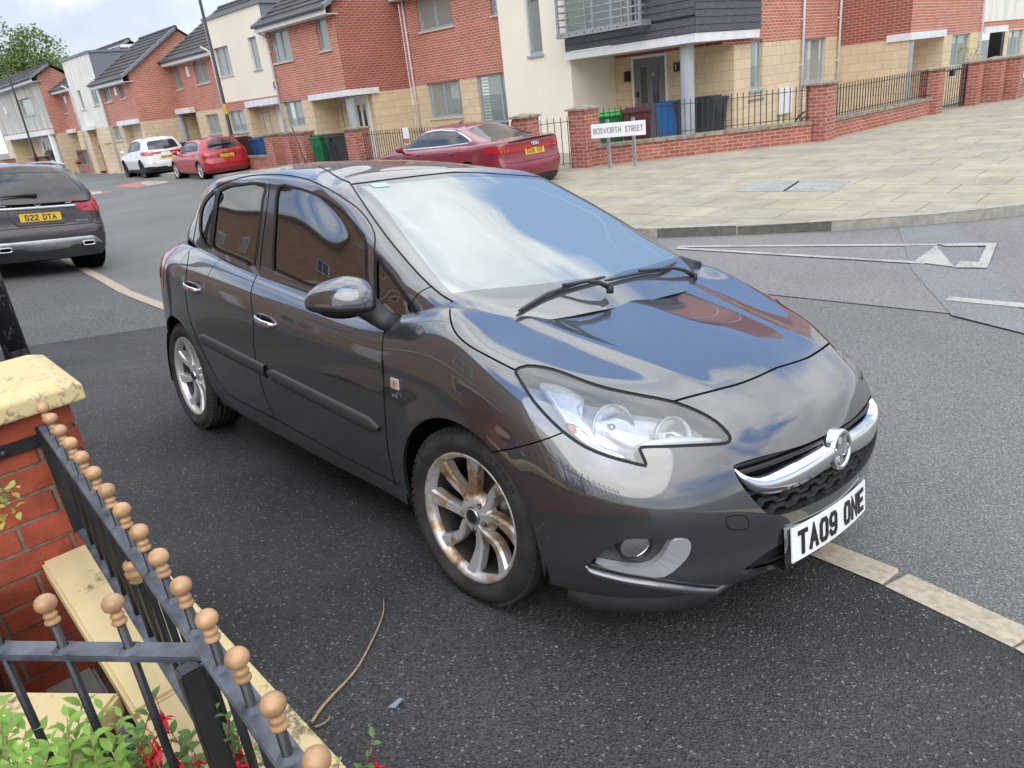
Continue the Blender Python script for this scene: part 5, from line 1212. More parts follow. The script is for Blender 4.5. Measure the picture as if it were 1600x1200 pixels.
wht = dict(L=4.45, W=1.85, R=.36, axles=(.85, 3.52), paint='paint_white_pearl', rim='rim_black', tall=1, archgap=.06,
 tail=[(.2, .10), (.36, .02), (.50, 0.), (.62, .02), (.72, .07), (.82, .08), (.95, .10), (1.05, .16)], nose=[(.2, .08), (.5, 0), (.7, .04), (.9, .2)],
 wid=[(.18, .88), (.28, .955), (.5, .985), (.7, 1.), (.9, .98), (1.05, .92)], belt=[(0, 1.08), (.5, 1.11), (1.5, 1.08), (3., 1.0), (3.6, .98), (4.1, .90), (4.43, .80)], crown=[(0, 0), (1, 0), (3, .05), (4.4, .03)],
 cuts=[('tail_light', 'B', [(-.48, .955), (-.52, .90), (-.66, .88), (-.9, .92), (-1.0, .95), (-1.0, 1.07), (-.80, 1.06), (-.6, 1.02)], 'red_lens', .01), ('tail_light', 'S', [(-.1, .92), (-.1, 1.06), (.42, 1.06), (.30, .97), (.1, .92)], 'red_lens', .01), ('lower_bumper', 'B', [(-1, .15), (-1, .44), (-.8, .46), (-.6, .44), (-.5, .38), (.1, .38), (.1, .15)], 'plastic_black', .004), ('side_cladding', 'S', [(-.1, .15), (-.1, .42), (.4, .44), (1.4, .36), (3.0, .34), (3.1, .15)], 'plastic_black', .004)],
 seams=[('B', [(-.80, .66), (-.6, .68), (.1, .68)], .008), ('S', [(1.1, 1.05), (1.2, .85), (1.36, .55), (1.4, .36)], .006), ('S', [(2.1, 1.03), (2.12, .7), (2.1, .34)], .006)],
 cabin=dict(wsb=(3.25, 1.0), wst=(2.65, 1.50), rt=(.50, 1.555), rb=(.16, 1.08), rbulge=-.03, edge=[(.3, 1.50), (1.0, 1.565), (1.8, 1.575), (2.6, 1.50)], spine=[(.3, 1.56), (.8, 1.62), (1.5, 1.64), (2.2, 1.62), (2.7, 1.54)], we=.60, wb=.82, mirror=(2.95, 1.08),
  cuts=[('rear_window', 'B', [(-.64, 1.12), (-.57, 1.40), (-.50, 1.46), (.1, 1.48), (.1, 1.10)], 'glass_car', -.004), ('side_window', 'S', [(.80, 1.20), (1.0, 1.40), (1.5, 1.50), (2.4, 1.46), (2.92, 1.14), (2.88, 1.07), (1.2, 1.14)], 'glass_car', -.004), ('windscreen', 'F', [(-.72, 1.06), (-.56, 1.47), (.1, 1.52), (.1, 1.02)], 'glass_car', -.004)]),
 handles=(1.25, 2.2), handle_z=.93, handle_mat='paint_white_pearl', plate=('MX19 HHG', .79, .12, 'rear'), extra=wh_extra)
def pg_extra(root, back, front, side, ck):
 p = front(0, .74, .01); b = MB(); b.bbox(p.x - .01, p.x + .015, -.05, .05, .70, .79, .01); b.build('badge', 'chrome', root)
 for z, w in ((.66, .46), (.615, .44)):
  b = MB(); b.tube([front(y, z, .012) for y in np.linspace(-w, w, 15)], .012, 6); b.build('grille_bar', 'chrome_dim', root)
 for sg in (-1, 1):
  for y, z in ((.60, .70), (.70, .735)):
   p = front(y * sg, z, .004); M_ = Matrix.Translation((p.x - .03, y * sg, z)) @ Matrix.Rotation(math.radians(90), 4, 'Y'); b = MB(); b.lathe([(.0, .03), (.03, .035), (.045, .045)], 14, M_); b.build('lamp_bulb', 'chrome', root)
pg = dict(L=4.25, W=1.80, R=.315, axles=(.82, 3.44), paint='paint_grey_blue', rim='rim_clean',
 tail=[(.2, .10), (.5, 0.), (.8, .06), (1.0, .14)], nose=[(.2, .07), (.34, .01), (.5, 0), (.62, .03), (.72, .09), (.82, .22)],
 wid=[(.18, .88), (.26, .955), (.45, .985), (.62, 1.), (.8, .985), (.95, .93)], belt=[(0, .98), (.5, 1.0), (1.5, .97), (2.9, .93), (3.3, .93), (3.8, .86), (4.25, .74)], crown=[(0, 0), (1, 0), (3, .06), (4.2, .03)],
 cuts=[('headlight', 'F', [(-.42, .68), (-.50, .64), (-.72, .68), (-.84, .74), (-.84, .84), (-.74, .82), (-.55, .74)], 'lamp_white', .004), ('grille', 'F', [(-.40, .60), (-.44, .68), (-.36, .71), (.1, .72), (.1, .58)], 'plastic_black', -.01), ('lower_intake', 'F', [(-.50, .27), (-.58, .38), (-.5, .42), (.1, .44), (.1, .25)], 'plastic_black', -.01), ('lower_bumper', 'F', [(-1, .15), (-1, .27), (-.7, .25), (.1, .24), (.1, .15)], 'plastic_black', .003)],
 seams=[('F', [(-.80, .80), (-.55, .765), (.1, .755)], .01)],
 cabin=dict(wsb=(3.30, .95), wst=(2.55, 1.37), rt=(.55, 1.40), rb=(.2, .98), rbulge=-.03, edge=[(.3, 1.33), (.9, 1.40), (1.7, 1.415), (2.5, 1.36)], spine=[(.3, 1.40), (.8, 1.45), (1.5, 1.475), (2.1, 1.46), (2.6, 1.39)], we=.57, wb=.79, mirror=(2.90, 1.02),
  cuts=[('rear_window', 'B', [(-.58, 1.03), (-.50, 1.28), (.1, 1.33), (.1, 1.0)], 'glass_car', -.004), ('side_window', 'S', [(.80, 1.08), (1.02, 1.26), (1.5, 1.35), (2.3, 1.33), (2.9, 1.06), (2.85, 1.0), (1.2, 1.03)], 'glass_car', -.004), ('windscreen', 'F', [(-.70, 1.0), (-.53, 1.34), (.1, 1.39), (.1, .97)], 'glass_car', -.004)]),
 handles=(1.2, 2.2), handle_z=.86, mirror_mat='plastic_black', plate=('NV64 FFP', .50, .0, 'front'), extra=pg_extra)
def other_cars():
 simple_car('brown_suv', suv, 'dark brown crossover with yellow rear plate parked at the left edge, half on the pavement', (-10.45, .13), math.radians(184.5), 6.1, -.012)
 simple_car('wine_red_coupe', a5, 'wine red coupe with sloping roof parked beside the street name sign', (-8.54, 8.05), math.radians(181.3), 0., -.13, .96)
 simple_car('red_hatchback', red, 'bright red hatchback parked behind the white car', (-25.65, 9.34), math.radians(178.6), 0, -.12, .98)
 simple_car('white_crossover', wht, 'white crossover with black wheels parked in front of the red hatchback', (-32.1, 9.43), math.radians(177.6), 0, -.12, .99)
 simple_car('grey_car', pg, 'small dark grey car facing the camera at the far end of the street', (-54.8, 10.3), math.radians(-5.2), 0, -.11, 1.0)
# ================================================================ ground materials
def asphalt(name, c0, c1, speck, sp_amt, patch=1.2, bump=.6, rough=.85, scl=1., grain=.5):
 m, nt, b = new_mat(name); t = N(nt, 'ShaderNodeTexCoord'); Lk = nt.links.new
 n = N(nt, 'ShaderNodeTexNoise', {'Scale': patch, 'Detail': 7., 'Roughness': .62}); Lk(t.outputs['Object'], n.inputs['Vector'])
 r = N(nt, 'ShaderNodeMapRange', {1: .36, 2: .66}); Lk(n.outputs[0], r.inputs[0])
 mx_ = N(nt, 'ShaderNodeMix', data_type='RGBA'); mx_.inputs[6].default_value = (*c0, 1); mx_.inputs[7].default_value = (*c1, 1); Lk(r.outputs[0], mx_.inputs[0])
 v = N(nt, 'ShaderNodeTexVoronoi', {'Scale': 120. * scl, 'Randomness': 1.}); Lk(t.outputs['Object'], v.inputs['Vector'])
 sx = N(nt, 'ShaderNodeSeparateColor'); Lk(v.outputs['Color'], sx.inputs[0])
 g = N(nt, 'ShaderNodeMapRange', {1: 0., 2: 1., 3: 1 - grain, 4: 1 + grain}); Lk(sx.outputs[0], g.inputs[0])
 sc_ = N(nt, 'ShaderNodeVectorMath', operation='SCALE'); Lk(mx_.outputs[2], sc_.inputs[0]); Lk(g.outputs[0], sc_.inputs[3])
 th = N(nt, 'ShaderNodeMapRange', {1: 1 - sp_amt, 2: 1 - sp_amt * .6}); Lk(sx.outputs[1], th.inputs[0])
 m2 = N(nt, 'ShaderNodeMix', data_type='RGBA'); Lk(th.outputs[0], m2.inputs[0]); Lk(sc_.outputs[0], m2.inputs[6]); m2.inputs[7].default_value = (*speck, 1)
 Lk(m2.outputs[2], b.inputs['Base Color'])
 b.inputs['Roughness'].default_value = rough; b.inputs['Specular IOR Level'].default_value = .35
 bp = N(nt, 'ShaderNodeBump', {'Strength': bump, 'Distance': .006}); Lk(v.outputs['Distance'], bp.inputs['Height']); Lk(bp.outputs[0], b.inputs['Normal'])
 return m
asphalt('asphalt_new', (.019, .0195, .021), (.062, .062, .061), (.20, .195, .18), .03, .55, .8, .58, 1.35)
asphalt('asphalt_old', (.085, .087, .086), (.115, .115, .11), (.22, .22, .2), .10, .5, .6, .8)
asphalt('asphalt_road', (.118, .122, .115), (.168, .171, .160), (.28, .285, .26), .14, .35, .5, .75, 1.7, .42)
asphalt('asphalt_red', (.172, .160, .160), (.215, .202, .200), (.30, .29, .28), .12, .5, .5, .8, 1.6, .4)
asphalt('asphalt_patch', (.165, .17, .172), (.205, .208, .208), (.28, .28, .28), .1, .8, .4, .8, 1.6, .4)
asphalt('cover_grey', (.25, .25, .235), (.34, .335, .31), (.42, .41, .38), .2, 2.5, .4, .8, 1.)
simple('granite', (.40, .34, .245), .8, noise=.22, nscale=35, bump=.3, bscale=120)
simple('kerb_concrete', (.33, .31, .26), .85, noise=.2, nscale=14, bump=.3, bscale=60)
def marking():
 m, nt, b = new_mat('marking_white'); t = N(nt, 'ShaderNodeTexCoord'); n = N(nt, 'ShaderNodeTexNoise', {'Scale': 55., 'Detail': 5.}); n2 = N(nt, 'ShaderNodeTexNoise', {'Scale': 2.5, 'Detail': 3.})
 nt.links.new(t.outputs['Object'], n.inputs['Vector']); nt.links.new(t.outputs['Object'], n2.inputs['Vector'])
 ad = N(nt, 'ShaderNodeMath', operation='ADD'); nt.links.new(n.outputs[0], ad.inputs[0]); nt.links.new(n2.outputs[0], ad.inputs[1])
 r = N(nt, 'ShaderNodeValToRGB'); e = r.color_ramp.elements; e[0].position = .40; e[0].color = (.20, .19, .18, 1); e[1].position = .52; e[1].color = (.40, .39, .35, 1)
 mr = N(nt, 'ShaderNodeMath', operation='MULTIPLY'); mr.inputs[1].default_value = .5; nt.links.new(ad.outputs[0], mr.inputs[0]); nt.links.new(mr.outputs[0], r.inputs[0]); nt.links.new(r.outputs[0], b.inputs['Base Color']); b.inputs['Roughness'].default_value = .7
marking()
simple('marking_red', (.38, .16, .13), .8, noise=.15, nscale=10)
def slabs(name, w, h, cols, mortar, ms, rough=.85, off=.5, bump=.4, var=.5, squash=1.):
 m, nt, b = new_mat(name); uv = N(nt, 'ShaderNodeUVMap'); Lk = nt.links.new
 def br(c1, c2, mo):
  k = N(nt, 'ShaderNodeTexBrick', {'Scale': 1., 'Mortar Size': ms, 'Mortar Smooth': .12, 'Brick Width': w, 'Row Height': h, 'Bias': 0.}); k.offset = off; k.squash = squash
  k.inputs['Color1'].default_value = c1; k.inputs['Color2'].default_value = c2; k.inputs['Mortar'].default_value = mo; Lk(uv.outputs[0], k.inputs['Vector']); return k
 k = br((*cols[0], 1), (*cols[1], 1), (*mortar, 1))
 n = N(nt, 'ShaderNodeTexNoise', {'Scale': 1.3, 'Detail': 8., 'Roughness': .7}); Lk(uv.outputs[0], n.inputs['Vector'])
 r = N(nt, 'ShaderNodeMapRange', {1: .3, 2: .72, 3: 1 - var * .5, 4: 1 + var * .5}); Lk(n.outputs[0], r.inputs[0])
 n2 = N(nt, 'ShaderNodeTexNoise', {'Scale': 70., 'Detail': 3.}); Lk(uv.outputs[0], n2.inputs['Vector'])
 r2_ = N(nt, 'ShaderNodeMapRange', {1: .25, 2: .75, 3: .82, 4: 1.18}); Lk(n2.outputs[0], r2_.inputs[0])
 mu = N(nt, 'ShaderNodeMath', operation='MULTIPLY'); Lk(r.outputs[0], mu.inputs[0]); Lk(r2_.outputs[0], mu.inputs[1])
 sc_ = N(nt, 'ShaderNodeVectorMath', operation='SCALE'); Lk(k.outputs[0], sc_.inputs[0]); Lk(mu.outputs[0], sc_.inputs[3]); Lk(sc_.outputs[0], b.inputs['Base Color'])
 b.inputs['Roughness'].default_value = rough
 bp = N(nt, 'ShaderNodeBump', {'Strength': bump, 'Distance': .006}); bp.invert = True; Lk(k.outputs['Fac'], bp.inputs['Height']); Lk(bp.outputs[0], b.inputs['Normal'])
 return m
slabs('paving', .90, .62, ((.375, .325, .225), (.315, .288, .225)), (.15, .13, .10), .008, var=.5)
slabs('brick', .225, .075, ((.50, .175, .112), (.41, .132, .088)), (.64, .47, .39), .0075, var=.25)
slabs('brick_shaded', .225, .075, ((.36, .095, .060), (.30, .075, .052)), (.46, .33, .27), .0075, var=.25)  # copy of brick with the shade of side walls and recess in its colour
slabs('brick_near', .225, .075, ((.36, .075, .036), (.27, .05, .028)), (.20, .165, .125), .0075, var=.35, bump=.9)
slabs('brick_garden', .225, .075, ((.42, .135, .092), (.31, .09, .062)), (.48, .36, .30), .007, var=.55)
slabs('stone', .45, .225, ((.70, .56, .37), (.63, .50, .33)), (.44, .34, .22), .006, var=.14, bump=.25)
slabs('brick_brown', .225, .075, ((.42, .22, .11), (.33, .16, .085)), (.46, .34, .24), .008, var=.3)
# ================================================================ ground sheets
def sheet(name, mat, poly, z=None, dz=0., n=1, **kw):
 """flat-ish polygon following the terrain (or at height z)"""
 bm = bmesh.new(); vs = [bm.verts.new((x, y, 0)) for x, y in poly]; f = bm.faces.new(vs)
 if f.normal.z < 0: f.normal_flip()
 bmesh.ops.triangulate(bm, faces=[f])
 for c in (-1.65, .9, 1.9, 3.9):
  bmesh.ops.bisect_plane(bm, geom=bm.verts[:] + bm.edges[:] + bm.faces[:], plane_co=(0, c, 0), plane_no=(0, 1, 0))
 for c in (-6, 1.5): bmesh.ops.bisect_plane(bm, geom=bm.verts[:] + bm.edges[:] + bm.faces[:], plane_co=(c, 0, 0), plane_no=(1, 0, 0))
 for v in bm.verts: v.co.z = (terrain(v.co.x, v.co.y) if z is None else z) + dz
 uvl = bm.loops.layers.uv.new('UVMap')
 for f in bm.faces:
  f.normal_update()
  if f.normal.z < 0: f.normal_flip()
  for l in f.loops: x, y = l.vert.co.x, l.vert.co.y; l[uvl].uv = (x * math.cos(TH + .03) + y * math.sin(TH + .03), y * math.cos(TH + .03) - x * math.sin(TH + .03))
 me = bpy.data.meshes.new(name); bm.to_mesh(me); bm.free(); me.materials.append(MATS[mat]); o = bpy.data.objects.new(name, me); COL.objects.link(o)
 return tag(o, kind='structure', **kw)
def extrude_down(o, d):
 bm = bmesh.new(); bm.from_mesh(o.data); be = [e for e in bm.edges if len(e.link_faces) == 1]
 r = bmesh.ops.extrude_edge_only(bm, edges=be)
 for v in r['geom']:
  if isinstance(v, bmesh.types.BMVert): v.co.z -= d
 bmesh.ops.recalc_face_normals(bm, faces=bm.faces[:]); bm.to_mesh(o.data); bm.free()
KL = [(60, -12.), (8., -2.9), (3.0, -.42), (1.38, .165), (.95, .245), (.5, .30), (-3, .325), (-7.2, .325), (-8.2, .34), (-9.8, .47), (-12.6, .66), (-20, 1.05), (-95, 4.1)]   # pavement edge
KW = .125
far = [(40, 60), (40, -40), (-140, -40), (-140, 120), (40, 120)]
sheet('road', 'asphalt_road', [(300, -300), (300, 300), (-300, 300), (-300, -300)])
sheet('pavement', 'asphalt_old', [(-5.72, .325 )] + [p for p in KL if p[0] < -5.8] + [(-95, -40), (-5.9, -40)], dz=.006)
sheet('pavement', 'asphalt_new', [(60, -12.), (8., -2.9), (3.0, -.42), (1.38, .165), (.95, .245), (.5, .30), (-3, .325), (-5.70, .325), (-5.88, -40), (60, -40)], dz=.008)
def kerb_run(pts, w, h0, h1, L=.915, mat='granite', gap=.006, zf=None, name='kerb'):
 """separate bevelled stones along a line; pts = road-side top edge ... w to the left of travel"""
 b = MB(); seg = []
 P = [Vector(p) for p in pts]; tot = 0; cum = [0]
 for i in range(1, len(P)): tot += (P[i] - P[i - 1]).length; cum.append(tot)
 def at(s):
  i = max(j for j in range(len(cum)) if cum[j] <= s + 1e-9); i = min(i, len(P) - 2); t = (s - cum[i]) / (cum[i + 1] - cum[i]); return P[i].lerp(P[i + 1], t)
 s = 0
 while s < tot - .05:
  e = min(s + L, tot); a = at(s + gap / 2); c = at(e - gap / 2); d = (c - a).normalized(); n = Vector((-d.y, d.x)); r = random.uniform(-.002, .002)
  q = [a, c, c + n * w, a + n * w]; zz = [(zf(p.x, p.y) if zf else terrain(p.x, p.y)) + r for p in q]
  k = .008; inn = [a + d * k + n * k, c - d * k + n * k, c - d * k + n * (w - k), a + d * k + n * (w - k)]
  vs = [(p.x, p.y, z + h0) for p, z in zip(q, zz)] + [(p.x, p.y, z + h1 - k * .7) for p, z in zip(q, zz)] + [(p.x, p.y, z + h1) for p, z in zip(inn, zz)]
  b.add(vs, [(0, 1, 5, 4), (1, 2, 6, 5), (2, 3, 7, 6), (3, 0, 4, 7), (4, 5, 9, 8), (5, 6, 10, 9), (6, 7, 11, 10), (7, 4, 8, 11), (8, 9, 10, 11)])
  s = e
 return b.build(name, mat, kind='structure')
kl2 = [p for p in KL if -60 < p[0] < 9]
kerb_run([(.953, .247), (1.38, .168), (3.0, -.415), (8., -2.9)][::-1], -KW, -.05, .013)
kerb_run([(.95, .248), (.5, .303), (-3, .328), (-7.2, .328), (-8.2, .343), (-9.8, .473), (-12.6, .663), (-20, 1.053), (-60, 2.68)][::1], -KW, -.05, .013)
FK = [(-2.9, 60), (1.6, 60), (1.5, 20), (1.1, 11.5), (.35, 8.6), (-.5, 7.32), (-1.2, 6.6), (-1.98, 6.06), (-2.87, 5.58), (-3.79, 5.12), (-5.5, 4.95), (-7.0, 5.45), (-8.1, 6.7), (-9.6, 8.0), (-20, 8.55), (-34, 9.1), (-37, 9.2), (-38, 10.6), (-46.5, 11.), (-48, 9.7), (-95, 11.6)]
def zfar(x, y): return 0.0 if not (y < 5.9 and x > -6.5 and x < -2.3) else 0.0
pv = sheet('pavement', 'paving', [(p[0], p[1]) for p in FK] + [(-95, 60)], z=0.)
kerb_run([(1.5, 20), (1.1, 11.5), (.35, 8.6), (-.5, 7.32), (-1.2, 6.6), (-1.98, 6.06)], -.13, -.14, .004, mat='kerb_concrete', zf=lambda x, y: 0., L=1.0)
kerb_run([(-1.98, 6.06), (-2.87, 5.58)], -.13, -.14, .003, mat='kerb_concrete', zf=lambda x, y: 0. - .02 * max(0, (-2.0 - x)), L=1.0)
kerb_run([(-2.87, 5.58), (-3.79, 5.12), (-5.5, 4.95), (-7.0, 5.45), (-8.1, 6.7), (-9.6, 8.0), (-20, 8.55), (-37, 9.2), (-38, 10.6), (-46.5, 11.), (-48, 9.7), (-95, 11.6)], -.13, -.14, .002, mat='kerb_concrete', zf=lambda x, y: 0., L=.915)
b_ = MB(); b_.grid([[(x, y, 0.) for x, y in FK[1:]], [(x, y, -.16) for x, y in FK[1:]]], smooth=False, flip=True); b_.build('kerb', 'kerb_concrete', kind='structure')
sheet('road', 'asphalt_red', [(-6.5, 3.0), (-1.37, 3.58), (.55, 3.70), (6, 4.1), (6, 60), (-6.5, 60)], dz=.004)
sheet('road', 'asphalt_patch', [(-1.66, 6.95), (-1.22, 7.2), (-.15, 5.2), (.62, 3.4), (.05, 3.62), (-.62, 4.7)], dz=.008)
def mark(poly, mat='marking_white', dz=.012): return sheet('road_marking', mat, poly, dz=dz)
def bar(p, q, w, dz=.012, mat='marking_white'):
 p, q = Vector(p), Vector(q); d = (q - p).normalized(); n = Vector((-d.y, d.x)) * w / 2; return mark([tuple(p + n), tuple(p - n), tuple(q - n), tuple(q + n)], mat, dz)
bar((-3.15, 4.84), (-.78, 5.72), .075); bar((-3.12, 4.76), (-.62, 4.99), .075, dz=.014)
mark([(-.72, 4.99), (-.77, 5.66), (-.37, 4.93)], dz=.016)
for q in (((-.80, 5.75), (-.33, 5.91), (-.38, 5.78), (-.69, 5.66)), ((-.33, 5.91), (-.13, 4.98), (-.25, 5.15), (-.38, 5.78)), ((-.13, 4.98), (-.36, 4.90), (-.39, 5.12), (-.25, 5.15))): mark(list(q), dz=.018)
bar((-.11, 4.0), (3.2, 4.23), .11)
for k in range(5): x = -45.6 + k * 1.75; bar((x, 9.72 - .055 * k), (x + 1., 9.69 - .055 * k), .28)
for (cx, cy) in ((-28.9, 7.25), (-28.9, 5.0)):
 b = MB(); L0, W0, hh = 1.45, .7, .06; P = [(-L0, -W0), (L0, -W0), (L0, W0), (-L0, W0)]; T = [(-L0 + .5, -W0 + .3), (L0 - .5, -W0 + .3), (L0 - .5, W0 - .3), (-L0 + .5, W0 - .3)]
 z0 = -.108; vs = [(cx + x, cy + y, z0) for x, y in P] + [(cx + x, cy + y, z0 + hh) for x, y in T]; b.add(vs, [(0, 1, 5, 4), (1, 2, 6, 5), (2, 3, 7, 6), (3, 0, 4, 7), (4, 5, 6, 7)])
 o = b.build('speed_cushion', 'marking_red'); tag(o, 'red speed cushion with a white arrow behind the white car' if cy > 6 else 'red speed cushion in the middle of the far road', 'speed cushion', 'speed cushions across the road')
 b = MB(); b.add([(cx + 1.4, cy - .4, z0 + .012), (cx + 1.4, cy + .4, z0 + .012), (cx + .95, cy + .4, z0 + .066), (cx + .95, cy - .4, z0 + .066)], [(0, 1, 2, 3)]); b.add([(cx + .9, cy - .36, z0 + .066), (cx + .9, cy + .36, z0 + .066), (cx - .5, cy, z0 + .068)], [(0, 1, 2)]); b.build('arrow_marking', 'marking_white', o)
b = MB(); b.prism([(-4.19, 7.75), (-2.81, 7.95), (-3.00, 8.78), (-4.42, 8.55)], -.02, .006); o = b.build('inspection_cover', 'cover_grey', label='rectangular grey inspection cover set among the yellow paving slabs', cat='manhole cover')
b = MB(); b.prism([(-3.52, 7.846), (-3.49, 7.85), (-3.70, 8.67), (-3.73, 8.665)], .006, .010); b.build('cover_joint', 'void', o)
# ================================================================ building materials
def render_mat(name, col, streak=0., var=.1):
 m, nt, b = new_mat(name); b.inputs['Roughness'].default_value = .9; Lk = nt.links.new
 t = N(nt, 'ShaderNodeTexCoord'); n = N(nt, 'ShaderNodeTexNoise', {'Scale': 1.2, 'Detail': 6.}); Lk(t.outputs['Object'], n.inputs['Vector'])
 r = N(nt, 'ShaderNodeMapRange', {1: .3, 2: .7, 3: 1 - var, 4: 1 + var * .5}); Lk(n.outputs[0], r.inputs[0])
 sc_ = N(nt, 'ShaderNodeVectorMath', operation='SCALE'); sc_.inputs[0].default_value = col; Lk(r.outputs[0], sc_.inputs[3])
 last = sc_.outputs[0]
 if streak:
  mp_ = N(nt, 'ShaderNodeMapping'); mp_.inputs['Scale'].default_value = (5., 5., .28); Lk(t.outputs['Object'], mp_.inputs['Vector'])
  n2_ = N(nt, 'ShaderNodeTexNoise', {'Scale': 1.1, 'Detail': 5., 'Roughness': .7}); Lk(mp_.outputs[0], n2_.inputs['Vector'])
  r3 = N(nt, 'ShaderNodeMapRange', {1: .45, 2: .68, 3: 0., 4: streak}); Lk(n2_.outputs[0], r3.inputs[0])
  mm_ = N(nt, 'ShaderNodeMix', data_type='RGBA'); Lk(r3.outputs[0], mm_.inputs[0]); Lk(last, mm_.inputs[6]); mm_.inputs[7].default_value = (.20, .19, .16, 1); last = mm_.outputs[2]
 Lk(last, b.inputs['Base Color'])
render_mat('render_cream', (.84, .765, .62), .0, .04); render_mat('render_pale', (.78, .76, .68), .28, .1); render_mat('render_dirty', (.55, .54, .49), .85, .15)
simple('trim_white', (.74, .75, .76), .5, noise=.08, nscale=4)
simple('frame_grey', (.33, .38, .42), .4, noise=.05)
simple('sill_stone', (.58, .52, .40), .8, noise=.15)
simple('pillar_grey', (.36, .39, .41), .55, noise=.12, nscale=3)
simple('upvc_white', (.76, .77, .78), .35)
simple('door_grey', (.17, .185, .20), .4)
simple('door_dark', (.035, .045, .05), .35)
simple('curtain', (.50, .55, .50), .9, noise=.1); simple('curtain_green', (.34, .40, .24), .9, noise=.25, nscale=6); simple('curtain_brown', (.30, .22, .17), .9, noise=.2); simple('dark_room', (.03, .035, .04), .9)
simple('obscure_glass', (.33, .42, .38), .25, noise=.3, nscale=60)
simple('lead', (.20, .22, .24), .6); simple('gutter_grey', (.10, .11, .12), .5); simple('pipe_grey', (.60, .60, .60), .5)
simple('coping', (.27, .24, .18), .9, noise=.45, nscale=7, bump=.3, bscale=50)
simple('iron', (.020, .022, .025), .5, noise=.2)
simple('galvanised', (.42, .44, .45), .42, metal=.6, noise=.2, nscale=14)
glassy('pane', (.66, .74, .70), (.46, .55, .51), 2.1, .50, .0)  # pale reflections and curtain tone put into the opaque body colour
slabs('roof_tile', .33, .34, ((.075, .068, .066), (.055, .05, .05)), (.03, .028, .028), .012, var=.5, bump=.8)
def cladding():
 m, nt, b = new_mat('cladding'); Lk = nt.links.new; uv = N(nt, 'ShaderNodeUVMap')
 mp_ = N(nt, 'ShaderNodeMapping'); mp_.inputs['Scale'].default_value = (1.5, 22., 1.); Lk(uv.outputs[0], mp_.inputs['Vector'])
 n = N(nt, 'ShaderNodeTexNoise', {'Scale': 3., 'Detail': 7., 'Roughness': .7}); Lk(mp_.outputs[0], n.inputs['Vector'])
 r = N(nt, 'ShaderNodeValToRGB'); e = r.color_ramp.elements; e[0].position = .42; e[0].color = (.050, .058, .068, 1); e[1].position = .75; e[1].color = (.15, .165, .18, 1)
 Lk(n.outputs[0], r.inputs[0]); Lk(r.outputs[0], b.inputs['Base Color']); b.inputs['Roughness'].default_value = .7
cladding()
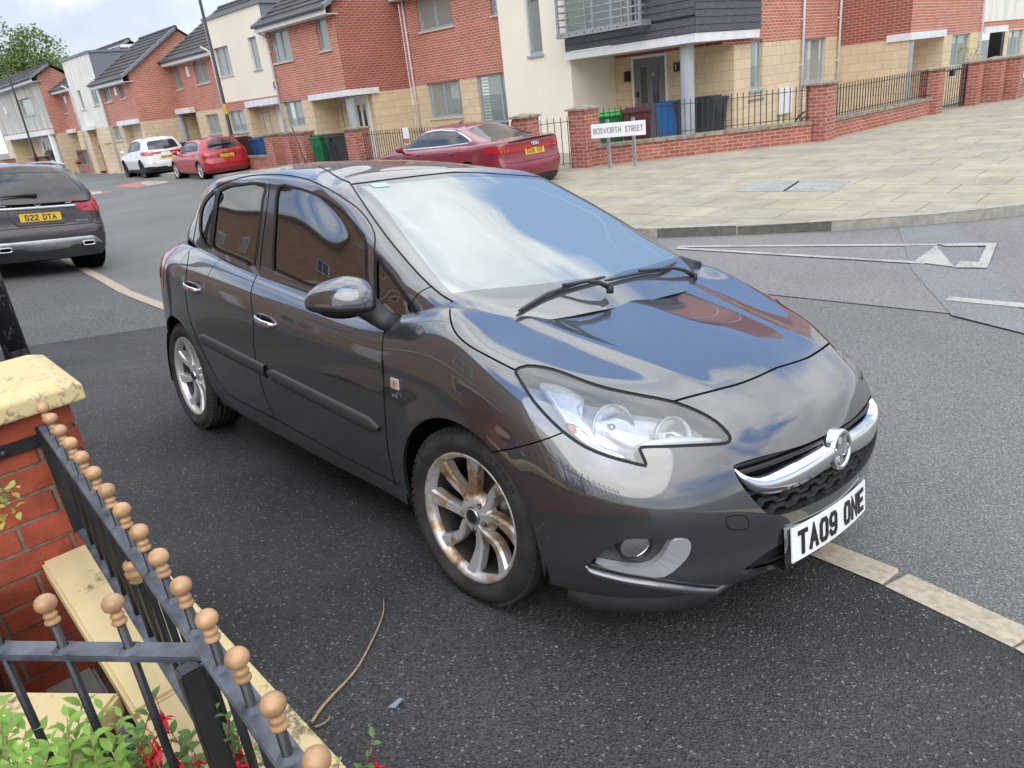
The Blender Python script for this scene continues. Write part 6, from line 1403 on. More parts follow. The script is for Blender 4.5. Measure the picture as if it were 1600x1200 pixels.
class House:
 """axis-aligned in the street frame; a runs along the street, b away from it"""
 def __init__(s, name, a, b, label, cat='house', group=None):
  s.o = (a, b); w = wab(a, b, 0); s.root = empty(name, w, TH, label, cat, group)
 def mb(s): return MB()
 def P(s, axis, c, u, z, d=0.):
  """point on the wall plane: axis 'b' faces -b (d = towards viewer), axis 'a' faces +a"""
  return (u - s.o[0], c - d - s.o[1], z) if axis == 'b' else (c + d - s.o[0], u - s.o[1], z)
 def wall(s, axis, c, u0, u1, z0, z1, mat, holes=(), name='wall', reveal=.09, parent=None, back=False):
  b = MB(); us = sorted({u0, u1} | {min(max(h[i], u0), u1) for h in holes for i in (0, 1)}); zs = sorted({z0, z1} | {min(max(h[i], z0), z1) for h in holes for i in (2, 3)})
  fl = axis == 'b'
  for i in range(len(us) - 1):
   for j in range(len(zs) - 1):
    cu, cz = (us[i] + us[i + 1]) / 2, (zs[j] + zs[j + 1]) / 2
    if any(h[0] < cu < h[1] and h[2] < cz < h[3] for h in holes): continue
    q = [(us[i], zs[j]), (us[i + 1], zs[j]), (us[i + 1], zs[j + 1]), (us[i], zs[j + 1])]
    b.add([s.P(axis, c, u, z) for u, z in q], [(0, 1, 2, 3)], uvs=[q])
  for h in holes:
   a0, a1, b0, b1 = max(h[0], u0), min(h[1], u1), max(h[2], z0), min(h[3], z1)
   if a0 >= a1 or b0 >= b1: continue
   sides = [((a0, b0), (a0, b1)), ((a1, b1), (a1, b0))]
   if h[3] <= z1: sides.append(((a0, b1), (a1, b1)))
   if h[2] >= z0: sides.append(((a1, b0), (a0, b0)))
   for p, q in sides:
    b.add([s.P(axis, c, *p), s.P(axis, c, *q), s.P(axis, c, *q, -reveal), s.P(axis, c, *p, -reveal)], [(0, 1, 2, 3)], uvs=[[p, q, (q[0] + reveal, q[1]), (p[0] + reveal, p[1])]])
  return b.build(name, mat, parent or s.root)
 def slab(s, a0, a1, b0, b1, z0, z1, mat, name, parent=None, **k):
  b = MB(); b.box(a0 - s.o[0], a1 - s.o[0], b0 - s.o[1], b1 - s.o[1], z0, z1); return b.build(name, mat, parent or s.root, **k)
 def window(s, axis, c, u0, u1, z0, z1, mull=(), trans=(), cur='curtain', sill='sill_stone', depth=.07, fr='frame_grey', blind=False, fw=.055):
  fr_ = MB(); D = -depth
  def bx(ua, ub, za, zb, d0, d1, m):
   p = s.P(axis, c, ua, za, d0); q = s.P(axis, c, ub, zb, d1); m.box(p[0], q[0], p[1], q[1], p[2], q[2])
  bx(u0, u0 + fw, z0, z1, D, D - .05, fr_); bx(u1 - fw, u1, z0, z1, D, D - .05, fr_); bx(u0 + fw, u1 - fw, z0, z0 + fw * 1.3, D, D - .05, fr_); bx(u0 + fw, u1 - fw, z1 - fw, z1, D, D - .05, fr_)
  for m in mull: x = u0 + (u1 - u0) * m; bx(x - .035, x + .035, z0 + fw * 1.3, z1 - fw, D + .003, D - .05, fr_)
  for m in trans: z = z0 + (z1 - z0) * m; bx(u0 + fw, u1 - fw, z - .035, z + .035, D + .005, D - .05, fr_)
  o = fr_.build('window', fr, s.root)
  g = MB(); q = [(u0 + .03, z0 + .03), (u1 - .03, z0 + .03), (u1 - .03, z1 - .03), (u0 + .03, z1 - .03)]; g.add([s.P(axis, c, u, z, D - .03) for u, z in q], [(0, 1, 2, 3)]); g.build('pane', 'pane', o)
  k = MB(); n = 28; w = u1 - u0
  if blind:
   nb = int((z1 - z0) / .09)
   for i in range(nb):
    z = z0 + (i + .5) * (z1 - z0) / nb; k.add([s.P(axis, c, u0, z - .022, D - .12), s.P(axis, c, u1, z - .022, D - .12), s.P(axis, c, u1, z + .022, D - .10), s.P(axis, c, u0, z + .022, D - .10)], [(0, 1, 2, 3)])
  else:
   gap = (0, 0) if cur == 'obscure_glass' else (random.uniform(.35, .5), random.uniform(.5, .7)) if cur != 'dark_room' else (0, 1)
   for (fa, fb) in ((0, gap[0]), (gap[1], 1)) if gap[1] > gap[0] else ((0, 1),):
    if fb - fa < .02: continue
    r0, r1 = [], []
    for i in range(n + 1):
     u = u0 + w * (fa + (fb - fa) * i / n); d = D - .12 - .02 * math.sin(i * 1.9); r0.append(s.P(axis, c, u, z0, d)); r1.append(s.P(axis, c, u, z1, d))
    k.grid([r0, r1])
  if k.v: k.build('curtain', cur, o)
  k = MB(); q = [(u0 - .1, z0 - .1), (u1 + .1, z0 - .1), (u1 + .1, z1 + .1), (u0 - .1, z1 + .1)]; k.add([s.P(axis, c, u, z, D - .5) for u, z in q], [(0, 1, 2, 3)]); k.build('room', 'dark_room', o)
  if sill:
   k = MB(); bx(u0 - .04, u1 + .04, z0 - .055, z0 - .002, .05, D - .04, k); k.build('sill', sill, o)
  return o
 def pipe(s, axis, c, u, z0, z1, swan=0.):
  b = MB(); pts = [s.P(axis, c, u, z, .07) for z in (z0, z1)]
  if swan: pts += [s.P(axis, c, u - .05, z1 + .12, .10), s.P(axis, c, u - swan, z1 + .3, .32)]
  b.tube(pts, .034, 10)
  for z in np.arange(z0 + .5, z1, 1.1): p = s.P(axis, c, u, z, .05); b.box(p[0] - .05, p[0] + .05, p[1] - .03, p[1] + .03, z - .02, z + .02)
  return b.build('downpipe', 'pipe_grey', s.root)
 def roof(s, a0, a1, bf, br, ze, zr, hips=0., over=.25, mat='roof_tile', fascia=True):
  """pitched roof, ridge along a; stepped tile courses"""
  b = MB(); a0, a1 = a0 - s.o[0], a1 - s.o[0]; L_ = math.hypot(br - bf, zr - ze); n = max(4, int(L_ / .32)); st = .028
  tx, tz = (br - bf) / L_, (zr - ze) / L_; nx, nz = -tz, tx
  for i in range(n):
   q0, q1 = L_ * i / n, L_ * (i + 1) / n
   def pt(q, h, a): return (a, bf + tx * q + nx * h - s.o[1], ze + tz * q + nz * h)
   lo0, lo1 = pt(q0, st + .04, a0), pt(q0, st + .04, a1); hi0, hi1 = pt(q1, .04, a0), pt(q1, .04, a1); k0, k1 = pt(q0, .04 - .01, a0), pt(q0, .04 - .01, a1)
   b.add([k0, k1, lo1, lo0], [(0, 1, 2, 3)], uvs=[[(a0, q0 - .02), (a1, q0 - .02), (a1, q0), (a0, q0)]]); b.add([lo0, lo1, hi1, hi0], [(0, 1, 2, 3)], uvs=[[(a0, q0), (a1, q0), (a1, q1), (a0, q1)]])
  b.add([(a0, br - s.o[1], zr + .04), (a1, br - s.o[1], zr + .04), (a1, 2 * br - bf - s.o[1], ze), (a0, 2 * br - bf - s.o[1], ze)], [(0, 1, 2, 3)])
  b.add([(a0, bf - s.o[1], ze - .01), (a1, bf - s.o[1], ze - .01), (a1, br - s.o[1], zr - .01), (a0, br - s.o[1], zr - .01)], [(3, 2, 1, 0)])
  r = b.build('roof', mat, s.root)
  k = MB(); k.tube([(a0, br - s.o[1], zr + .03), (a1, br - s.o[1], zr + .03)], .10, 8); k.build('ridge', mat, r)
  for a in (a0, a1):
   k = MB(); 
   for i in range(n):
    q0, q1 = L_ * i / n, L_ * (i + 1) / n - .01
    p = [(a - .09, bf + tx * q0 + nx * .09 - s.o[1], ze + tz * q0 + nz * .09), (a + .09, bf + tx * q0 + nx * .09 - s.o[1], ze + tz * q0 + nz * .09), (a + .09, bf + tx * q1 + nx * .065 - s.o[1], ze + tz * q1 + nz * .065), (a - .09, bf + tx * q1 + nx * .065 - s.o[1], ze + tz * q1 + nz * .065)]
    lo = [(x, y, z - .13) for x, y, z in p]; k.add(lo + p, [(4, 5, 6, 7), (0, 1, 5, 4), (1, 2, 6, 5), (2, 3, 7, 6), (3, 0, 4, 7)])
   k.build('verge', 'lead', r)
  if fascia:
   k = MB(); k.box(a0 - .02, a1 + .02, bf - .02 - s.o[1], bf + .02 - s.o[1], ze - .20, ze + .0); k.box(a0, a1, bf - s.o[1] + .02, bf + .45 - s.o[1], ze - .20, ze - .18); k.build('fascia', 'trim_white', r)
   k = MB(); k.tube([(a0 - .05, bf - .08 - s.o[1], ze - .01), (a1 + .05, bf - .08 - s.o[1], ze - .01)], .06, 8); k.build('gutter', 'gutter_grey', r)
  return r
 def gable(s, a, bf, br, ze, zr, mat, z0=0.):
  """triangular top of the end wall at a, facing +a"""
  b = MB(); q = [(bf, ze), (2 * br - bf, ze), (br, zr)]; b.add([(a - s.o[0], u - s.o[1], z) for u, z in q], [(0, 1, 2)], uvs=[q]); return b.build('gable', mat, s.root)
 def porch(s, b0, u0, u1, z0, z1, depth, door=None, side=None, dmat='upvc_white', inner='stone', open_=False):
  """recess in the front wall with a door at the back"""
  k = MB(); A = lambda u, bb, z: (u - s.o[0], bb - s.o[1], z)
  for q in ([(u0, b0), (u0, b0 + depth)], [(u0, b0 + depth), (u1, b0 + depth)]) + (() if open_ else ([(u1, b0 + depth), (u1, b0)],)):
   (ua, ba), (ub, bb) = q; w = math.hypot(ua - ub, ba - bb); k.add([A(ua, ba, z0), A(ub, bb, z0), A(ub, bb, z1), A(ua, ba, z1)], [(0, 1, 2, 3)], uvs=[[(0, z0), (w, z0), (w, z1), (0, z1)]])
  k.build('porch_wall', inner, s.root)
  k = MB(); k.add([A(u0, b0, z1 - .005), A(u1, b0, z1 - .005), A(u1, b0 + depth, z1 - .005), A(u0, b0 + depth, z1 - .005)], [(0, 1, 2, 3)]); k.build('porch_ceiling', 'trim_white', s.root)
  if door: s.door('b', b0 + depth, door[0], door[1], z0, z0 + 2.06, dmat)
  if side: s.window('b', b0 + depth, side[0], side[1], z0 + .35, z0 + 1.95, depth=-.02, cur='dark_room', sill=None)
 def door(s, axis, c, u0, u1, z0, z1, mat='upvc_white', glass=True):
  fr_ = MB(); D = .02
  def bx(ua, ub, za, zb, d0, d1, m): p = s.P(axis, c, ua, za, d0); q = s.P(axis, c, ub, zb, d1); m.box(p[0], q[0], p[1], q[1], p[2], q[2])
  bx(u0, u0 + .06, z0, z1, D + .03, -.03, fr_); bx(u1 - .06, u1, z0, z1, D + .03, -.03, fr_); bx(u0 + .06, u1 - .06, z1 - .06, z1, D + .03, -.03, fr_)
  k = MB(); bx(u0 + .06, u1 - .06, z0, z1 - .06, D, -.02, k); o = k.build('door', mat, s.root); fr_.build('door_frame', 'upvc_white', o)
  w = u1 - u0
  if glass:
   for f0, f1 in ((.24, .42), (.58, .76)):
    k = MB(); bx(u0 + w * f0, u0 + w * f1, z0 + (z1 - z0) * .45, z1 - .28, D + .004, D - .01, k); k.build('door_glass', 'glass_car', o)
    k = MB(); bx(u0 + w * f0 - .02, u0 + w * f1 + .02, z0 + (z1 - z0) * .45 - .02, z0 + (z1 - z0) * .45, D + .012, D, k); bx(u0 + w * f0, u0 + w * f1, z0 + .18, z0 + .62, D + .008, D - .01, k); k.build('door_panel', mat, o)
  k = MB(); bx(u0 + w * .38, u0 + w * .62, z0 + .80, z0 + .86, D + .012, D, k); k.build('letterbox', 'lead', o)
  k = MB(); bx(u0 + .10, u0 + .13, z0 + .95, z0 + 1.12, D + .03, D, k); k.build('handle', 'chrome_dim', o)
  return o
def rectb(b, TL, TR, BR, BL):
 p = [onb(q, b) for q in (TL, TR, BR, BL)]; return ((p[0][0] + p[3][0]) / 2, (p[1][0] + p[2][0]) / 2, (p[2][2] + p[3][2]) / 2, (p[0][2] + p[1][2]) / 2)
def recta(a, TL, TR, BR, BL):
 p = [ona(q, a) for q in (TL, TR, BR, BL)]; return ((p[0][1] + p[3][1]) / 2, (p[1][1] + p[2][1]) / 2, (p[2][2] + p[3][2]) / 2, (p[0][2] + p[1][2]) / 2)
def buildings():
 A1 = 14.7; CR = 13.4; RB = 15.2
 h = House('corner_house', -12., 14., 'corner house with charcoal timber bay and cream rendered wall behind the street name sign')
 w3 = rectb(A1, (667, 131), (718, 124), (724, 182), (673, 184.5)); w4 = rectb(A1, (745, 119), (787, 112), (790, 186), (752, 190)); w4 = (w4[0], w4[0] + 1.75, .45, w4[3])
 w1 = rectb(A1, (650, 0), (703, -6), (708, 38.4), (655, 51.6)); w1 = (w1[0], w1[1], w1[2], w1[2] + 1.25); w2 = rectb(A1, (763, -20), (784, -24), (786, 20), (768, 25)); w2 = (w2[0], w2[0] + .62, w2[2], w2[2] + 1.1)
 zb_ = 2.15
 h.wall('b', A1, -19.72, -13.9, -.1, zb_, 'stone', (w3, w4), 'stone_wall'); h.wall('b', A1, -19.72, -13.9, zb_, 5.6, 'brick', (w1, w2, w3, w4), 'brick_wall')
 h.window('b', A1, *w3, mull=(.47,), cur='curtain'); h.window('b', A1, *w4, mull=(.55,), trans=(.22,), blind=True, cur='trim_white'); h.window('b', A1, *w1, mull=(.5,), cur='curtain_brown'); h.window('b', A1, *w2, cur='curtain')
 h.roof(-19.9, -13.6, A1 - .35, A1 + 4., 4.95, 7.6)
 b = MB(); b.box(-18.8 + 12, -17.95 + 12, A1 - 14 - .03, A1 - 14 + .02, .28, .44); b.build('air_vent', 'stone', h.root)
 h.pipe('b', A1, -19.45, .0, 4.75)
 wc = rectb(CR, (822, 5), (842, 3), (848, 84), (824, 88)); wc = (wc[0], wc[1], wc[2], 4.55)
 h.wall('b', CR, -13.9, -11.5, -.1, 6.4, 'render_cream', (wc,), 'rendered_wall'); h.window('b', CR, *wc, trans=(.64,), cur='curtain_brown', sill='frame_grey')
 h.wall('a', -11.5, CR, 15.2, -.1, 2.35, 'render_cream', (), 'rendered_wall'); h.wall('b', A1 + .01, -13.95, -13.9, 0, 5, 'render_cream')
 b = MB(); b.add([(-13.9 + 12, CR - 14, -.1), (-13.9 + 12, A1 - 14, -.1), (-13.9 + 12, A1 - 14, 6.4), (-13.9 + 12, CR - 14, 6.4)], [(0, 1, 2, 3)]); b.build('rendered_wall', 'render_cream', h.root)
 dl, dr = onb((988, 130), RB)[0], onb((1045, 125), RB)[0]
 h.wall('b', RB, -11.6, -7.99, -.1, 2.17, 'stone', (), 'stone_wall'); h.wall('b', RB, -11.6, -7.99, 2.17, 2.9, 'brick_shaded', (), 'brick_wall')
 d_ = h.door('b', RB, dl + .02, dr - .02, .04, 2.16, 'door_grey')
 for (p, q, mat, nm) in (((978, 112), (986, 127), 'iron', 'post_box'), ((1054, 98), (1065, 111), 'iron', 'number_plaque'), ((996, 143), (999, 152), 'iron', 'doorbell')):
  P0, P1 = onb(p, RB), onb(q, RB); b = MB(); b.bbox(P0[0] + 12, P1[0] + 12, RB - 14 - .10 if nm == 'post_box' else RB - 14 - .06, RB - 14, P1[2], P0[2], .006); o_ = b.build(nm, mat, h.root)
 M_ = Matrix.Translation((onb((1058, 104), RB)[0] + 12, RB - 14 - .065, onb((1058, 104), RB)[2])) @ Matrix.Rotation(math.radians(90), 4, 'X'); b = MB(); strokes(b, '1', .12, .06, .02, .02, .006, M_); b.build('number', 'trim_white', o_)
 P = onb((1021, 116), RB); M_ = Matrix.Translation((P[0] + 12, RB - 14 - .03, P[2])) @ Matrix.Rotation(math.radians(90), 4, 'X'); b = MB(); strokes(b, '12', .07, .04, .01, .015, .004, M_); b.build('door_number', 'trim_white', d_)
 BC = 13.25; AC = -7.82
 h.slab(-11.55, AC, BC, BC + .05, 2.24, 2.42, 'trim_white', 'canopy'); h.slab(AC - .05, AC, BC + .05, 16.1, 2.24, 2.42, 'trim_white', 'canopy'); h.slab(-11.5, AC - .05, BC + .05, 15.2, 2.25, 2.28, 'trim_white', 'soffit')
 pa = onb((1072, 120), 13.55)[0]; b = MB(); b.lathe([(.155, -.05), (.155, 2.26)], 24, Matrix.Translation((pa + 12, 13.6 - 14, 0))); b.build('pillar', 'pillar_grey', h.root)
 def boards(axis, c, u0, u1, z0, z1, name):
  b = MB(); n = int((z1 - z0) / .15)
  for i in range(n):
   za = z0 + i * .15; p0 = h.P(axis, c, u0, za, .012); 
   q = [h.P(axis, c, u0, za + .004, .022), h.P(axis, c, u1, za + .004, .022), h.P(axis, c, u1, za + .146, .008), h.P(axis, c, u0, za + .146, .008)]
   r = [h.P(axis, c, u0, za + .004, -.02), h.P(axis, c, u1, za + .004, -.02), h.P(axis, c, u1, za + .146, -.02), h.P(axis, c, u0, za + .146, -.02)]
   uvq = [(u0 + i * 1.7, za), (u1 + i * 1.7, za), (u1 + i * 1.7, za + .14), (u0 + i * 1.7, za + .14)]
   b.add(q + r, [(0, 1, 2, 3), (4, 5, 1, 0), (5, 6, 2, 1), (7, 4, 0, 3), (6, 7, 3, 2)], uvs=[uvq] * 5)
  b.build(name, 'cladding', h.root)
  k = MB(); q = [h.P(axis, c, u0, z0, .0), h.P(axis, c, u1, z0, .0), h.P(axis, c, u1, z1, .0), h.P(axis, c, u0, z1, .0)]; k.add(q, [(0, 1, 2, 3)]); k.build('bay_wall', 'iron', h.root)
 bw0 = onb((893, 30), BC)[0]; bw1 = onb((987, 20), BC)[0]
 boards('b', BC, -11.5, AC, 2.43, 2.78, 'cladding'); boards('b', BC, bw1 + .02, AC, 2.78, 5.8, 'cladding'); boards('a', AC, BC, 16.15, 2.43, 5.8, 'cladding')
 h.window('b', BC, -11.45, bw1, 2.80, 4.7, mull=(.42, .7), depth=.0, cur='curtain_green', sill='frame_grey'); h.wall('b', BC - .003, -11.5, bw1 + .03, 4.7, 5.8, 'render_cream', (), 'rendered_wall')
 x0, x1 = onb((868, 40), 12.85)[0], onb((1001, 30), 12.85)[0]; bk = empty('balcony', parent=h.root)
 b = MB(); O = (-h.o[0], -h.o[1]); b.box(x0 + O[0], x1 + O[0], 12.85 + O[1], 12.91 + O[1], 2.72, 2.84); b.box(x0 + O[0], x0 + .06 + O[0], 12.9 + O[1], 13.4 + O[1], 2.72, 2.84); b.box(x1 - .06 + O[0], x1 + O[0], 12.9 + O[1], 13.25 + O[1], 2.72, 2.84); b.build('deck_frame', 'galvanised', bk)
 for z in (2.98, 3.13, 3.28, 3.43, 3.58, 3.73, 3.88):
  b = MB(); b.tube([(x0 + .04 + O[0], 13.3 + O[1], z), (x0 + .04 + O[0], 12.88 + O[1], z), (x1 - .04 + O[0], 12.88 + O[1], z), (x1 - .04 + O[0], 13.2 + O[1], z)], .012, 6); b.build('rail', 'galvanised', bk)
 for f in (0, .12, .36, .46, .80, .88, .96, 1.0):
  x = x0 + .04 + (x1 - x0 - .08) * f; b = MB(); w = .03 if f in (0, .88, 1.0) else .014; b.box(x - w + O[0], x + w + O[0], 12.855 + O[1], 12.905 + O[1], 2.80, 3.95); b.build('post', 'galvanised', bk)
 b = MB()
 for k in range(10): x = x0 + .15 + (x1 - x0 - .3) * k / 9; b.lathe([(.0, .012), (.014, .010), (.016, 0)], 8, Matrix.Translation((x + O[0], 12.85 + O[1], 2.78)) @ Matrix.Rotation(math.radians(90), 4, 'X'))
 b.build('bolts', 'iron', bk)
 C = -8.0; C1 = 21.1
 w5 = recta(C, (1172.7, 62.5), (1191, 61.5), (1191.5, 139.5), (1172.7, 141)); w6 = recta(C, (1253, 61), (1290.3, 59), (1288.5, 127), (1250, 131))
 bz = lambda u: 2.15 - .012 * (u - 15.2)
 h.wall('a', C, 15.2, C1, -.25, 2.12, 'stone', (w5, w6), 'stone_wall'); h.wall('a', C, 14.7, C1, 2.12, 5.6, 'brick', (w5, w6), 'brick_wall')
 h.window('a', C, *w5, cur='obscure_glass', sill='frame_grey'); h.window('a', C, *w6, mull=(.27,), cur='curtain', sill='frame_grey')
 h.pipe('a', C, ona((1250, 100), C)[1], -.1, 5.); h.pipe('a', C, C1 - .12, -.1, 5.)
 P0, P1 = ona((1214, 139), C), ona((1230, 176), C); b = MB(); b.bbox(C - 12 * -1 + 0, C + 12 + .14, P0[1] - 14, P1[1] - 14, P1[2], P0[2], .015); b.build('meter_box', 'upvc_white', h.root)
 b = MB(); b.tube([(C + 12 + .05, (P0[1] * .75 + P1[1] * .25) - 14, P1[2]), (C + 12 + .05, (P0[1] * .75 + P1[1] * .25) - 14, -.1)], .02, 8); b.build('meter_pipe', 'trim_white', h.root)
 P0 = ona((1181, 156), C); b = MB(); b.box(C + 12, C + 12.02, P0[1] - 14 - .4, P0[1] - 14 + .4, P0[2] - .02, P0[2] + .03); b.build('air_vent', 'lead', h.root)
 b = MB(); b.box(C + 12 - 4, C + 12 + .3, 14.4 - 14, C1 - 14 + .2, 5.6, 5.75); b.build('roof', 'roof_tile', h.root)
 g = House('brick_house', -6.5, 23., 'brick house with grey cylindrical porch pillar at the far right on the side street', group='brick houses with stone ground floors')
 D = 21.1; E = onb((1422, 60), D)[0]; zb2 = onb((1400, 62), D)[2]
 g.wall('b', D, C - .1, E, -.4, zb2, 'stone', (), 'stone_wall'); g.wall('b', D, C - .1, E, zb2, 5.6, 'brick_shaded', (), 'brick_wall')
 p0 = ona((1424, 100), E)[1]; p1 = ona((1473, 80), E)[1]; pz = ona((1448, 52), E)[2]
 we = recta(E, (1488, 54), (1516, 52), (1512, 101), (1484, 106)); v1 = ona((1528, 80), E)[1]
 g.wall('a', E, p1, v1, -.5, zb2 - .02, 'stone', (we,), 'stone_wall'); g.wall('a', E, D, v1, zb2 - .02, 5.6, 'brick', (we,), 'brick_wall'); g.window('a', E, *we, mull=(.45,), cur='curtain', sill='frame_grey')
 b = MB(); q = [(E - .0 + 6.5, p1 - 23), (E - 1.1 + 6.5, p1 - 23), (E - 1.1 + 6.5, D - 23)]
 for (x0_, y0_), (x1_, y1_) in zip(q[:-1], q[1:]): w_ = math.hypot(x0_ - x1_, y0_ - y1_); b.add([(x0_, y0_, -.5), (x1_, y1_, -.5), (x1_, y1_, zb2), (x0_, y0_, zb2)], [(0, 1, 2, 3)], uvs=[[(0, -.5), (w_, -.5), (w_, zb2), (0, zb2)]])
 b.build('porch_wall', 'stone', g.root)
 g.door('a', E - 1.1, p0 + .05, p0 + 1.0, -.35, 1.65, 'upvc_white'); g.window('a', E - 1.1, p0 + 1.3, p0 + 1.9, .0, 1.55, depth=-.02, cur='dark_room', sill=None)
 b = MB(); b.lathe([(.17, -.5), (.17, zb2)], 20, Matrix.Translation((E - .15 + 6.5, D + .25 - 23, 0))); b.build('pillar', 'pillar_grey', g.root)
 c0 = onb((1386, 56), D - .03)[0]
 g.slab(c0, E + .06, D - .06, D, zb2 - .05, zb2 + .13, 'trim_white', 'canopy'); g.slab(E, E + .06, D, p1, zb2 - .05, zb2 + .13, 'trim_white', 'canopy')
 g.pipe('a', E, v1 - .1, -.4, 5.)
 ww = recta(E, (1577, 47), (1599, 46), (1595, 92), (1571, 97)); u9 = v1 + 9
 g2 = House('rendered_house', -6., 28., 'pale rendered house cut by the right edge of the photo beyond the brick house')
 q1 = ona((1533, 80), E)[1]; q2 = ona((1567, 80), E)[1]
 g2.wall('a', E - .0, q2, u9, -.6, zb2 - .05, 'stone', (ww,), 'stone_wall'); g2.wall('a', E, v1, u9, zb2 - .05, zb2 + .25, 'brick', (ww,), 'brick_wall'); g2.wall('a', E + .03, v1, u9, zb2 + .25, 6., 'render_pale', (), 'rendered_wall'); g2.window('a', E, *ww, mull=(.5,), cur='curtain')
 g2.slab(E, E + .08, q1, q2, zb2 - .1, zb2 + .08, 'trim_white', 'canopy'); b = MB(); b.box(E - 1.2 + 6, E - 1.15 + 6, q1 - 28, q2 - 28, -.6, zb2); b.build('porch_wall', 'door_dark', g2.root)
 F2 = 12.15; S2 = -19.75; aC = -24.05
 h2 = House('brick_house', -22., 13., 'brick house with green curtains upstairs, left of the corner house', group='brick houses with stone ground floors')
 W = [rectb(F2, (420, 51), (449, 42.5), (457.5, 92.5), (427.5, 100)), rectb(F2, (491, 26), (507.5, 22.5), (517, 76), (499, 81)), rectb(F2, (442, 160), (470, 156), (478, 195), (450, 200))]
 pu = onb((489, 170), F2)[0]
 h2.wall('b', F2, aC, pu, -.1, 2.12, 'stone', (W[2],), 'stone_wall'); h2.wall('b', F2, aC, S2, 2.12, 4.7, 'brick', (W[0], W[1], W[2]), 'brick_wall')
 h2.window('b', F2, *W[0], mull=(.5,), cur='curtain_green'); h2.window('b', F2, *W[1], cur='curtain_green'); h2.window('b', F2, *W[2], mull=(.5,), cur='dark_room', sill=None)
 sw = F2 + .95
 h2.wall('a', S2, sw, A1, -.1, 2.12, 'stone', (), 'stone_wall'); h2.wall('a', S2, F2, A1, 2.12, 4.7, 'brick_shaded', (), 'brick_wall'); h2.porch(F2, pu, S2, -.0, 2.12, .95, (S2 - 1.15, S2 - .25), (pu + .25, pu + .75), open_=True)
 b = MB(); b.lathe([(.15, 0), (.15, 2.12)], 20, Matrix.Translation((S2 - .18 + 22, F2 + .2 - 13, 0))); b.build('pillar', 'pillar_grey', h2.root)
 h2.slab(pu - .05, S2 + .08, F2 - .08, F2 - .02, 2.08, 2.26, 'trim_white', 'canopy'); h2.slab(S2 + .02, S2 + .08, F2 - .02, F2 + 1.2, 2.08, 2.26, 'trim_white', 'canopy')
 h2.roof(aC, S2 + .12, F2 - .35, F2 + 3.3, 4.62, 6.9); h2.gable(S2, F2 - .1, F2 + 3.3, 4.7, 6.85, 'brick_shaded'); h2.pipe('b', F2, aC + .12, 0, 4.2, .25)
 P0 = onb((431, 133), F2); b = MB(); b.box(P0[0] + 22 - .12, P0[0] + 22 + .12, F2 - 13 - .04, F2 - 13, P0[2] - .12, P0[2] + .12); b.build('air_vent', 'lead', h2.root)
 c2 = House('rendered_house', -26., 13., 'cream rendered house with a flat parapet behind the nearer lamp post')
 aL = -28.5; W = [rectb(F2, (333, 76), (355, 71), (366, 115), (344, 122)), rectb(F2, (388, 59), (401, 56), (409, 107), (397, 110.6)), rectb(F2, (357, 174), (381, 171), (386, 205), (363, 209))]
 pu0, pu1 = onb((391, 185), F2)[0], onb((425, 180), F2)[0]
 c2.wall('b', F2, aL, pu0, -.1, 2.12, 'stone', (W[2],), 'stone_wall'); c2.wall('b', F2, aL, aC, 2.12, 2.42, 'brick', (W[2],), 'brick_wall'); c2.wall('b', F2 - .02, aL, aC, 2.42, 5.35, 'render_cream', (W[0], W[1]), 'rendered_wall')
 c2.window('b', F2, *W[0], mull=(.5,), cur='curtain'); c2.window('b', F2, *W[1], cur='curtain', sill='frame_grey'); c2.window('b', F2, *W[2], mull=(.5,), cur='curtain_brown', sill='frame_grey')
 c2.porch(F2, pu0, aC, 0, 2.12, .40, (aC - .95, aC - .05), (pu0 + .25, pu0 + .8)); c2.slab(pu0 - .05, aC, F2 - .08, F2 - .02, 2.14, 2.36, 'trim_white', 'canopy')
 c2.wall('a', aC, F2, F2 + 3.2, 4.3, 5.35, 'lead', (), 'parapet_side'); c2.slab(aL - .05, aC + .05, F2 - .08, F2 + 5.2, 5.35, 5.45, 'lead', 'parapet_coping'); c2.pipe('b', F2, aL + .1, 0, 4.2, .2)
 b = MB(); b.add([(aL + 26, F2 - 13, -.1), (aL + 26, F2 + 1.5 - 13, -.1), (aL + 26, F2 + 1.5 - 13, 5.35), (aL + 26, F2 - 13, 5.35)], [(3, 2, 1, 0)]); b.build('rendered_wall', 'render_cream', c2.root)
 b = MB(); b.tube([(-27.2 + 26, 1.5, 5.4), (-27.25 + 26, 1.5, 7.2)], .015, 5); b.build('aerial', 'galvanised', c2.root)
 F3 = 13.35; S4 = -35.5
 h3 = House('brick_house', -31., 14., 'small set back brick house between the cream house and the tall brick gable', group='brick houses with stone ground floors')
 W = [rectb(F3, (268, 101), (280, 99), (284, 138), (275, 141.5)), rectb(F3, (299, 89), (318, 84), (328, 127), (308, 133)), rectb(F3, (322, 180), (340, 177), (347, 208), (328, 212))]; pu0, pu1 = onb((285, 200), F3)[0], onb((311, 200), F3)[0]
 h3.wall('b', F3, pu1, aL, -.1, 2.3, 'stone', (W[2],), 'stone_wall'); h3.wall('b', F3, S4, pu0 , -.1, 2.3, 'stone', (), 'stone_wall'); h3.wall('b', F3, S4, aL, 2.3, 4.65, 'brick', tuple(W), 'brick_wall')
 h3.window('b', F3, *W[0], cur='curtain'); h3.window('b', F3, *W[1], mull=(.5,), cur='curtain'); h3.window('b', F3, *W[2], mull=(.5,), cur='curtain', sill='frame_grey')
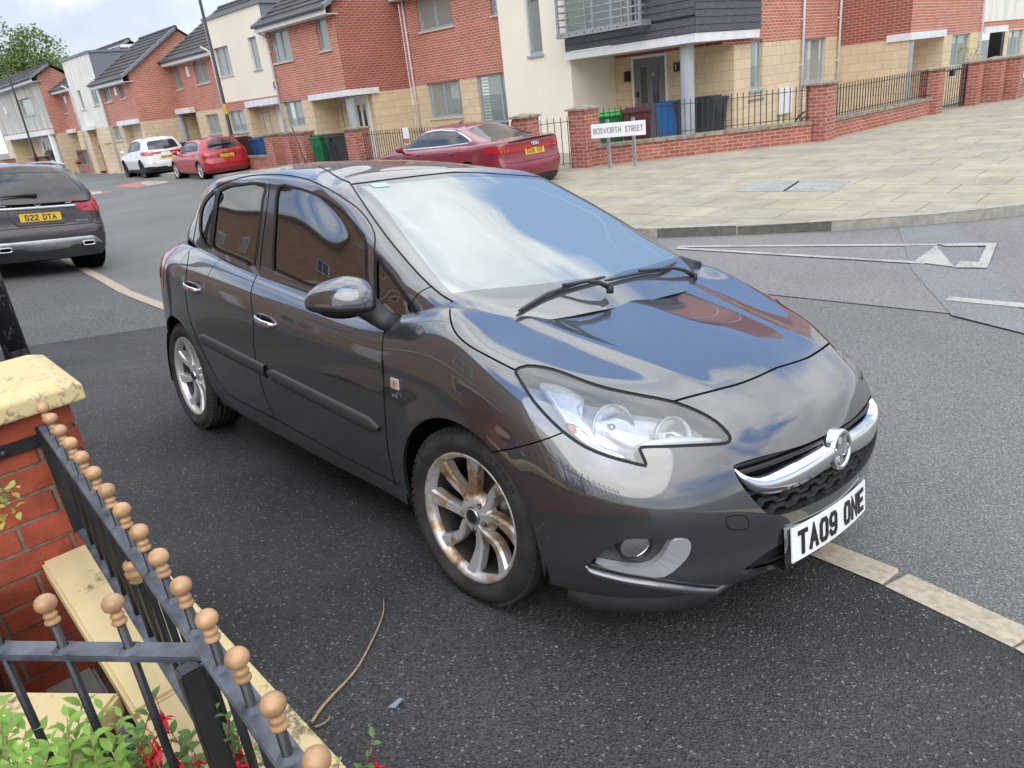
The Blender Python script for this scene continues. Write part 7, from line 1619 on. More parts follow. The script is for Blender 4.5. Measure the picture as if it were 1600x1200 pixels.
 h3.porch(F3, pu0, pu1, 0, 2.3, .8, (pu1 - 1.2, pu1 - .3), None, open_=False); h3.slab(pu0 - .1, pu1 + .1, F3 - .3, F3 - .02, 2.3, 2.52, 'trim_white', 'canopy'); b = MB(); b.lathe([(.17, 0), (.17, 2.3)], 16, Matrix.Translation((pu0 + .3 + 31, F3 - .1 - 14, 0))); b.build('pillar', 'pillar_grey', h3.root)
 h3.roof(S4 + .05, aL + .3, F3 - .4, F3 + 3., 4.55, 6.7)
 P0 = onb((295, 112), F3); b = MB(); b.bbox(P0[0] + 31 - .12, P0[0] + 31 + .12, F3 - 14 - .08, F3 - 14, P0[2] - .22, P0[2] + .22, .02); b.build('alarm_box', 'upvc_white', h3.root); h3.pipe('b', F3, aL - .1, 0, 4.2, .2)
 F4 = ona((212, 160), S4)[1]
 def unit(house, a0, a1, F, kind, zw, z1e, wins, por=None, alarm=None):
  m = 'brick' if kind == 'brick' else 'render_pale'
  house.wall('b', F, a0, a1 if not por else por[0], -.1, 2.15, 'stone', tuple(w for w in wins if w[2] < 2), 'stone_wall')
  if por and por[1] < a1 - .05: house.wall('b', F, por[1], a1, -.1, 2.15, 'stone', (), 'stone_wall')
  house.wall('b', F, a0, a1, 2.15, z1e, m, tuple(wins), 'brick_wall' if kind == 'brick' else 'rendered_wall')
  for w in wins: house.window('b', F, *w, mull=(.5,) if w[1] - w[0] > .7 else (), cur=random.choice(['curtain', 'curtain', 'curtain_brown']))
  if por: house.porch(F, por[0], por[1], 0, 2.15, .35, (por[1] - .95, por[1] - .1)); house.slab(por[0] - .1, por[1] + .1, F - .2, F - .02, 2.1, 2.3, 'trim_white', 'canopy')
  if alarm: P0 = onb(alarm, F); b = MB(); b.bbox(P0[0] - house.o[0] - .12, P0[0] - house.o[0] + .12, F - house.o[1] - .08, F - house.o[1], P0[2] - .18, P0[2] + .18, .02); b.build('alarm_box', 'upvc_white', house.root)
 a4 = onb((160, 160), F4)[0]
 h4 = House('brick_house', -38., 13., 'brick house with a tall plain gable wall facing the cars, person at its porch', group='brick houses with stone ground floors')
 rb_ = 14.0
 unit(h4, a4, S4, F4, 'brick', 2.15, 4.15, [rectb(F4, (157, 128), (168, 126), (174, 158), (163, 161)), rectb(F4, (183, 123), (189, 121), (195, 153), (188, 155)), rectb(F4, (175, 198), (186, 196), (190, 219), (180, 221))], (onb((194, 205), F4)[0], onb((222, 205), F4)[0]), (182.5, 143))
 h4.wall('a', S4, F4, 2 * rb_ - F4, -.1, 2.15, 'stone', (), 'stone_wall'); h4.wall('a', S4, F4, 2 * rb_ - F4, 2.15, 4.15, 'brick', (), 'brick_wall')
 zr4 = 5.95; h4.roof(a4, S4 + .12, F4 - .35, rb_, 4.05, zr4); h4.gable(S4, F4 - .05, rb_, 4.15, zr4 - .03, 'brick'); h4.pipe('b', F4, a4 + .15, 0, 4.1, .2)
 t1 = onb((135, 90), 14.6); t2 = onb((182, 80), 14.6); h4.slab(t1[0], t2[0] + 1, 14.6, 17, 4.5, t1[2] - .12, 'brick', 'raised_storey'); h4.slab(t1[0] - .2, t2[0] + 1.2, 14.45, 17.1, t1[2] - .12, t1[2] + .02, 'trim_white', 'flat_roof')
 a5_ = onb((118, 170), F4)[0]
 c4 = House('rendered_house', -43., 13., 'pale rendered house with a flat parapet between two far brick houses')
 unit(c4, a5_, a4, F4, 'render', 2.15, 5.5, [rectb(F4, (140, 136), (149, 134), (154, 163), (145, 166)), rectb(F4, (121, 142), (126, 140), (132, 170), (127, 172)), rectb(F4, (157, 200), (168, 198), (172, 221), (161, 223))], (onb((137, 205), F4)[0], onb((150, 205), F4)[0]))
 c4.slab(a5_ - .05, a4 + .05, F4 - .06, F4 + 4., 5.5, 5.6, 'lead', 'parapet_coping'); c4.wall('a', a4, F4, F4 + 3, 4.4, 5.5, 'lead', (), 'parapet_side'); c4.pipe('b', F4, a5_ + .1, 0, 4.1, .2)
 a6 = onb((85, 165), F4 + .6)[0]
 h5 = House('brick_house', -48., 14., 'farthest small brick house with low roof beside the weathered grey house', group='brick houses with stone ground floors')
 F5 = F4 + .6; unit(h5, a6, a5_, F5, 'brick', 2.15, 4.45, [rectb(F5, (95, 153), (100, 151), (105, 176), (101, 178)), rectb(F5, (110, 147), (118, 145), (123, 171), (115, 173)), rectb(F5, (128, 207), (136, 205), (139, 226), (131, 228))], (onb((112, 215), F5)[0], onb((122, 215), F5)[0]), (103.5, 156)); h5.roof(a6, a5_ + .2, F5 - .35, F5 + 3, 4.4, 6.4)
 F6 = 11.2; S6 = -48.4
 h6 = House('weathered_house', S6 - 4, 12., 'weathered grey rendered house with streaked walls at the far left end of the street')
 wg = rectb(F6, (29, 155), (48, 153), (54, 179), (36, 182)); a7 = S6 - 12
 h6.wall('b', F6, a7, onb((20, 230), F6)[0], -.1, 2.15, 'stone', (), 'stone_wall'); h6.wall('b', F6, a7, S6, 2.15, 2.5, 'brick', (), 'brick_wall'); h6.wall('b', F6 - .02, a7, S6, 2.5, 5.2, 'render_dirty', (wg,), 'rendered_wall'); h6.window('b', F6, *wg, cur='obscure_glass', sill='frame_grey')
 pu0, pu1 = onb((20, 230), F6)[0], S6; h6.porch(F6, pu0, pu1, 0, 2.15, 1., (onb((38, 230), F6)[0], onb((52, 230), F6)[0]), (onb((60, 230), F6)[0], onb((72, 230), F6)[0]), open_=True); h6.slab(pu0, pu1 + .1, F6 - .3, F6 - .02, 2.15, 2.42, 'trim_white', 'canopy')
 b = MB(); b.lathe([(.2, 0), (.2, 2.15)], 16, Matrix.Translation((S6 - .3 - S6 + 4, F6 - .1 - 12, 0))); b.build('pillar', 'trim_white', h6.root)
 h6.wall('a', S6, F6, F6 + 8, -.1, 2.15, 'stone', (), 'stone_wall'); h6.wall('a', S6, F6, F6 + 7, 2.15, 5.2, 'brick', (), 'brick_wall'); h6.gable(S6, F6, F6 + .75, 5.2, 5.7, 'brick'); h6.roof(a7, S6 + .15, F6 - .35, F6 + .75, 5.15, 5.78); h6.slab(a7, S6 + .1, F6 + 1.5, F6 + 7, 5.2, 5.32, 'roof_tile', 'roof')
 P0 = onb((11, 173), F6); b = MB(); b.bbox(P0[0] - S6 + 4 - .15, P0[0] - S6 + 4 + .15, F6 - 12 - .12, F6 - 12 - .02, P0[2] - .2, P0[2] + .2, .02); b.build('alarm_box', 'upvc_white', h6.root)
 r = House('reflected_house', -16., -5.6, 'brown brick house front standing just behind the photographer', group=None)
 FB = -5.6; k0 = MB(); WN = []
 for c in (-27., -21.5, -16., -10.5, -5.): WN += [(c - .65, c + .65, .9, 2.2), (c - .65, c + .65, 3.35, 4.55)]
 b = MB(); b.box(-14.5, 15.5, -8., 0., 0., 6.9); b.build('brick_wall', 'brick_brown', r.root)
 for w in WN:
  b = MB(); b.box(w[0] + 16, w[1] + 16, -.02, .05, w[2], w[3]); o = b.build('window', 'upvc_white', r.root); m = (w[0] + w[1]) / 2 + 16
  b = MB()
  for x0_, x1_ in ((w[0] + 16 + .07, m - .03), (m + .03, w[1] + 16 - .07)): b.box(x0_, x1_, .04, .056, w[2] + .07, w[3] - .07)
  b.build('pane', 'glass_car', o)
 for x in (-9.2, -3.7, 1.8, 7.3): b = MB(); b.box(x, x + .95, .0, .05, .0, 2.1); b.build('door', 'upvc_white', r.root)
 b = MB(); b.box(-14.5, 15.5, .0, .06, 2.62, 2.80); b.build('stone_band', 'sill_stone', r.root); b = MB(); b.box(-14.7, 15.7, -8.2, .35, 6.9, 7.1); b.build('fascia', 'trim_white', r.root)
 b = MB(); b.add([(-14.7, .35, 7.1), (15.7, .35, 7.1), (15.7, -4, 9.8), (-14.7, -4, 9.8), (15.7, -8.2, 7.1), (-14.7, -8.2, 7.1)], [(0, 1, 2, 3), (3, 2, 4, 5), (1, 4, 2), (0, 3, 5)]); b.build('roof', 'roof_tile', r.root)
# ================================================================ street things
simple('bin_green', (.010, .16, .055), .45, noise=.1); simple('bin_grey', (.040, .048, .056), .5, noise=.1); simple('bin_blue', (.02, .17, .48), .45); simple('bin_maroon', (.10, .018, .022), .5); simple('bin_lime', (.05, .42, .09), .5)
simple('sign_white', (.82, .83, .83), .35); simple('sign_ink', (.10, .10, .105), .5)
simple('lamp_paint', (.012, .013, .018), .35, noise=.3, nscale=10); simple('cloth_navy', (.012, .014, .022), .9); simple('skin', (.35, .21, .15), .6); simple('bike_red', (.25, .03, .02), .4)
simple('yellow_label', (.65, .42, .05), .5); simple('rubble', (.26, .10, .065), .95, noise=.45, nscale=30, bump=.8, bscale=40); simple('bark', (.10, .075, .05), .9, noise=.3)
def leafmat(name, c, var=.35, tr=.25):
 m, nt, b = new_mat(name); t = N(nt, 'ShaderNodeTexCoord'); n = N(nt, 'ShaderNodeTexNoise', {'Scale': 2.5, 'Detail': 4.}); nt.links.new(t.outputs['Object'], n.inputs['Vector'])
 r = N(nt, 'ShaderNodeMapRange', {1: .3, 2: .7, 3: 1 - var, 4: 1 + var}); nt.links.new(n.outputs[0], r.inputs[0]); v = N(nt, 'ShaderNodeVectorMath', operation='SCALE'); v.inputs[0].default_value = c
 nt.links.new(r.outputs[0], v.inputs[3]); nt.links.new(v.outputs[0], b.inputs['Base Color']); b.inputs['Roughness'].default_value = .5
 tl = N(nt, 'ShaderNodeBsdfTranslucent'); nt.links.new(v.outputs[0], tl.inputs['Color']); mxs = N(nt, 'ShaderNodeMixShader', {'Fac': tr}); o = nt.nodes['Material Output']
 nt.links.new(b.outputs[0], mxs.inputs[1]); nt.links.new(tl.outputs[0], mxs.inputs[2]); nt.links.new(mxs.outputs[0], o.inputs[0])
leafmat('leaf_tree', (.13, .20, .05)); leafmat('leaf_light', (.24, .42, .07)); leafmat('leaf_dark', (.10, .21, .055)); leafmat('leaf_yellow', (.40, .42, .08)); leafmat('flower_red', (.62, .012, .035), .2); simple('stem_red', (.28, .07, .06), .6); simple('twig', (.38, .27, .15), .8, noise=.3, nscale=40)
def solid(root, name, mat, f, **k): b = MB(); f(b); return b.build(name, mat, root, **k)
def rotd(a0, b0, a1, b1):
 """local frame along a line: returns root location, yaw, length"""
 p, q = wab(a0, b0), wab(a1, b1); d = q - p; return p, math.atan2(d[1], d[0]), float(np.hypot(d[0], d[1]))
def pier(a, b, w, h, label, rz=TH, z=0., group='brick garden piers', mat='brick_garden', flat=False):
 p = wab(a, b, z); o = empty('brick_pier', p, rz, label, 'pier', group)
 k = MB(); k.box(-w / 2, w / 2, -w / 2, w / 2, -.12, h); k.build('brick_shaft', mat, o)
 k = MB(); c = w / 2 + .045; t = .02
 if flat: k.bbox(-c, c, -c, c, h, h + .06, .01)
 else: k.add([(-c, -c, h), (c, -c, h), (c, c, h), (-c, c, h), (-c, -c, h + .04), (c, -c, h + .04), (c, c, h + .04), (-c, c, h + .04), (0, 0, h + .10)], [(3, 2, 1, 0), (0, 1, 5, 4), (1, 2, 6, 5), (2, 3, 7, 6), (3, 0, 4, 7), (4, 5, 8), (5, 6, 8), (6, 7, 8), (7, 4, 8)])
 k.build('cap', 'coping', o); return o
def lowwall(a0, b0, a1, b1, h, label, w=.22, z=0., z1=None, group='low brick garden walls'):
 p, rz, L_ = rotd(a0, b0, a1, b1); o = empty('garden_wall', (p[0], p[1], z), rz, label, 'wall', group); dz = (z1 - z) if z1 is not None else 0
 k = MB()
 k.add([(0, -w / 2, -.2), (L_, -w / 2, -.2 + dz), (L_, w / 2, -.2 + dz), (0, w / 2, -.2), (0, -w / 2, h), (L_, -w / 2, h + dz), (L_, w / 2, h + dz), (0, w / 2, h)], [(0, 1, 5, 4), (1, 2, 6, 5), (2, 3, 7, 6), (3, 0, 4, 7), (4, 5, 6, 7)]); k.build('brickwork', 'brick_garden', o)
 n = max(1, int(round(L_ / .9))); k = MB()
 for i in range(n):
  x0, x1 = L_ * i / n + .004, L_ * (i + 1) / n - .004; q = w / 2 + .035; k.add([(x, y, h + dz * x / L_ + zz) for zz in (0, .07) for x, y in ((x0, -q), (x1, -q), (x1, q), (x0, q))], [(3, 2, 1, 0), (4, 5, 6, 7), (0, 1, 5, 4), (1, 2, 6, 5), (2, 3, 7, 6), (3, 0, 4, 7)])
 k.build('coping', 'coping', o); return o
def railing(a0, b0, a1, b1, zb, zt, label, cat='railing', group='black iron railings', step=.12, dz=0., mat='iron', gate=False):
 p, rz, L_ = rotd(a0, b0, a1, b1); o = empty('gate' if gate else 'railing', (p[0], p[1], 0), rz, label, cat, group)
 k = MB(); f = lambda x: dz * x / L_
 for z in (zb + .05, zt - .10): k.add([(x, y, z + f(x) + zz) for zz in (0, .012 if not gate else .03) for x, y in ((0, -.018), (L_, -.018), (L_, .018), (0, .018))], [(3, 2, 1, 0), (4, 5, 6, 7), (0, 1, 5, 4), (1, 2, 6, 5), (2, 3, 7, 6), (3, 0, 4, 7)])
 k.build('rails', mat, o)
 n = max(2, int(L_ / step)); k = MB()
 for i in range(n):
  x = L_ * (i + .5) / n; r = .0075; z0, z1 = zb + f(x), zt + f(x); k.add([(x + sx * r, sy * r, z) for z in (z0, z1) for sx, sy in ((-1, -1), (1, -1), (1, 1), (-1, 1))], [(0, 1, 5, 4), (1, 2, 6, 5), (2, 3, 7, 6), (3, 0, 4, 7), (4, 5, 6, 7)])
 k.build('bars', mat, o)
 if gate:
  k = MB()
  for x in (.02, L_ - .02): k.box(x - .02, x + .02, -.02, .02, zb, zt + f(x))
  k.build('stiles', mat, o); k = MB(); k.box(L_ * .5 - .06, L_ * .5 + .06, -.05, .05, zt - .22, zt - .08); k.build('lock_box', mat, o)
 return o
def wheelie(a, b, rz, mat, label, h=1.07, lid=None, z=0., ww=.58):
 o = empty('wheelie_bin', wab(a, b, z), rz, label, 'wheelie bin', 'wheelie bins'); s = h / 1.07; w0, w1, d0, d1 = ww * .40, ww * .5, .22, .33
 k = MB(); k.grid([[(-w, -d, zz), (w, -d, zz), (w, d, zz), (-w, d, zz), (-w, -d, zz)] for zz, w, d in ((.05 * s, w0, d0), (.5 * s, (w0 + w1) / 2, (d0 + d1) / 2), (.93 * s, w1, d1), (.97 * s, w1 + .02, d1 + .02), (.97 * s, w1 - .02, d1 - .02))], smooth=False, flip=True)
 for x in (-.5, 0, .5): k.box(x * w1 - .012, x * w1 + .012, -d1 + .0, -d1 - .0 + .03, .2 * s, .9 * s)
 k.build('body', mat, o)
 k = MB(); k.bbox(-w1 - .035, w1 + .035, -d1 - .05, d1 + .05, .965 * s, 1.03 * s, .02); k.bbox(-w1 * .8, w1 * .8, -d1 * .7, d1 * .7, 1.02 * s, 1.07 * s, .02); k.build('lid', lid or mat, o)
 for sg in (-1, 1): k = MB(); k.lathe([(0, -.025), (.10, -.025), (.10, .025), (0, .025)], 16, Matrix.Translation((sg * (w0 + .0), d0 + .02, .10)) @ Matrix.Rotation(math.radians(90), 4, 'Y')); k.build('wheel', 'trim_rubber', o)
 k = MB(); k.tube([(-w1 * .9, d1 + .07, .98 * s), (w1 * .9, d1 + .07, .98 * s)], .015, 8); k.build('handle', mat, o); return o
def leaves(k, pts, size, n, spread, rng, up=.3, curl=.0):
 """pointed leaf blades scattered round points"""
 for (x, y, z) in pts:
  for i in range(n):
   c = Vector((x + rng.gauss(0, spread), y + rng.gauss(0, spread), z + rng.gauss(0, spread * .8))); d = Vector((rng.gauss(0, 1), rng.gauss(0, 1), rng.gauss(up, .6))).normalized(); s = size * rng.uniform(.6, 1.3)
   t = d.cross(Vector((rng.gauss(0, 1), rng.gauss(0, 1), rng.gauss(0, 1)))).normalized(); k.add([c, c + d * s * .5 + t * s * .27, c + d * s, c + d * s * .5 - t * s * .27], [(0, 1, 2, 3)])
def tree(loc, H, R_, label, seed=3, n=420, ls=.34):
 rng = random.Random(seed); o = empty('broadleaf_tree', loc, 0, label, 'tree'); k = MB(); k.tube([(0, 0, -.2), (.1, 0, H * .25), (.0, .1, H * .5), (.1, 0, H * .8)], [.35, .28, .2, .06], 10); pts = []
 for i in range(16):
  a = rng.uniform(0, 6.28); z = H * rng.uniform(.3, .7); l = R_ * rng.uniform(.5, .95); e = Vector((math.cos(a) * l, math.sin(a) * l, z + l * rng.uniform(.3, .8))); k.tube([(0, 0, z), e * .5 + Vector((0, 0, z * .5)), e], [.12, .07, .02], 6)
 k.build('trunk', 'bark', o)
 for i in range(n):
  while 1:
   p = Vector((rng.uniform(-1, 1), rng.uniform(-1, 1), rng.uniform(-1, 1)))
   if .25 < p.length < 1: break
  f = 1 + .28 * math.sin(p.x * 7 + seed) * math.sin(p.y * 6) + .15 * math.sin(p.z * 9); p = p * f
  pts.append((p.x * R_, p.y * R_, H * .66 + p.z * H * .36))
 k = MB(); leaves(k, pts, ls, 26, .38, rng); k.build('crown', 'leaf_tree', o); return o
def shrub(loc, s, label, mat='leaf_light', n=40, seed=1, name='garden_shrub', ls=.09):
 rng = random.Random(seed); o = empty(name, loc, 0, label, 'shrub'); k = MB()
 for i in range(7): a = rng.uniform(0, 6.28); k.tube([(0, 0, 0), (math.cos(a) * s * .3, math.sin(a) * s * .3, s * rng.uniform(.6, 1.))], .01, 5)
 k.build('stems', 'bark', o); k = MB(); leaves(k, [(rng.gauss(0, s * .28), rng.gauss(0, s * .28), s * rng.uniform(.3, 1.05)) for _ in range(n)], ls, 9, s * .09, rng); k.build('foliage', mat, o); return o
def lamp_post(a, b, H, label, lean=None, head=-1.2, z=0., sticker=False):
 o = empty('street_lamp', wab(a, b, z), TH, label, 'street lamp', 'black street lamps'); k = MB(); k.tube([(0, 0, -.1), (0, 0, 1.15), (0, 0, 1.2), (0, 0, H)], [.085, .085, .062, .048], 14); k.build('post', 'lamp_paint', o)
 k = MB(); 
 if head: k.tube([(0, 0, H - .5), (head * .25, 0, H - .06), (head * .7, 0, H + .03)], .028, 8); k.tube([(0, 0, H - .05), (head * .5, 0, H + .0)], .02, 6); k.build('bracket', 'lamp_paint', o)
 k = MB(); k.bbox(head * 1.35, head * .6, -.14, .14, H - .02, H + .08, .03); q = k.build('lantern', 'lamp_paint', o); k = MB(); k.bbox(head * 1.3, head * .68, -.11, .11, H - .035, H - .019, .005); k.build('lamp_glass', 'obscure_glass', q)
 if sticker: k = MB(); k.lathe([(.066, 2.0), (.066, 2.35)], 14); k.build('sticker', 'yellow_label', o)
 return o
def street():
 P2 = (-9.0, 10.75); P3 = (-5.50, 14.30); P1 = (-9.75, 9.75)
 pier(*P1, .40, 1.14, 'brick pier with pointed cap left of the garden gate behind the red coupe'); pier(*P2, .46, 1.16, 'brick pier at the left end of the splayed wall, next to the street name sign')
 pier(P3[0], P3[1] + .05, .46, 1.12, 'brick pier at the corner where the splayed wall turns along the side street')
 railing(P1[0] + .15, P1[1] + .2, P2[0] - .15, P2[1] - .25, .06, 1.06, 'narrow iron gate between the two piers left of the street name sign', 'gate', 'iron garden gates', gate=False)
 lowwall(P2[0] + .12, P2[1] + .15, P3[0] - .12, P3[1] - .18, .36, 'splayed low brick wall behind the street name sign'); railing(P2[0] + .15, P2[1] + .2, P3[0] - .12, P3[1] - .18, .45, 1.14, 'long black railing on the splayed low wall behind the street name sign')
 P4 = (-4.98, 19.5)
 pier(P4[0], P4[1] + .1, .45, 1.05, 'brick pier right of the long side street railing, beside the iron gate', z=-.02); lowwall(P3[0] + .02, P3[1] + .3, P4[0] - .02, P4[1] - .15, .34, 'low brick wall along the side street with a bicycle behind it'); railing(P3[0] + .02, P3[1] + .3, P4[0] - .02, P4[1] - .15, .42, 1.08, 'black railing along the side street in front of the bicycle')
 railing(P4[0] + .02, P4[1] + .35, -4.72, 21.45, .04, 1.04, 'double iron gate between piers on the side street at far right', 'gate', 'iron garden gates', gate=True)
 for (a, b, t) in ((-4.66, 21.7, 'brick pier right of the double iron gate on the side street'), (-4.33, 22.45, 'thin middle brick pier of three at the far right'), (-4.05, 23.05, 'rightmost brick pier of three at the far right')): pier(a, b, .42, 1.06, t)
 lowwall(-4.02, 23.3, -3.3, 27., .34, 'low brick wall running off the right edge of the photo'); railing(-4.02, 23.3, -3.3, 27., .42, 1.06, 'black railing running off the right edge of the photo')
 fb = lambda a: float(np.interp(-a, [9.5, 16., 20., 26., 34., 46.], [9.75, 10.35, 10.8, 11.45, 11.75, 12.0]))
 def fa(px, py):
  a = -20.
  for _ in range(12): a = onb((px, py), fb(a))[0]
  return a
 def rl(p0, p1, *k, **kw): a0, a1 = fa(*p0), fa(*p1); railing(a0, fb(a0), a1, fb(a1), *k, **kw)
 def wl(p0, p1, *k): a0, a1 = fa(*p0), fa(*p1); lowwall(a0, fb(a0), a1, fb(a1), *k)
 rl((812, 180), (565, 205), .30, 1.08, 'long black railing behind the red coupe'); wl((812, 180), (565, 205), .22, 'low brick wall hidden behind the red coupe')
 for (px, py), t, w in (((556, 200), 'brick pier right of the dark wheelie bins', .50), ((474, 204), 'brick pier left of the green wheelie bin', .45), ((452, 205), 'middle brick pier of the three under one stone cap', .40), ((426, 207), 'leftmost brick pier of the three under one stone cap', .50)): a = fa(px, py); pier(a, fb(a), w, 1.14, t, flat=True)
 rl((543, 201), (484, 205), .06, 1.08, 'black gate in front of the green and dark wheelie bins', 'gate', 'iron garden gates', gate=True); rl((466, 205), (459, 205), .06, 1.05, 'narrow dark gate between the piers right of the middle one', 'gate', 'iron garden gates')
 wl((417, 208), (322, 213), .42, 'low brick wall behind the red hatchback'); rl((417, 208), (322, 213), .5, 1.08, 'railing behind the red hatchback')
 wl((318, 213), (176, 222), .35, 'low brick wall behind the white car'); rl((318, 213), (176, 222), .42, 1.08, 'railing behind the white car')
 for (px, py), t in (((164, 222), 'brick pier just left of the white car'), ((150, 223), 'brick pier with flat cap farther left of the white car')): a = fa(px, py); pier(a, fb(a), .55, 1.25, t, flat=True)
 rl((145, 225), (112, 228), .25, 1.15, 'far railing behind the grey car'); wl((145, 225), (112, 228), .28, 'far low wall right of the grey car')
 for a, b, t in ((onb((61, 240), 11.0)[0], 11.0, 'small far brick pier in front of the weathered house beside the lamp'), (onb((14, 245), 11.0)[0], 11.0, 'brick pier left of the white door of the weathered house')): pier(a, b, 1.1, .95, t, flat=True)
 an = onb((635, 212), 9.9)
 o = empty('warning_notice', wab(an[0], an[1], .6), TH, 'white and red notice fixed to the railing by the nose of the red coupe', 'notice')
 k = MB(); k.box(-.12, .12, -.012, 0, .12, .52); k.build('notice_board', 'sign_white', o); k = MB(); k.box(-.115, .115, -.015, -.012, .14, .26); k.build('red_band', 'marking_red', o)
 wheelie(-9.50, 14.85, TH + 1.55, 'bin_blue', 'slim blue wheelie bin beside the grey round pillar', 1.03, ww=.46); wheelie(-8.85, 14.72, TH + 1.5, 'bin_grey', 'dark grey wheelie bin just right of the round pillar', 1.05); wheelie(-8.42, 14.78, TH + 1.5, 'bin_grey', 'rightmost dark grey wheelie bin against the stone wall', 1.07)
 wheelie(-9.42, 12.2, TH + .75, 'bin_green', 'green wheelie bin with a bright lid behind the street name sign', 1.02, 'bin_lime'); wheelie(-8.74, 12.25, TH + .75, 'bin_maroon', 'maroon wheelie bin behind the right half of the street name sign', 1.06)
 ag = onb((504, 210), 11.0)[0]; wheelie(ag, 11.0, TH, 'bin_green', 'green wheelie bin behind the black gate on the main street', 1.04); wheelie(onb((529, 208), 11.0)[0], 11.0, TH, 'bin_grey', 'dark wheelie bin next to the green one behind the black gate', 1.05)
 for i, a in enumerate((onb((182, 228), 12.)[0], onb((175, 230), 12.)[0])): wheelie(a, 12., TH, 'bin_blue', ('blue wheelie bin by the railing behind the white car roof', 'blue wheelie bin between the far brick piers')[i], 1.1)
 wheelie(onb((288, 222), 12.2)[0], 12.2, TH, 'bin_grey', 'dark bin below the grey porch pillar between the white and red cars', 1.1)
 wheelie(onb((376, 215), 11.85)[0], 11.85, TH, 'bin_maroon', 'dark red bin behind the roof of the red hatchback', 1.15); wheelie(onb((408, 218), 11.7)[0], 11.7, TH, 'bin_blue', 'blue bin behind the railing left of the three piers', 1.1)
 p0, p1 = wab(-8.16, 10.48), wab(-7.66, 10.66); d = (p1 - p0); d /= np.linalg.norm(d); nrm = np.array([d[1], -d[0], 0.])
 def hit(px, py): r_ = wray(px, py); return CW + r_ * (np.dot(p0 + nrm * .04 - CW, nrm) / np.dot(r_, nrm))
 TL, TR, BR, BL = hit(923, 195), hit(1008.5, 187), hit(1009, 210.5), hit(924, 217); cx = (TL + TR + BR + BL) / 4; W_ = (np.dot(TR - TL, d) + np.dot(BR - BL, d)) / 2; H_ = ((TL - BL)[2] + (TR - BR)[2]) / 2
 up = np.array([0, 0, 1.]); tilt = math.atan2((TR - TL)[2] + (BR - BL)[2], np.dot(TR - TL, d) * 2); X_ = d * math.cos(tilt) + up * math.sin(tilt); Y_ = np.cross(nrm, X_); Y_ = Y_ if Y_[2] > 0 else -Y_
 M_ = Matrix([[X_[i], Y_[i], nrm[i], cx[i]] for i in range(3)] + [[0, 0, 0, 1]])
 o = empty('street_name_sign', p0, 0, 'white street name sign reading BOSWORTH STREET on two galvanised posts', 'street sign'); inv = Matrix.Translation(-Vector(p0))
 k = MB(); k.bbox(-W_ / 2, W_ / 2, -H_ / 2, H_ / 2, -.012, .0, .004, inv @ M_); s = k.build('sign_plate', 'sign_white', o)
 k = MB(); strokes(k, 'BOSWORTH STREET', H_ * .40, W_ * .045, .012, W_ * .0135, .003, inv @ M_, {'O': W_ * .062, 'W': W_ * .068, 'H': W_ * .053, 'T': W_ * .049, 'R': W_ * .045, 'B': W_ * .040, 'S': W_ * .038, 'E': W_ * .036}, W_ * .05, .0008); k.build('lettering', 'sign_ink', s)
 for q, top in ((p0, 182), (p1, 181)):
  k = MB(); zt = cx[2] + H_ / 2 + .07; v = Vector(q - p0); k.box(v.x - .03, v.x + .03, v.y - .02, v.y + .02, -.15, zt); k.build('post', 'galvanised', o)
 a1 = onb((362, 212), 11.15); lamp_post(a1[0], 11.15, 8.2, 'black street lamp column rising in front of the cream rendered house', head=-1.2, sticker=True)
 a2 = onb((57, 250), 10.6); lamp_post(a2[0], 10.6, onb((9, 100), 10.6)[2] - .05, 'black street lamp with lantern at the far left before the weathered house', head=-.85)
 o = empty('lamp_column', (-5.28, -1.24, .10), 0, 'thick black painted lamp column with flaking paint at the left edge behind the brick pier', 'lamp column'); k = MB(); k.tube([(0, 0, -.1), (0, 0, 1.3), (0, 0, 1.36), (0, 0, 6.)], [.088, .088, .07, .06], 24); k.build('post', 'lamp_flaking', o)
 k = MB(); k.lathe([(.0915, -.1), (.0915, .10), (.088, .11)], 24); k.build('base_collar', 'lamp_paint', o); k = MB(); k.bbox(-.055, .055, -.10, -.08, .45, .95, .01); k.build('access_door', 'lamp_paint', o)
 o = empty('bicycle', wab(-7.0, 16.9, 0.), TH + 1.45, 'small red bicycle lying behind the side street railing', 'bicycle'); Ml = Matrix.Rotation(.55, 4, 'X')
 for x in (-.42, .42): k = MB(); Mw = Ml @ Matrix.Translation((x, 0, .28)) @ Matrix.Rotation(math.radians(90), 4, 'X'); k.tube([Mw @ Vector((.26 * math.cos(t), .26 * math.sin(t), 0)) for t in [2 * math.pi * i / 24 for i in range(25)]], .022, 6, cap=False); [k.tube([Mw @ Vector((0, 0, 0)), Mw @ Vector((.25 * math.cos(t), .25 * math.sin(t), 0))], .004, 4) for t in [i * math.pi / 5 for i in range(10)]]; k.build('wheel', 'trim_rubber', o)
 k = MB(); J = dict(r=(-.42, 0, .28), b=(-.05, 0, .26), s=(-.16, 0, .62), h=(.28, 0, .68), f=(.42, 0, .28)); V = lambda n: Ml @ Vector(J[n])
 for p_, q_ in ('rb', 'rs', 'bs', 'bh', 'sh', 'hf'): k.tube([V(p_), V(q_)], .018, 6)
 k.build('frame', 'bike_red', o); k = MB(); k.tube([Ml @ Vector((.24, -.26, .84)), Ml @ Vector((.26, -.1, .80)), Ml @ Vector((.27, .0, .70)), Ml @ Vector((.26, .1, .80)), Ml @ Vector((.24, .26, .84))], .015, 6); k.build('handlebar', 'plastic_black', o); k = MB(); k.bbox(-.28, -.06, -.06, .06, .66, .71, .02, Ml); k.build('saddle', 'plastic_black', o)
 person()
 tree(tuple(wab(-83.5, 20., 0)), 11., 3.5, 'broad green tree rising behind the weathered grey house', 5, 420, .34)
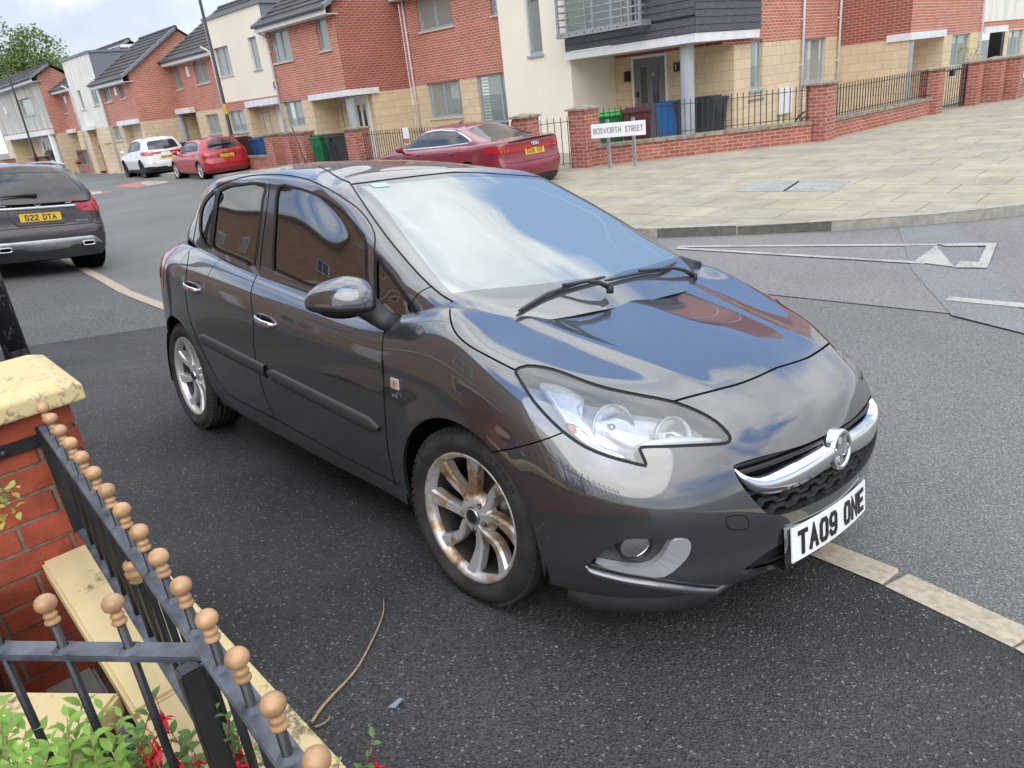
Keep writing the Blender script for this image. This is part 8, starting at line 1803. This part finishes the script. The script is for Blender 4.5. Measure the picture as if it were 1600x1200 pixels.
 tree(tuple(wab(-74.4, 20., 0)), 7.9, 1.5, 'smaller tree crown showing right of the big one above the far roofs', 9, 110, .28)
 shrub(wab(-40.6, 12.0), 1.35, 'green climbing shrub beside the far brick pier', 'leaf_light', 60, 3); shrub(wab(onb((220, 225), 12.1)[0], 12.1), 1.7, 'yellow green shrub beside the porch with the standing person', 'leaf_yellow', 60, 4); shrub(wab(-6.3, 26.4), 1.5, 'young pale leaved plant by the dark door at the far right', 'leaf_yellow', 26, 6, 'young_plant', .12)
 o = empty('rubbish_heap', wab(-49., 12.4), TH, 'heap of brown boards and rubbish behind the far grey car', 'rubbish heap'); k = MB(); rng = random.Random(4)
 for i in range(16): M2 = Matrix.Translation((rng.uniform(-1.8, 1.8), rng.uniform(-.4, .4), rng.uniform(.4, 1.2))) @ Matrix.Rotation(rng.uniform(-.6, .6), 4, 'Y') @ Matrix.Rotation(rng.uniform(-1, 1), 4, 'Z'); k.box(-rng.uniform(.4, .9), rng.uniform(.4, .9), -.1, .1, -.06, .06, M2)
 k.build('boards', 'rubble', o); k = MB(); k.bbox(-1.9, 1.9, -.4, .4, 0, 1.0, .1); k.build('old_furniture', 'curtain_brown', o)
def person():
 o = empty('person', wab(-38.3, 12.1, .1), TH - .4, 'person in a dark hooded coat standing in the porch above the white car', 'person')
 me = bpy.data.meshes.new('body'); V = [(0, 0, .95), (0, 0, 1.15), (0, .0, 1.38), (0, -.02, 1.50), (0, -.05, 1.62), (0, -.03, 1.70), (-.10, 0, .90), (-.11, -.03, .50), (-.11, .02, .08), (-.11, -.10, .04), (.10, 0, .90), (.11, -.02, .50), (.12, .03, .08), (.12, -.09, .04),
   (-.19, 0, 1.40), (-.25, .02, 1.14), (-.20, -.12, .98), (-.17, -.18, .96), (.19, 0, 1.40), (.25, .02, 1.14), (.20, -.12, .98), (.17, -.18, .96)]
 Ed = [(0, 1), (1, 2), (2, 3), (3, 4), (4, 5), (0, 6), (6, 7), (7, 8), (8, 9), (0, 10), (10, 11), (11, 12), (12, 13), (2, 14), (14, 15), (15, 16), (16, 17), (2, 18), (18, 19), (19, 20), (20, 21)]
 R_ = [.155, .16, .17, .06, .095, .08, .095, .07, .05, .045, .095, .07, .05, .045, .075, .055, .042, .035, .075, .055, .042, .035]
 me.from_pydata(V, Ed, []); ob = bpy.data.objects.new('body', me); COL.objects.link(ob); ob.parent = o; sm = ob.modifiers.new('s', 'SKIN'); me.skin_vertices[0].data[0].use_root = True
 for i, r in enumerate(R_): me.skin_vertices[0].data[i].radius = (r, r * (.75 if i in (0, 1, 2) else 1))
 ob.modifiers.new('d', 'SUBSURF').render_levels = 2; me.materials.append(MATS['skin'])
 k = MB(); k.lathe([(.20, .88), (.205, 1.0), (.19, 1.2), (.205, 1.38), (.15, 1.50), (.075, 1.54)], 20, Matrix.Diagonal((1.05, .8, 1, 1))); 
 for sg in (-1, 1): k.tube([(sg * .17, 0, 1.42), (sg * .26, .02, 1.15), (sg * .205, -.12, .985)], [.09, .072, .058], 10)
 k.build('hooded_coat', 'cloth_navy', o)
 k = MB()
 for sg in (-1, 1): k.tube([(sg * .10, 0, .95), (sg * .11, -.02, .5), (sg * .115, .02, .08)], [.11, .085, .068], 10)
 k.build('trousers', 'cloth_navy', o)
 k = MB(); k.lathe([(.0, 1.76), (.07, 1.74), (.105, 1.68), (.108, 1.60), (.09, 1.53)], 16, Matrix.Translation((0, -.015, 0)), arc=2 * math.pi); k.build('hood', 'cloth_navy', o)
 k = MB()
 for x in (-.035, .035): k.lathe([(0, .01), (.012, .006), (.014, 0)], 8, Matrix.Translation((x, -.142, 1.64)) @ Matrix.Rotation(math.radians(90), 4, 'X'))
 k.lathe([(0, .02), (.012, .01), (.016, 0)], 8, Matrix.Translation((0, -.145, 1.61)) @ Matrix.Rotation(math.radians(90), 4, 'X')); k.build('face', 'skin', o)
# ================================================================ foreground: pier, wall, ball topped railing, plants
def flaky():
 m, nt, b = new_mat('lamp_flaking'); t = N(nt, 'ShaderNodeTexCoord'); mp_ = N(nt, 'ShaderNodeMapping'); mp_.inputs['Scale'].default_value = (6., 6., 3.); n = N(nt, 'ShaderNodeTexNoise', {'Scale': 3.5, 'Detail': 8., 'Roughness': .7, 'Distortion': 1.2}); nt.links.new(t.outputs['Object'], mp_.inputs['Vector']); nt.links.new(mp_.outputs[0], n.inputs['Vector'])
 r = N(nt, 'ShaderNodeValToRGB'); e = r.color_ramp.elements; e[0].position = .55; e[0].color = (.016, .018, .022, 1); e[1].position = .64; e[1].color = (.20, .21, .22, 1); nt.links.new(n.outputs[0], r.inputs[0]); nt.links.new(r.outputs[0], b.inputs['Base Color']); b.inputs['Roughness'].default_value = .5
flaky()
def sandstone(name, c0, c1, moss, amt):
 m, nt, b = new_mat(name); t = N(nt, 'ShaderNodeTexCoord'); Lk = nt.links.new; n = N(nt, 'ShaderNodeTexNoise', {'Scale': 14., 'Detail': 9., 'Roughness': .65}); Lk(t.outputs['Object'], n.inputs['Vector'])
 mx_ = N(nt, 'ShaderNodeMix', data_type='RGBA'); mx_.inputs[6].default_value = (*c0, 1); mx_.inputs[7].default_value = (*c1, 1); Lk(n.outputs[0], mx_.inputs[0])
 n2 = N(nt, 'ShaderNodeTexNoise', {'Scale': 38., 'Detail': 8., 'Roughness': .75, 'Distortion': .6}); n3 = N(nt, 'ShaderNodeTexNoise', {'Scale': 3.2, 'Detail': 4.}); Lk(t.outputs['Object'], n2.inputs['Vector']); Lk(t.outputs['Object'], n3.inputs['Vector'])
 mu = N(nt, 'ShaderNodeMath', operation='MULTIPLY'); Lk(n2.outputs[0], mu.inputs[0]); Lk(n3.outputs[0], mu.inputs[1]); r = N(nt, 'ShaderNodeMapRange', {1: .275, 2: .35, 3: 0., 4: amt}); Lk(mu.outputs[0], r.inputs[0])
 m2 = N(nt, 'ShaderNodeMix', data_type='RGBA'); Lk(r.outputs[0], m2.inputs[0]); Lk(mx_.outputs[2], m2.inputs[6]); m2.inputs[7].default_value = (*moss, 1); Lk(m2.outputs[2], b.inputs['Base Color']); b.inputs['Roughness'].default_value = .85
 bp = N(nt, 'ShaderNodeBump', {'Strength': .35, 'Distance': .003}); Lk(n2.outputs[0], bp.inputs['Height']); Lk(bp.outputs[0], b.inputs['Normal'])
sandstone('sandstone', (.56, .43, .20), (.70, .57, .32), (.11, .095, .06), .9)
simple('ball_gold', (.46, .27, .135), .42, metal=.1, noise=.28, nscale=25, bump=.1, bscale=80)
simple('rail_black', (.018, .020, .024), .33, noise=.3, nscale=14, bump=.2, bscale=90); simple('rail_top', (.075, .085, .10), .35, noise=.5, nscale=22, bump=.2, bscale=90)
simple('soil', (.10, .065, .045), .95, noise=.4, nscale=20, bump=.8, bscale=40); simple('mortar', (.24, .20, .16), .95, noise=.3, nscale=40, bump=.8, bscale=120); simple('brick_face', (.33, .066, .030), .8, noise=.28, nscale=16, bump=.5, bscale=90)
def brick_stack(x0, x1, y0, y1, z0, z1, root, org, name='brickwork'):
 """individually modelled bricks round a rectangular pier, with recessed mortar"""
 k = MB(); rng = random.Random(2); c = .077; rows_ = int((z1 - z0) / c + .5); bl = .225
 for r_ in range(rows_):
  za = z1 - (r_ + 1) * c + .010; zb_ = z1 - r_ * c
  if r_ == 0: pass
  for face in ('x1', 'y1', 'x0', 'y0'):
   lo, hi = (y0, y1) if face[0] == 'x' else (x0, x1); odd = (r_ + (0 if face[0] == 'x' else 1)) % 2; s = hi
   first = True; pos = hi
   while pos > lo + .02:
    l = .102 if (first and odd) else .215; a = max(pos - l, lo); j = rng.uniform(-.0015, .0015)
    if face == 'x1': bx = (x1 - .05, x1 + j, a, pos)
    elif face == 'x0': bx = (x0 - j, x0 + .05, a, pos)
    elif face == 'y1': bx = (a, pos, y1 - .05, y1 + j)
    else: bx = (a, pos, y0 - j, y0 + .05)
    k.bbox(bx[0], bx[1], bx[2], bx[3], za, zb_, .0025); pos = a - .010; first = False
 o = k.shift(org).build(name, 'brick_face', root); k = MB(); k.box(x0 + .007, x1 - .007, y0 + .007, y1 - .007, z0, z1); k.shift(org).build('mortar', 'mortar', root); return o
def ball(k, x, y, z, s=.82):
 """turned finial: collar, neck and ball on a bar top at height z"""
 pr = [(.0, .0560), (.0075, .0545), (.0135, .0505), (.0170, .0445), (.0180, .038), (.0165, .0315), (.0125, .0265), (.0078, .0235), (.0072, .0205), (.0100, .0170), (.0118, .0130), (.0095, .0105), (.0105, .0050), (.0128, .0015), (.0122, -.0025), (.0088, -.004)]
 k.lathe([(r * s * 1.06, q * s) for r, q in pr], 18, Matrix.Translation((x, y, z)))
def near():
 o = empty('brick_pier', (-.68, -1.87, .2), 0, 'orange brick pier with a thick yellow stone cap at the left edge near the camera', 'pier'); T = lambda k: k
 org = (-.68, -1.87, .2)
 brick_stack(-.90, -.535, -2.26, -1.705, .1, 1.055, o, org)
 k = MB(); c = .04; x0, x1, y0, y1, z0, z1 = -.90 - c, -.535 + c + .005, -2.26 - c, -1.705 + c, 1.055, 1.105
 t = .045; k.add([(x0, y0, z0), (x1, y0, z0), (x1, y1, z0), (x0, y1, z0), (x0, y0, z1), (x1, y0, z1), (x1, y1, z1), (x0, y1, z1), (x0 + t, y0 + t, z1 + .022), (x1 - t, y0 + t, z1 + .022), (x1 - t, y1 - t, z1 + .022), (x0 + t, y1 - t, z1 + .022)],
  [(3, 2, 1, 0), (0, 1, 5, 4), (1, 2, 6, 5), (2, 3, 7, 6), (3, 0, 4, 7), (4, 5, 9, 8), (5, 6, 10, 9), (6, 7, 11, 10), (7, 4, 8, 11), (8, 9, 10, 11)])
 ob = k.shift(org).build('stone_cap', 'sandstone', o); m = ob.modifiers.new('b', 'BEVEL'); m.width = .008; m.segments = 3
 k = MB(); k.bbox(-.537, -.525, -1.925, -1.80, .955, .99, .003); k.lathe([(0, .012), (.009, .010), (.011, 0)], 8, Matrix.Translation((-.525, -1.89, .972)) @ Matrix.Rotation(math.radians(90), 4, 'Y')); k.shift(org).build('bracket', 'rail_black', o)
 o = empty('garden_wall', (-.5, -1.78, .2), 0, 'low brick wall with yellow sandstone coping under the ball topped railing', 'wall'); k = MB(); k.box(0, 2.6, -.075, .075, -.2, .37); k.build('brickwork', 'brick_near', o)
 for i, (xa, xb) in enumerate(((-.03, .80), (.806, 1.288), (1.294, 2.2))):
  k = MB(); k.bbox(xa, xb, -.125, .108, .37, .43, .008); k.build('coping_stone', 'sandstone', o)
 o2 = empty('garden_wall', (.25, -2.0, .2), 0, 'short stub of wall with stone coping at the bottom left corner behind the flowers', 'wall'); k = MB(); M_ = Matrix.Rotation(math.radians(-140), 4, 'Z'); k.box(.0, 1.1, -.08, .08, -.2, .36, M_); k.build('brickwork', 'brick_near', o2); k = MB(); k.bbox(-.02, 1.1, -.11, .11, .36, .42, .008, M_); k.build('coping_stone', 'sandstone', o2)
 R0, R1 = Vector((-.50, -1.782)), Vector((1.62, -1.868)); D = (R1 - R0).normalized(); Nn = Vector((-D.y, D.x)); L_ = (R1 - R0).length
 o = empty('ball_top_railing', (R0.x, R0.y, .2), math.atan2(D.y, D.x), 'black iron railing topped with tan balls running from the brick pier towards the camera', 'railing', 'ball topped railings')
 zt = 1.022 - .2; zbm = .69 - .2
 k = MB(); k.bbox(0, L_, -.017, .017, zt - .010, zt, .002); k.build('top_rail', 'rail_top', o)
 k = MB(); k.bbox(0, L_, -.017, .017, zbm - .005, zbm + .005, .002); k.build('bottom_rail', 'rail_top', o)
 k = MB(); k.bbox(0, .010, -.025, .025, zbm, zt, .002); k.build('end_bar', 'rail_black', o)
 k = MB(); k.bbox(1.272, 1.302, -.050, -.018, .0, zt - .005, .003); k.build('corner_post', 'rail_black', o)
 kb = None; sp = .1092
 x = .129; i = 0
 while x < L_ - .02:
  k = MB(); k.tube([(x, 0, zbm + .004), (x, 0, zt + .058)], .0068, 8); b_ = k.build('bar', 'rail_black', o)
  k = MB(); k.lathe([(.015, 0), (.010, .003), (.0068, .006)], 10, Matrix.Translation((x, 0, zt))); k.build('weld', 'rail_top', b_)
  k = MB(); ball(k, x, 0, zt + .050); k.build('ball_finial', 'ball_gold', b_); x += sp; i += 1
 k = MB(); xx = .129 + sp * 6; k.lathe([(.009, -.028), (.017, -.022), (.012, -.016), (.020, -.008), (.020, .0), (.013, .006), (.020, .012), (.018, .020), (.009, .026)], 10, Matrix.Translation((xx, 0, zt - .10))); k.build('collar', 'ball_gold', o)
 G0, G1 = Vector((.777, -1.836)), Vector((.19, -2.316)); D2 = (G1 - G0).normalized(); L2 = (G1 - G0).length
 o = empty('ball_top_railing', (G0.x, G0.y, .2), math.atan2(D2.y, D2.x), 'shorter ball topped railing turning in from the corner post at the bottom left', 'railing', 'ball topped railings')
 k = MB(); k.bbox(0, L2, -.017, .017, zt - .012, zt - .001, .002); k.build('top_rail', 'rail_top', o); k = MB(); k.bbox(.0, L2, -.02, .02, .26, .27, .002); k.build('bottom_rail', 'rail_top', o)
 for i in range(6):
  x = .125 + i * .110
  if x > L2: break
  k = MB(); k.tube([(x, 0, .262), (x, 0, zt + .058)], .0068, 8); b_ = k.build('bar', 'rail_black', o); k = MB(); k.lathe([(.017, 0), (.012, .003), (.0085, .006)], 10, Matrix.Translation((x, 0, zt - .001))); k.build('weld', 'rail_top', b_); k = MB(); ball(k, x, 0, zt + .050); k.build('ball_finial', 'ball_gold', b_)
 k = MB(); k.bbox(.50, .555, -.06, -.05, .42, .432, .002, Matrix.Identity(4)); k.build('hinge_plate', 'galvanised', o)
 k = MB(); k.grid([[(x, y, .215 + .01 * math.sin(x * 9 + y * 7)) for x in np.linspace(-3, 1.6, 24)] for y in np.linspace(-4, -1.86, 14)], flip=True); k.build('garden_soil', 'soil', kind='structure')
 k = MB(); k.bbox(-1.0, -.15, -2.02, -1.88, .20, .235, .01); tag(k.build('flagstone', 'kerb_concrete'), 'dark flagstone against the foot of the brick pier inside the low wall', 'flagstone')
 rng = random.Random(11)
 for i, (x, y, z, s, lb) in enumerate(((.16, -2.02, .26, .085, 'large broken red brick lump on the ground below the return railing'), (.02, -2.06, .25, .06, 'smaller red brick lump left of the large one'), (.24, -2.12, .25, .07, 'mossy brick lump half hidden by green leaves'), (.13, -1.95, .24, .05, 'small brick fragment against the low wall'))):
  bm = bmesh.new(); bmesh.ops.create_icosphere(bm, subdivisions=3, radius=s)
  for v in bm.verts:
   n = math.sin(v.co.x * 60 + i) * .12 + math.sin(v.co.y * 47 + i * 2) * .12 + math.sin(v.co.z * 71) * .08; v.co *= 1 + n; v.co.z = max(min(v.co.z, s * .62), -s * .5); v.co.x = max(min(v.co.x, s * .85), -s * .9)
  me = bpy.data.meshes.new('brick_lump'); bm.to_mesh(me); bm.free(); me.materials.append(MATS['rubble']); q = bpy.data.objects.new('brick_lump', me); COL.objects.link(q); q.location = (x, y, z); q.rotation_euler = (rng.uniform(-.3, .3), rng.uniform(-.3, .3), rng.uniform(0, 3)); tag(q, lb, 'rubble', 'broken brick lumps')
 o = empty('plastic_planter', (-.42, -2.30, .2), .3, 'dark grey plastic tub at the left edge under the return railing', 'tub'); k = MB(); k.lathe([(.0, .01), (.19, .0), (.23, .40), (.25, .41), (.25, .44), (.235, .44), (.22, .38), (.0, .36)], 36); k.build('tub', 'bin_grey', o)
 plants()
def leaf(k, p, d, up, l, w, fold=.25, curve=.25, n=4):
 """one folded leaf blade with a midrib"""
 d = d.normalized(); s = d.cross(up).normalized(); u = s.cross(d).normalized(); mid, lf, rt = [], [], []
 for i in range(n + 1):
  t = i / n; c = p + d * l * t + u * (curve * l * (t - t * t * 1.6)); ww = w * math.sin(math.pi * min(t * 1.02, 1)) ** .8 * (1 - .25 * t); mid.append(c); lf.append(c + s * ww + u * ww * fold); rt.append(c - s * ww + u * ww * fold)
 k.grid([lf, mid, rt], smooth=True)
def spray(root, base, tip, rng, mat, n, l, w, stem_r=.0016, flowers=0, stem='stem_red', nm='foliage', bend=.15):
 base, tip = Vector(base), Vector(tip); ax = tip - base; side = ax.cross(Vector((rng.uniform(-1, 1), rng.uniform(-1, 1), .3))).normalized(); pts = [base + ax * t + side * math.sin(t * math.pi) * ax.length * bend for t in [i / 8 for i in range(9)]]
 k = MB(); k.tube(pts, [stem_r * (1.3 - .7 * i / 8) for i in range(9)], 5); st = k.build('stem', stem, root)
 k = MB(); kf = MB()
 for i in range(n):
  t = .12 + .88 * i / max(1, n - 1); j = min(int(t * 8), 7); p = pts[j].lerp(pts[j + 1], t * 8 - j); a = i * 2.4 + rng.uniform(-.3, .3); dr = ax.normalized(); u1 = dr.cross(Vector((0, 0, 1))).normalized() if abs(dr.z) < .95 else Vector((1, 0, 0)); u2 = dr.cross(u1)
  out = (u1 * math.cos(a) + u2 * math.sin(a) + dr * .55 + Vector((0, 0, .15))).normalized(); s = rng.uniform(.7, 1.2) * (1 - .35 * t); leaf(k, p, out, Vector((rng.uniform(-.3, .3), rng.uniform(-.3, .3), 1)), l * s, w * s)
  if flowers and rng.random() < flowers:
   q = p + Vector((rng.uniform(-.01, .01), rng.uniform(-.01, .01), -.012)); k2 = kf; k2.tube([p, q, q + Vector((0, 0, -.02))], .0006, 4); c = q + Vector((0, 0, -.02)); k2.tube([c, c + Vector((0, 0, -.008)), c + Vector((0, 0, -.016))], [.0018, .0030, .0026], 8)
   for m in range(4): an = m * 1.57 + rng.uniform(-.3, .3); leaf(k2, c + Vector((0, 0, -.014)), Vector((math.cos(an), math.sin(an), -.55)), Vector((0, 0, 1)), .022, .0042, .2, .3, 3)
   k2.tube([c + Vector((0, 0, -.016)), c + Vector((0, 0, -.028))], [.0034, .0012], 6)
   for m in range(3): k2.tube([c + Vector((0, 0, -.025)), c + Vector((rng.uniform(-.004, .004), rng.uniform(-.004, .004), -.045))], .0004, 3)
 k.build(nm, mat, st); 
 if kf.v: kf.build('flowers', 'flower_red', st)
def plants():
 rng = random.Random(21)
 def at(px, py, z): return tuple(onz((px, py), z))
 o = empty('green_shrub', at(120, 1330, .55), 0, 'bright green leafy shoots at the bottom left corner', 'shrub'); mo = Vector(o.location)
 def loc(p): return Vector(p) - mo
 for (px, py, z, tx, ty, tz) in ((30, 1290, .62, 18, 1120, .86), (90, 1300, .60, 130, 1085, .86), (60, 1290, .60, 62, 1150, .80), (150, 1320, .6, 160, 1108, .84), (200, 1330, .6, 210, 1150, .80), (10, 1330, .6, -10, 1100, .84), (170, 1350, .6, 120, 1160, .78), (100, 1350, .6, 85, 1190, .74), (240, 1330, .62, 232, 1172, .78), (35, 1360, .6, 30, 1200, .74), (140, 1370, .6, 165, 1185, .76), (5, 1330, .6, 5, 1165, .78), (70, 1330, .6, 100, 1145, .8), (180, 1330, .62, 190, 1120, .86), (45, 1330, .62, 40, 1140, .86), (110, 1340, .62, 105, 1120, .88), (-20, 1330, .62, 0, 1130, .9), (150, 1340, .62, 140, 1150, .88), (75, 1330, .65, 80, 1160, .92), (20, 1330, .65, 30, 1175, .92), (215, 1340, .6, 175, 1175, .84)):
  spray(o, loc(at(px, py, z)), loc(at(tx, ty, tz)), rng, 'leaf_light', 26, .046, .0115, .0014, stem='twig', bend=.06)
 o = empty('fuchsia', at(270, 1330, .6), 0, 'fuchsia with red hanging flowers and dark stems at the bottom edge', 'flowering shrub'); mo = Vector(o.location)
 for (px, py, z, tx, ty, tz, f) in ((240, 1330, .60, 242, 1085, .90, .35), (300, 1330, .60, 330, 1105, .90, .35), (360, 1330, .66, 356, 1120, .92, .3), (270, 1330, .6, 215, 1140, .84, .3), (330, 1340, .6, 265, 1140, .84, .4), (400, 1330, .7, 415, 1150, .90, .2), (280, 1330, .6, 300, 1150, .82, .5), (200, 1330, .6, 140, 1165, .80, .2), (380, 1340, .66, 300, 1180, .80, .5), (300, 1360, .6, 250, 1190, .76, .45), (350, 1330, .65, 372, 1145, .86, .4)):
  spray(o, loc(at(px, py, z)), loc(at(tx, ty, tz)), rng, 'leaf_dark', 24, .034, .0105, .0013, min(.8, f * 1.5), bend=.08)
 o = empty('fuchsia', at(540, 1340, .6), 0, 'single fuchsia twig with red buds poking up right of the stone coping', 'flowering shrub', None); mo = Vector(o.location)
 spray(o, loc(at(520, 1300, .62)), loc(at(583, 1152, .78)), rng, 'leaf_dark', 13, .028, .009, .0013, .5, bend=.05); spray(o, loc(at(500, 1330, .62)), loc(at(530, 1190, .74)), rng, 'leaf_light', 7, .022, .007, .0012, 0, bend=.05)
 o = empty('green_sprig', at(0, 790, 1.0), 0, 'small yellow green sprig hanging over the left edge in front of the pier', 'plant'); mo = Vector(o.location)
 for t in ((18, 770, 1.0), (30, 800, .97), (8, 815, .97), (25, 760, 1.02)): spray(o, loc(at(-40, 780, 1.02)), loc(at(*t)), rng, 'leaf_yellow', 9, .030, .012, .001, bend=.1)
 for i, (x, y, lb) in enumerate(((-.55, -1.62, 'tiny weed at the foot of the brick pier'), (-.25, -1.64, 'small dark green weed beside the railing wall'), (-.78, -1.6, 'little yellow green weed behind the pier corner'))):
  o = empty('weed', (x, y, terrain(x, y)), 0, lb, 'weed', 'weeds along the wall'); k = MB()
  for j in range(14): a = rng.uniform(0, 6.28); leaf(k, Vector((rng.gauss(0, .012), rng.gauss(0, .012), .01)), Vector((math.cos(a), math.sin(a), rng.uniform(.3, 1.5))), Vector((0, 0, 1)), rng.uniform(.02, .045), .008)
  k.build('leaves', 'leaf_light' if i != 1 else 'leaf_dark', o)
 def g(px, py): 
  z = .15
  for _ in range(20): p = onz((px, py), z); z = terrain(p[0], p[1]) + .012
  return Vector(p)
 for pts, r, lb in ((((487, 1131), (505, 1105), (528, 1080), (545, 1062), (562, 1040), (578, 1010), (590, 985), (599, 960), (600, 938)), .0042, 'long thin bare twig curving across the tarmac beside the wall'), (((492, 1138), (503, 1134), (512, 1128), (516, 1121)), .003, 'short brown twig at the foot of the long one')):
  P_ = [g(*p) + Vector((0, 0, .004)) for p in densify(pts, False, 3)]; k = MB(); k.tube(P_, [r * (1.1 - .6 * i / len(P_)) for i in range(len(P_))], 7)
  for i in range(3, len(P_) - 2, 5): k.lathe([(0, .003), (.004, 0), (0, -.003)], 6, Matrix.Translation(P_[i]))
  tag(k.build('twig', 'twig'), lb, 'twig', 'twigs on the tarmac')
 p = g(618, 1100); k = MB(); k.prism([(-.022, -.012), (.0, -.016), (.022, .010), (.012, .014)], 0, .006, Matrix.Translation(p) @ Matrix.Rotation(.9, 4, 'Z') @ Matrix.Rotation(.15, 4, 'X')); tag(k.build('slate_chip', 'trim_grey2'), 'small bluish slate chip lying alone on the dark tarmac', 'stone chip')
 rngs = random.Random(77); k = MB()
 for i in range(620):
  x = rngs.uniform(-5.5, 2.6); y = rngs.uniform(-1.6, .25 if x < 1 else -.1); s = rngs.uniform(.0010, .0032) * (1.7 if rngs.random() < .05 else 1); z = terrain(x, y) + .009; a = rngs.uniform(0, 6.28)
  k.add([(x + s * math.cos(a + q), y + s * .7 * math.sin(a + q), z) for q in (0, 1.6, 3.1, 4.7)] + [(x, y, z + s * .7)], [(0, 1, 4), (1, 2, 4), (2, 3, 4), (3, 0, 4)])
 k.build('pale_grit', 'grit', kind='stuff', label='pale grit scattered over the dark tarmac')
 k = MB()
 for i in range(260):
  x = rngs.uniform(-3, 3.2); y = rngs.uniform(.5, 4.2); s = rngs.uniform(.003, .008); z = terrain(x, y) + .002; a = rngs.uniform(0, 6.28)
  k.add([(x + s * math.cos(a + q), y + s * .7 * math.sin(a + q), z) for q in (0, 1.6, 3.1, 4.7)] + [(x, y, z + s * .8)], [(0, 1, 4), (1, 2, 4), (2, 3, 4), (3, 0, 4)])
 k.build('loose_chippings', 'asphalt_patch', kind='stuff', label='loose grey chippings on the road beside the hatchback')
simple('trim_grey2', (.20, .24, .28), .5); simple('grit', (.42, .39, .33), .7)
# ================================================================ put it together
hero_root, hsk, hside, hsurf, hdoors = hero()
csk = cabin(hero_root, hdoors, hsk)
other_cars()
buildings()
street()
near()
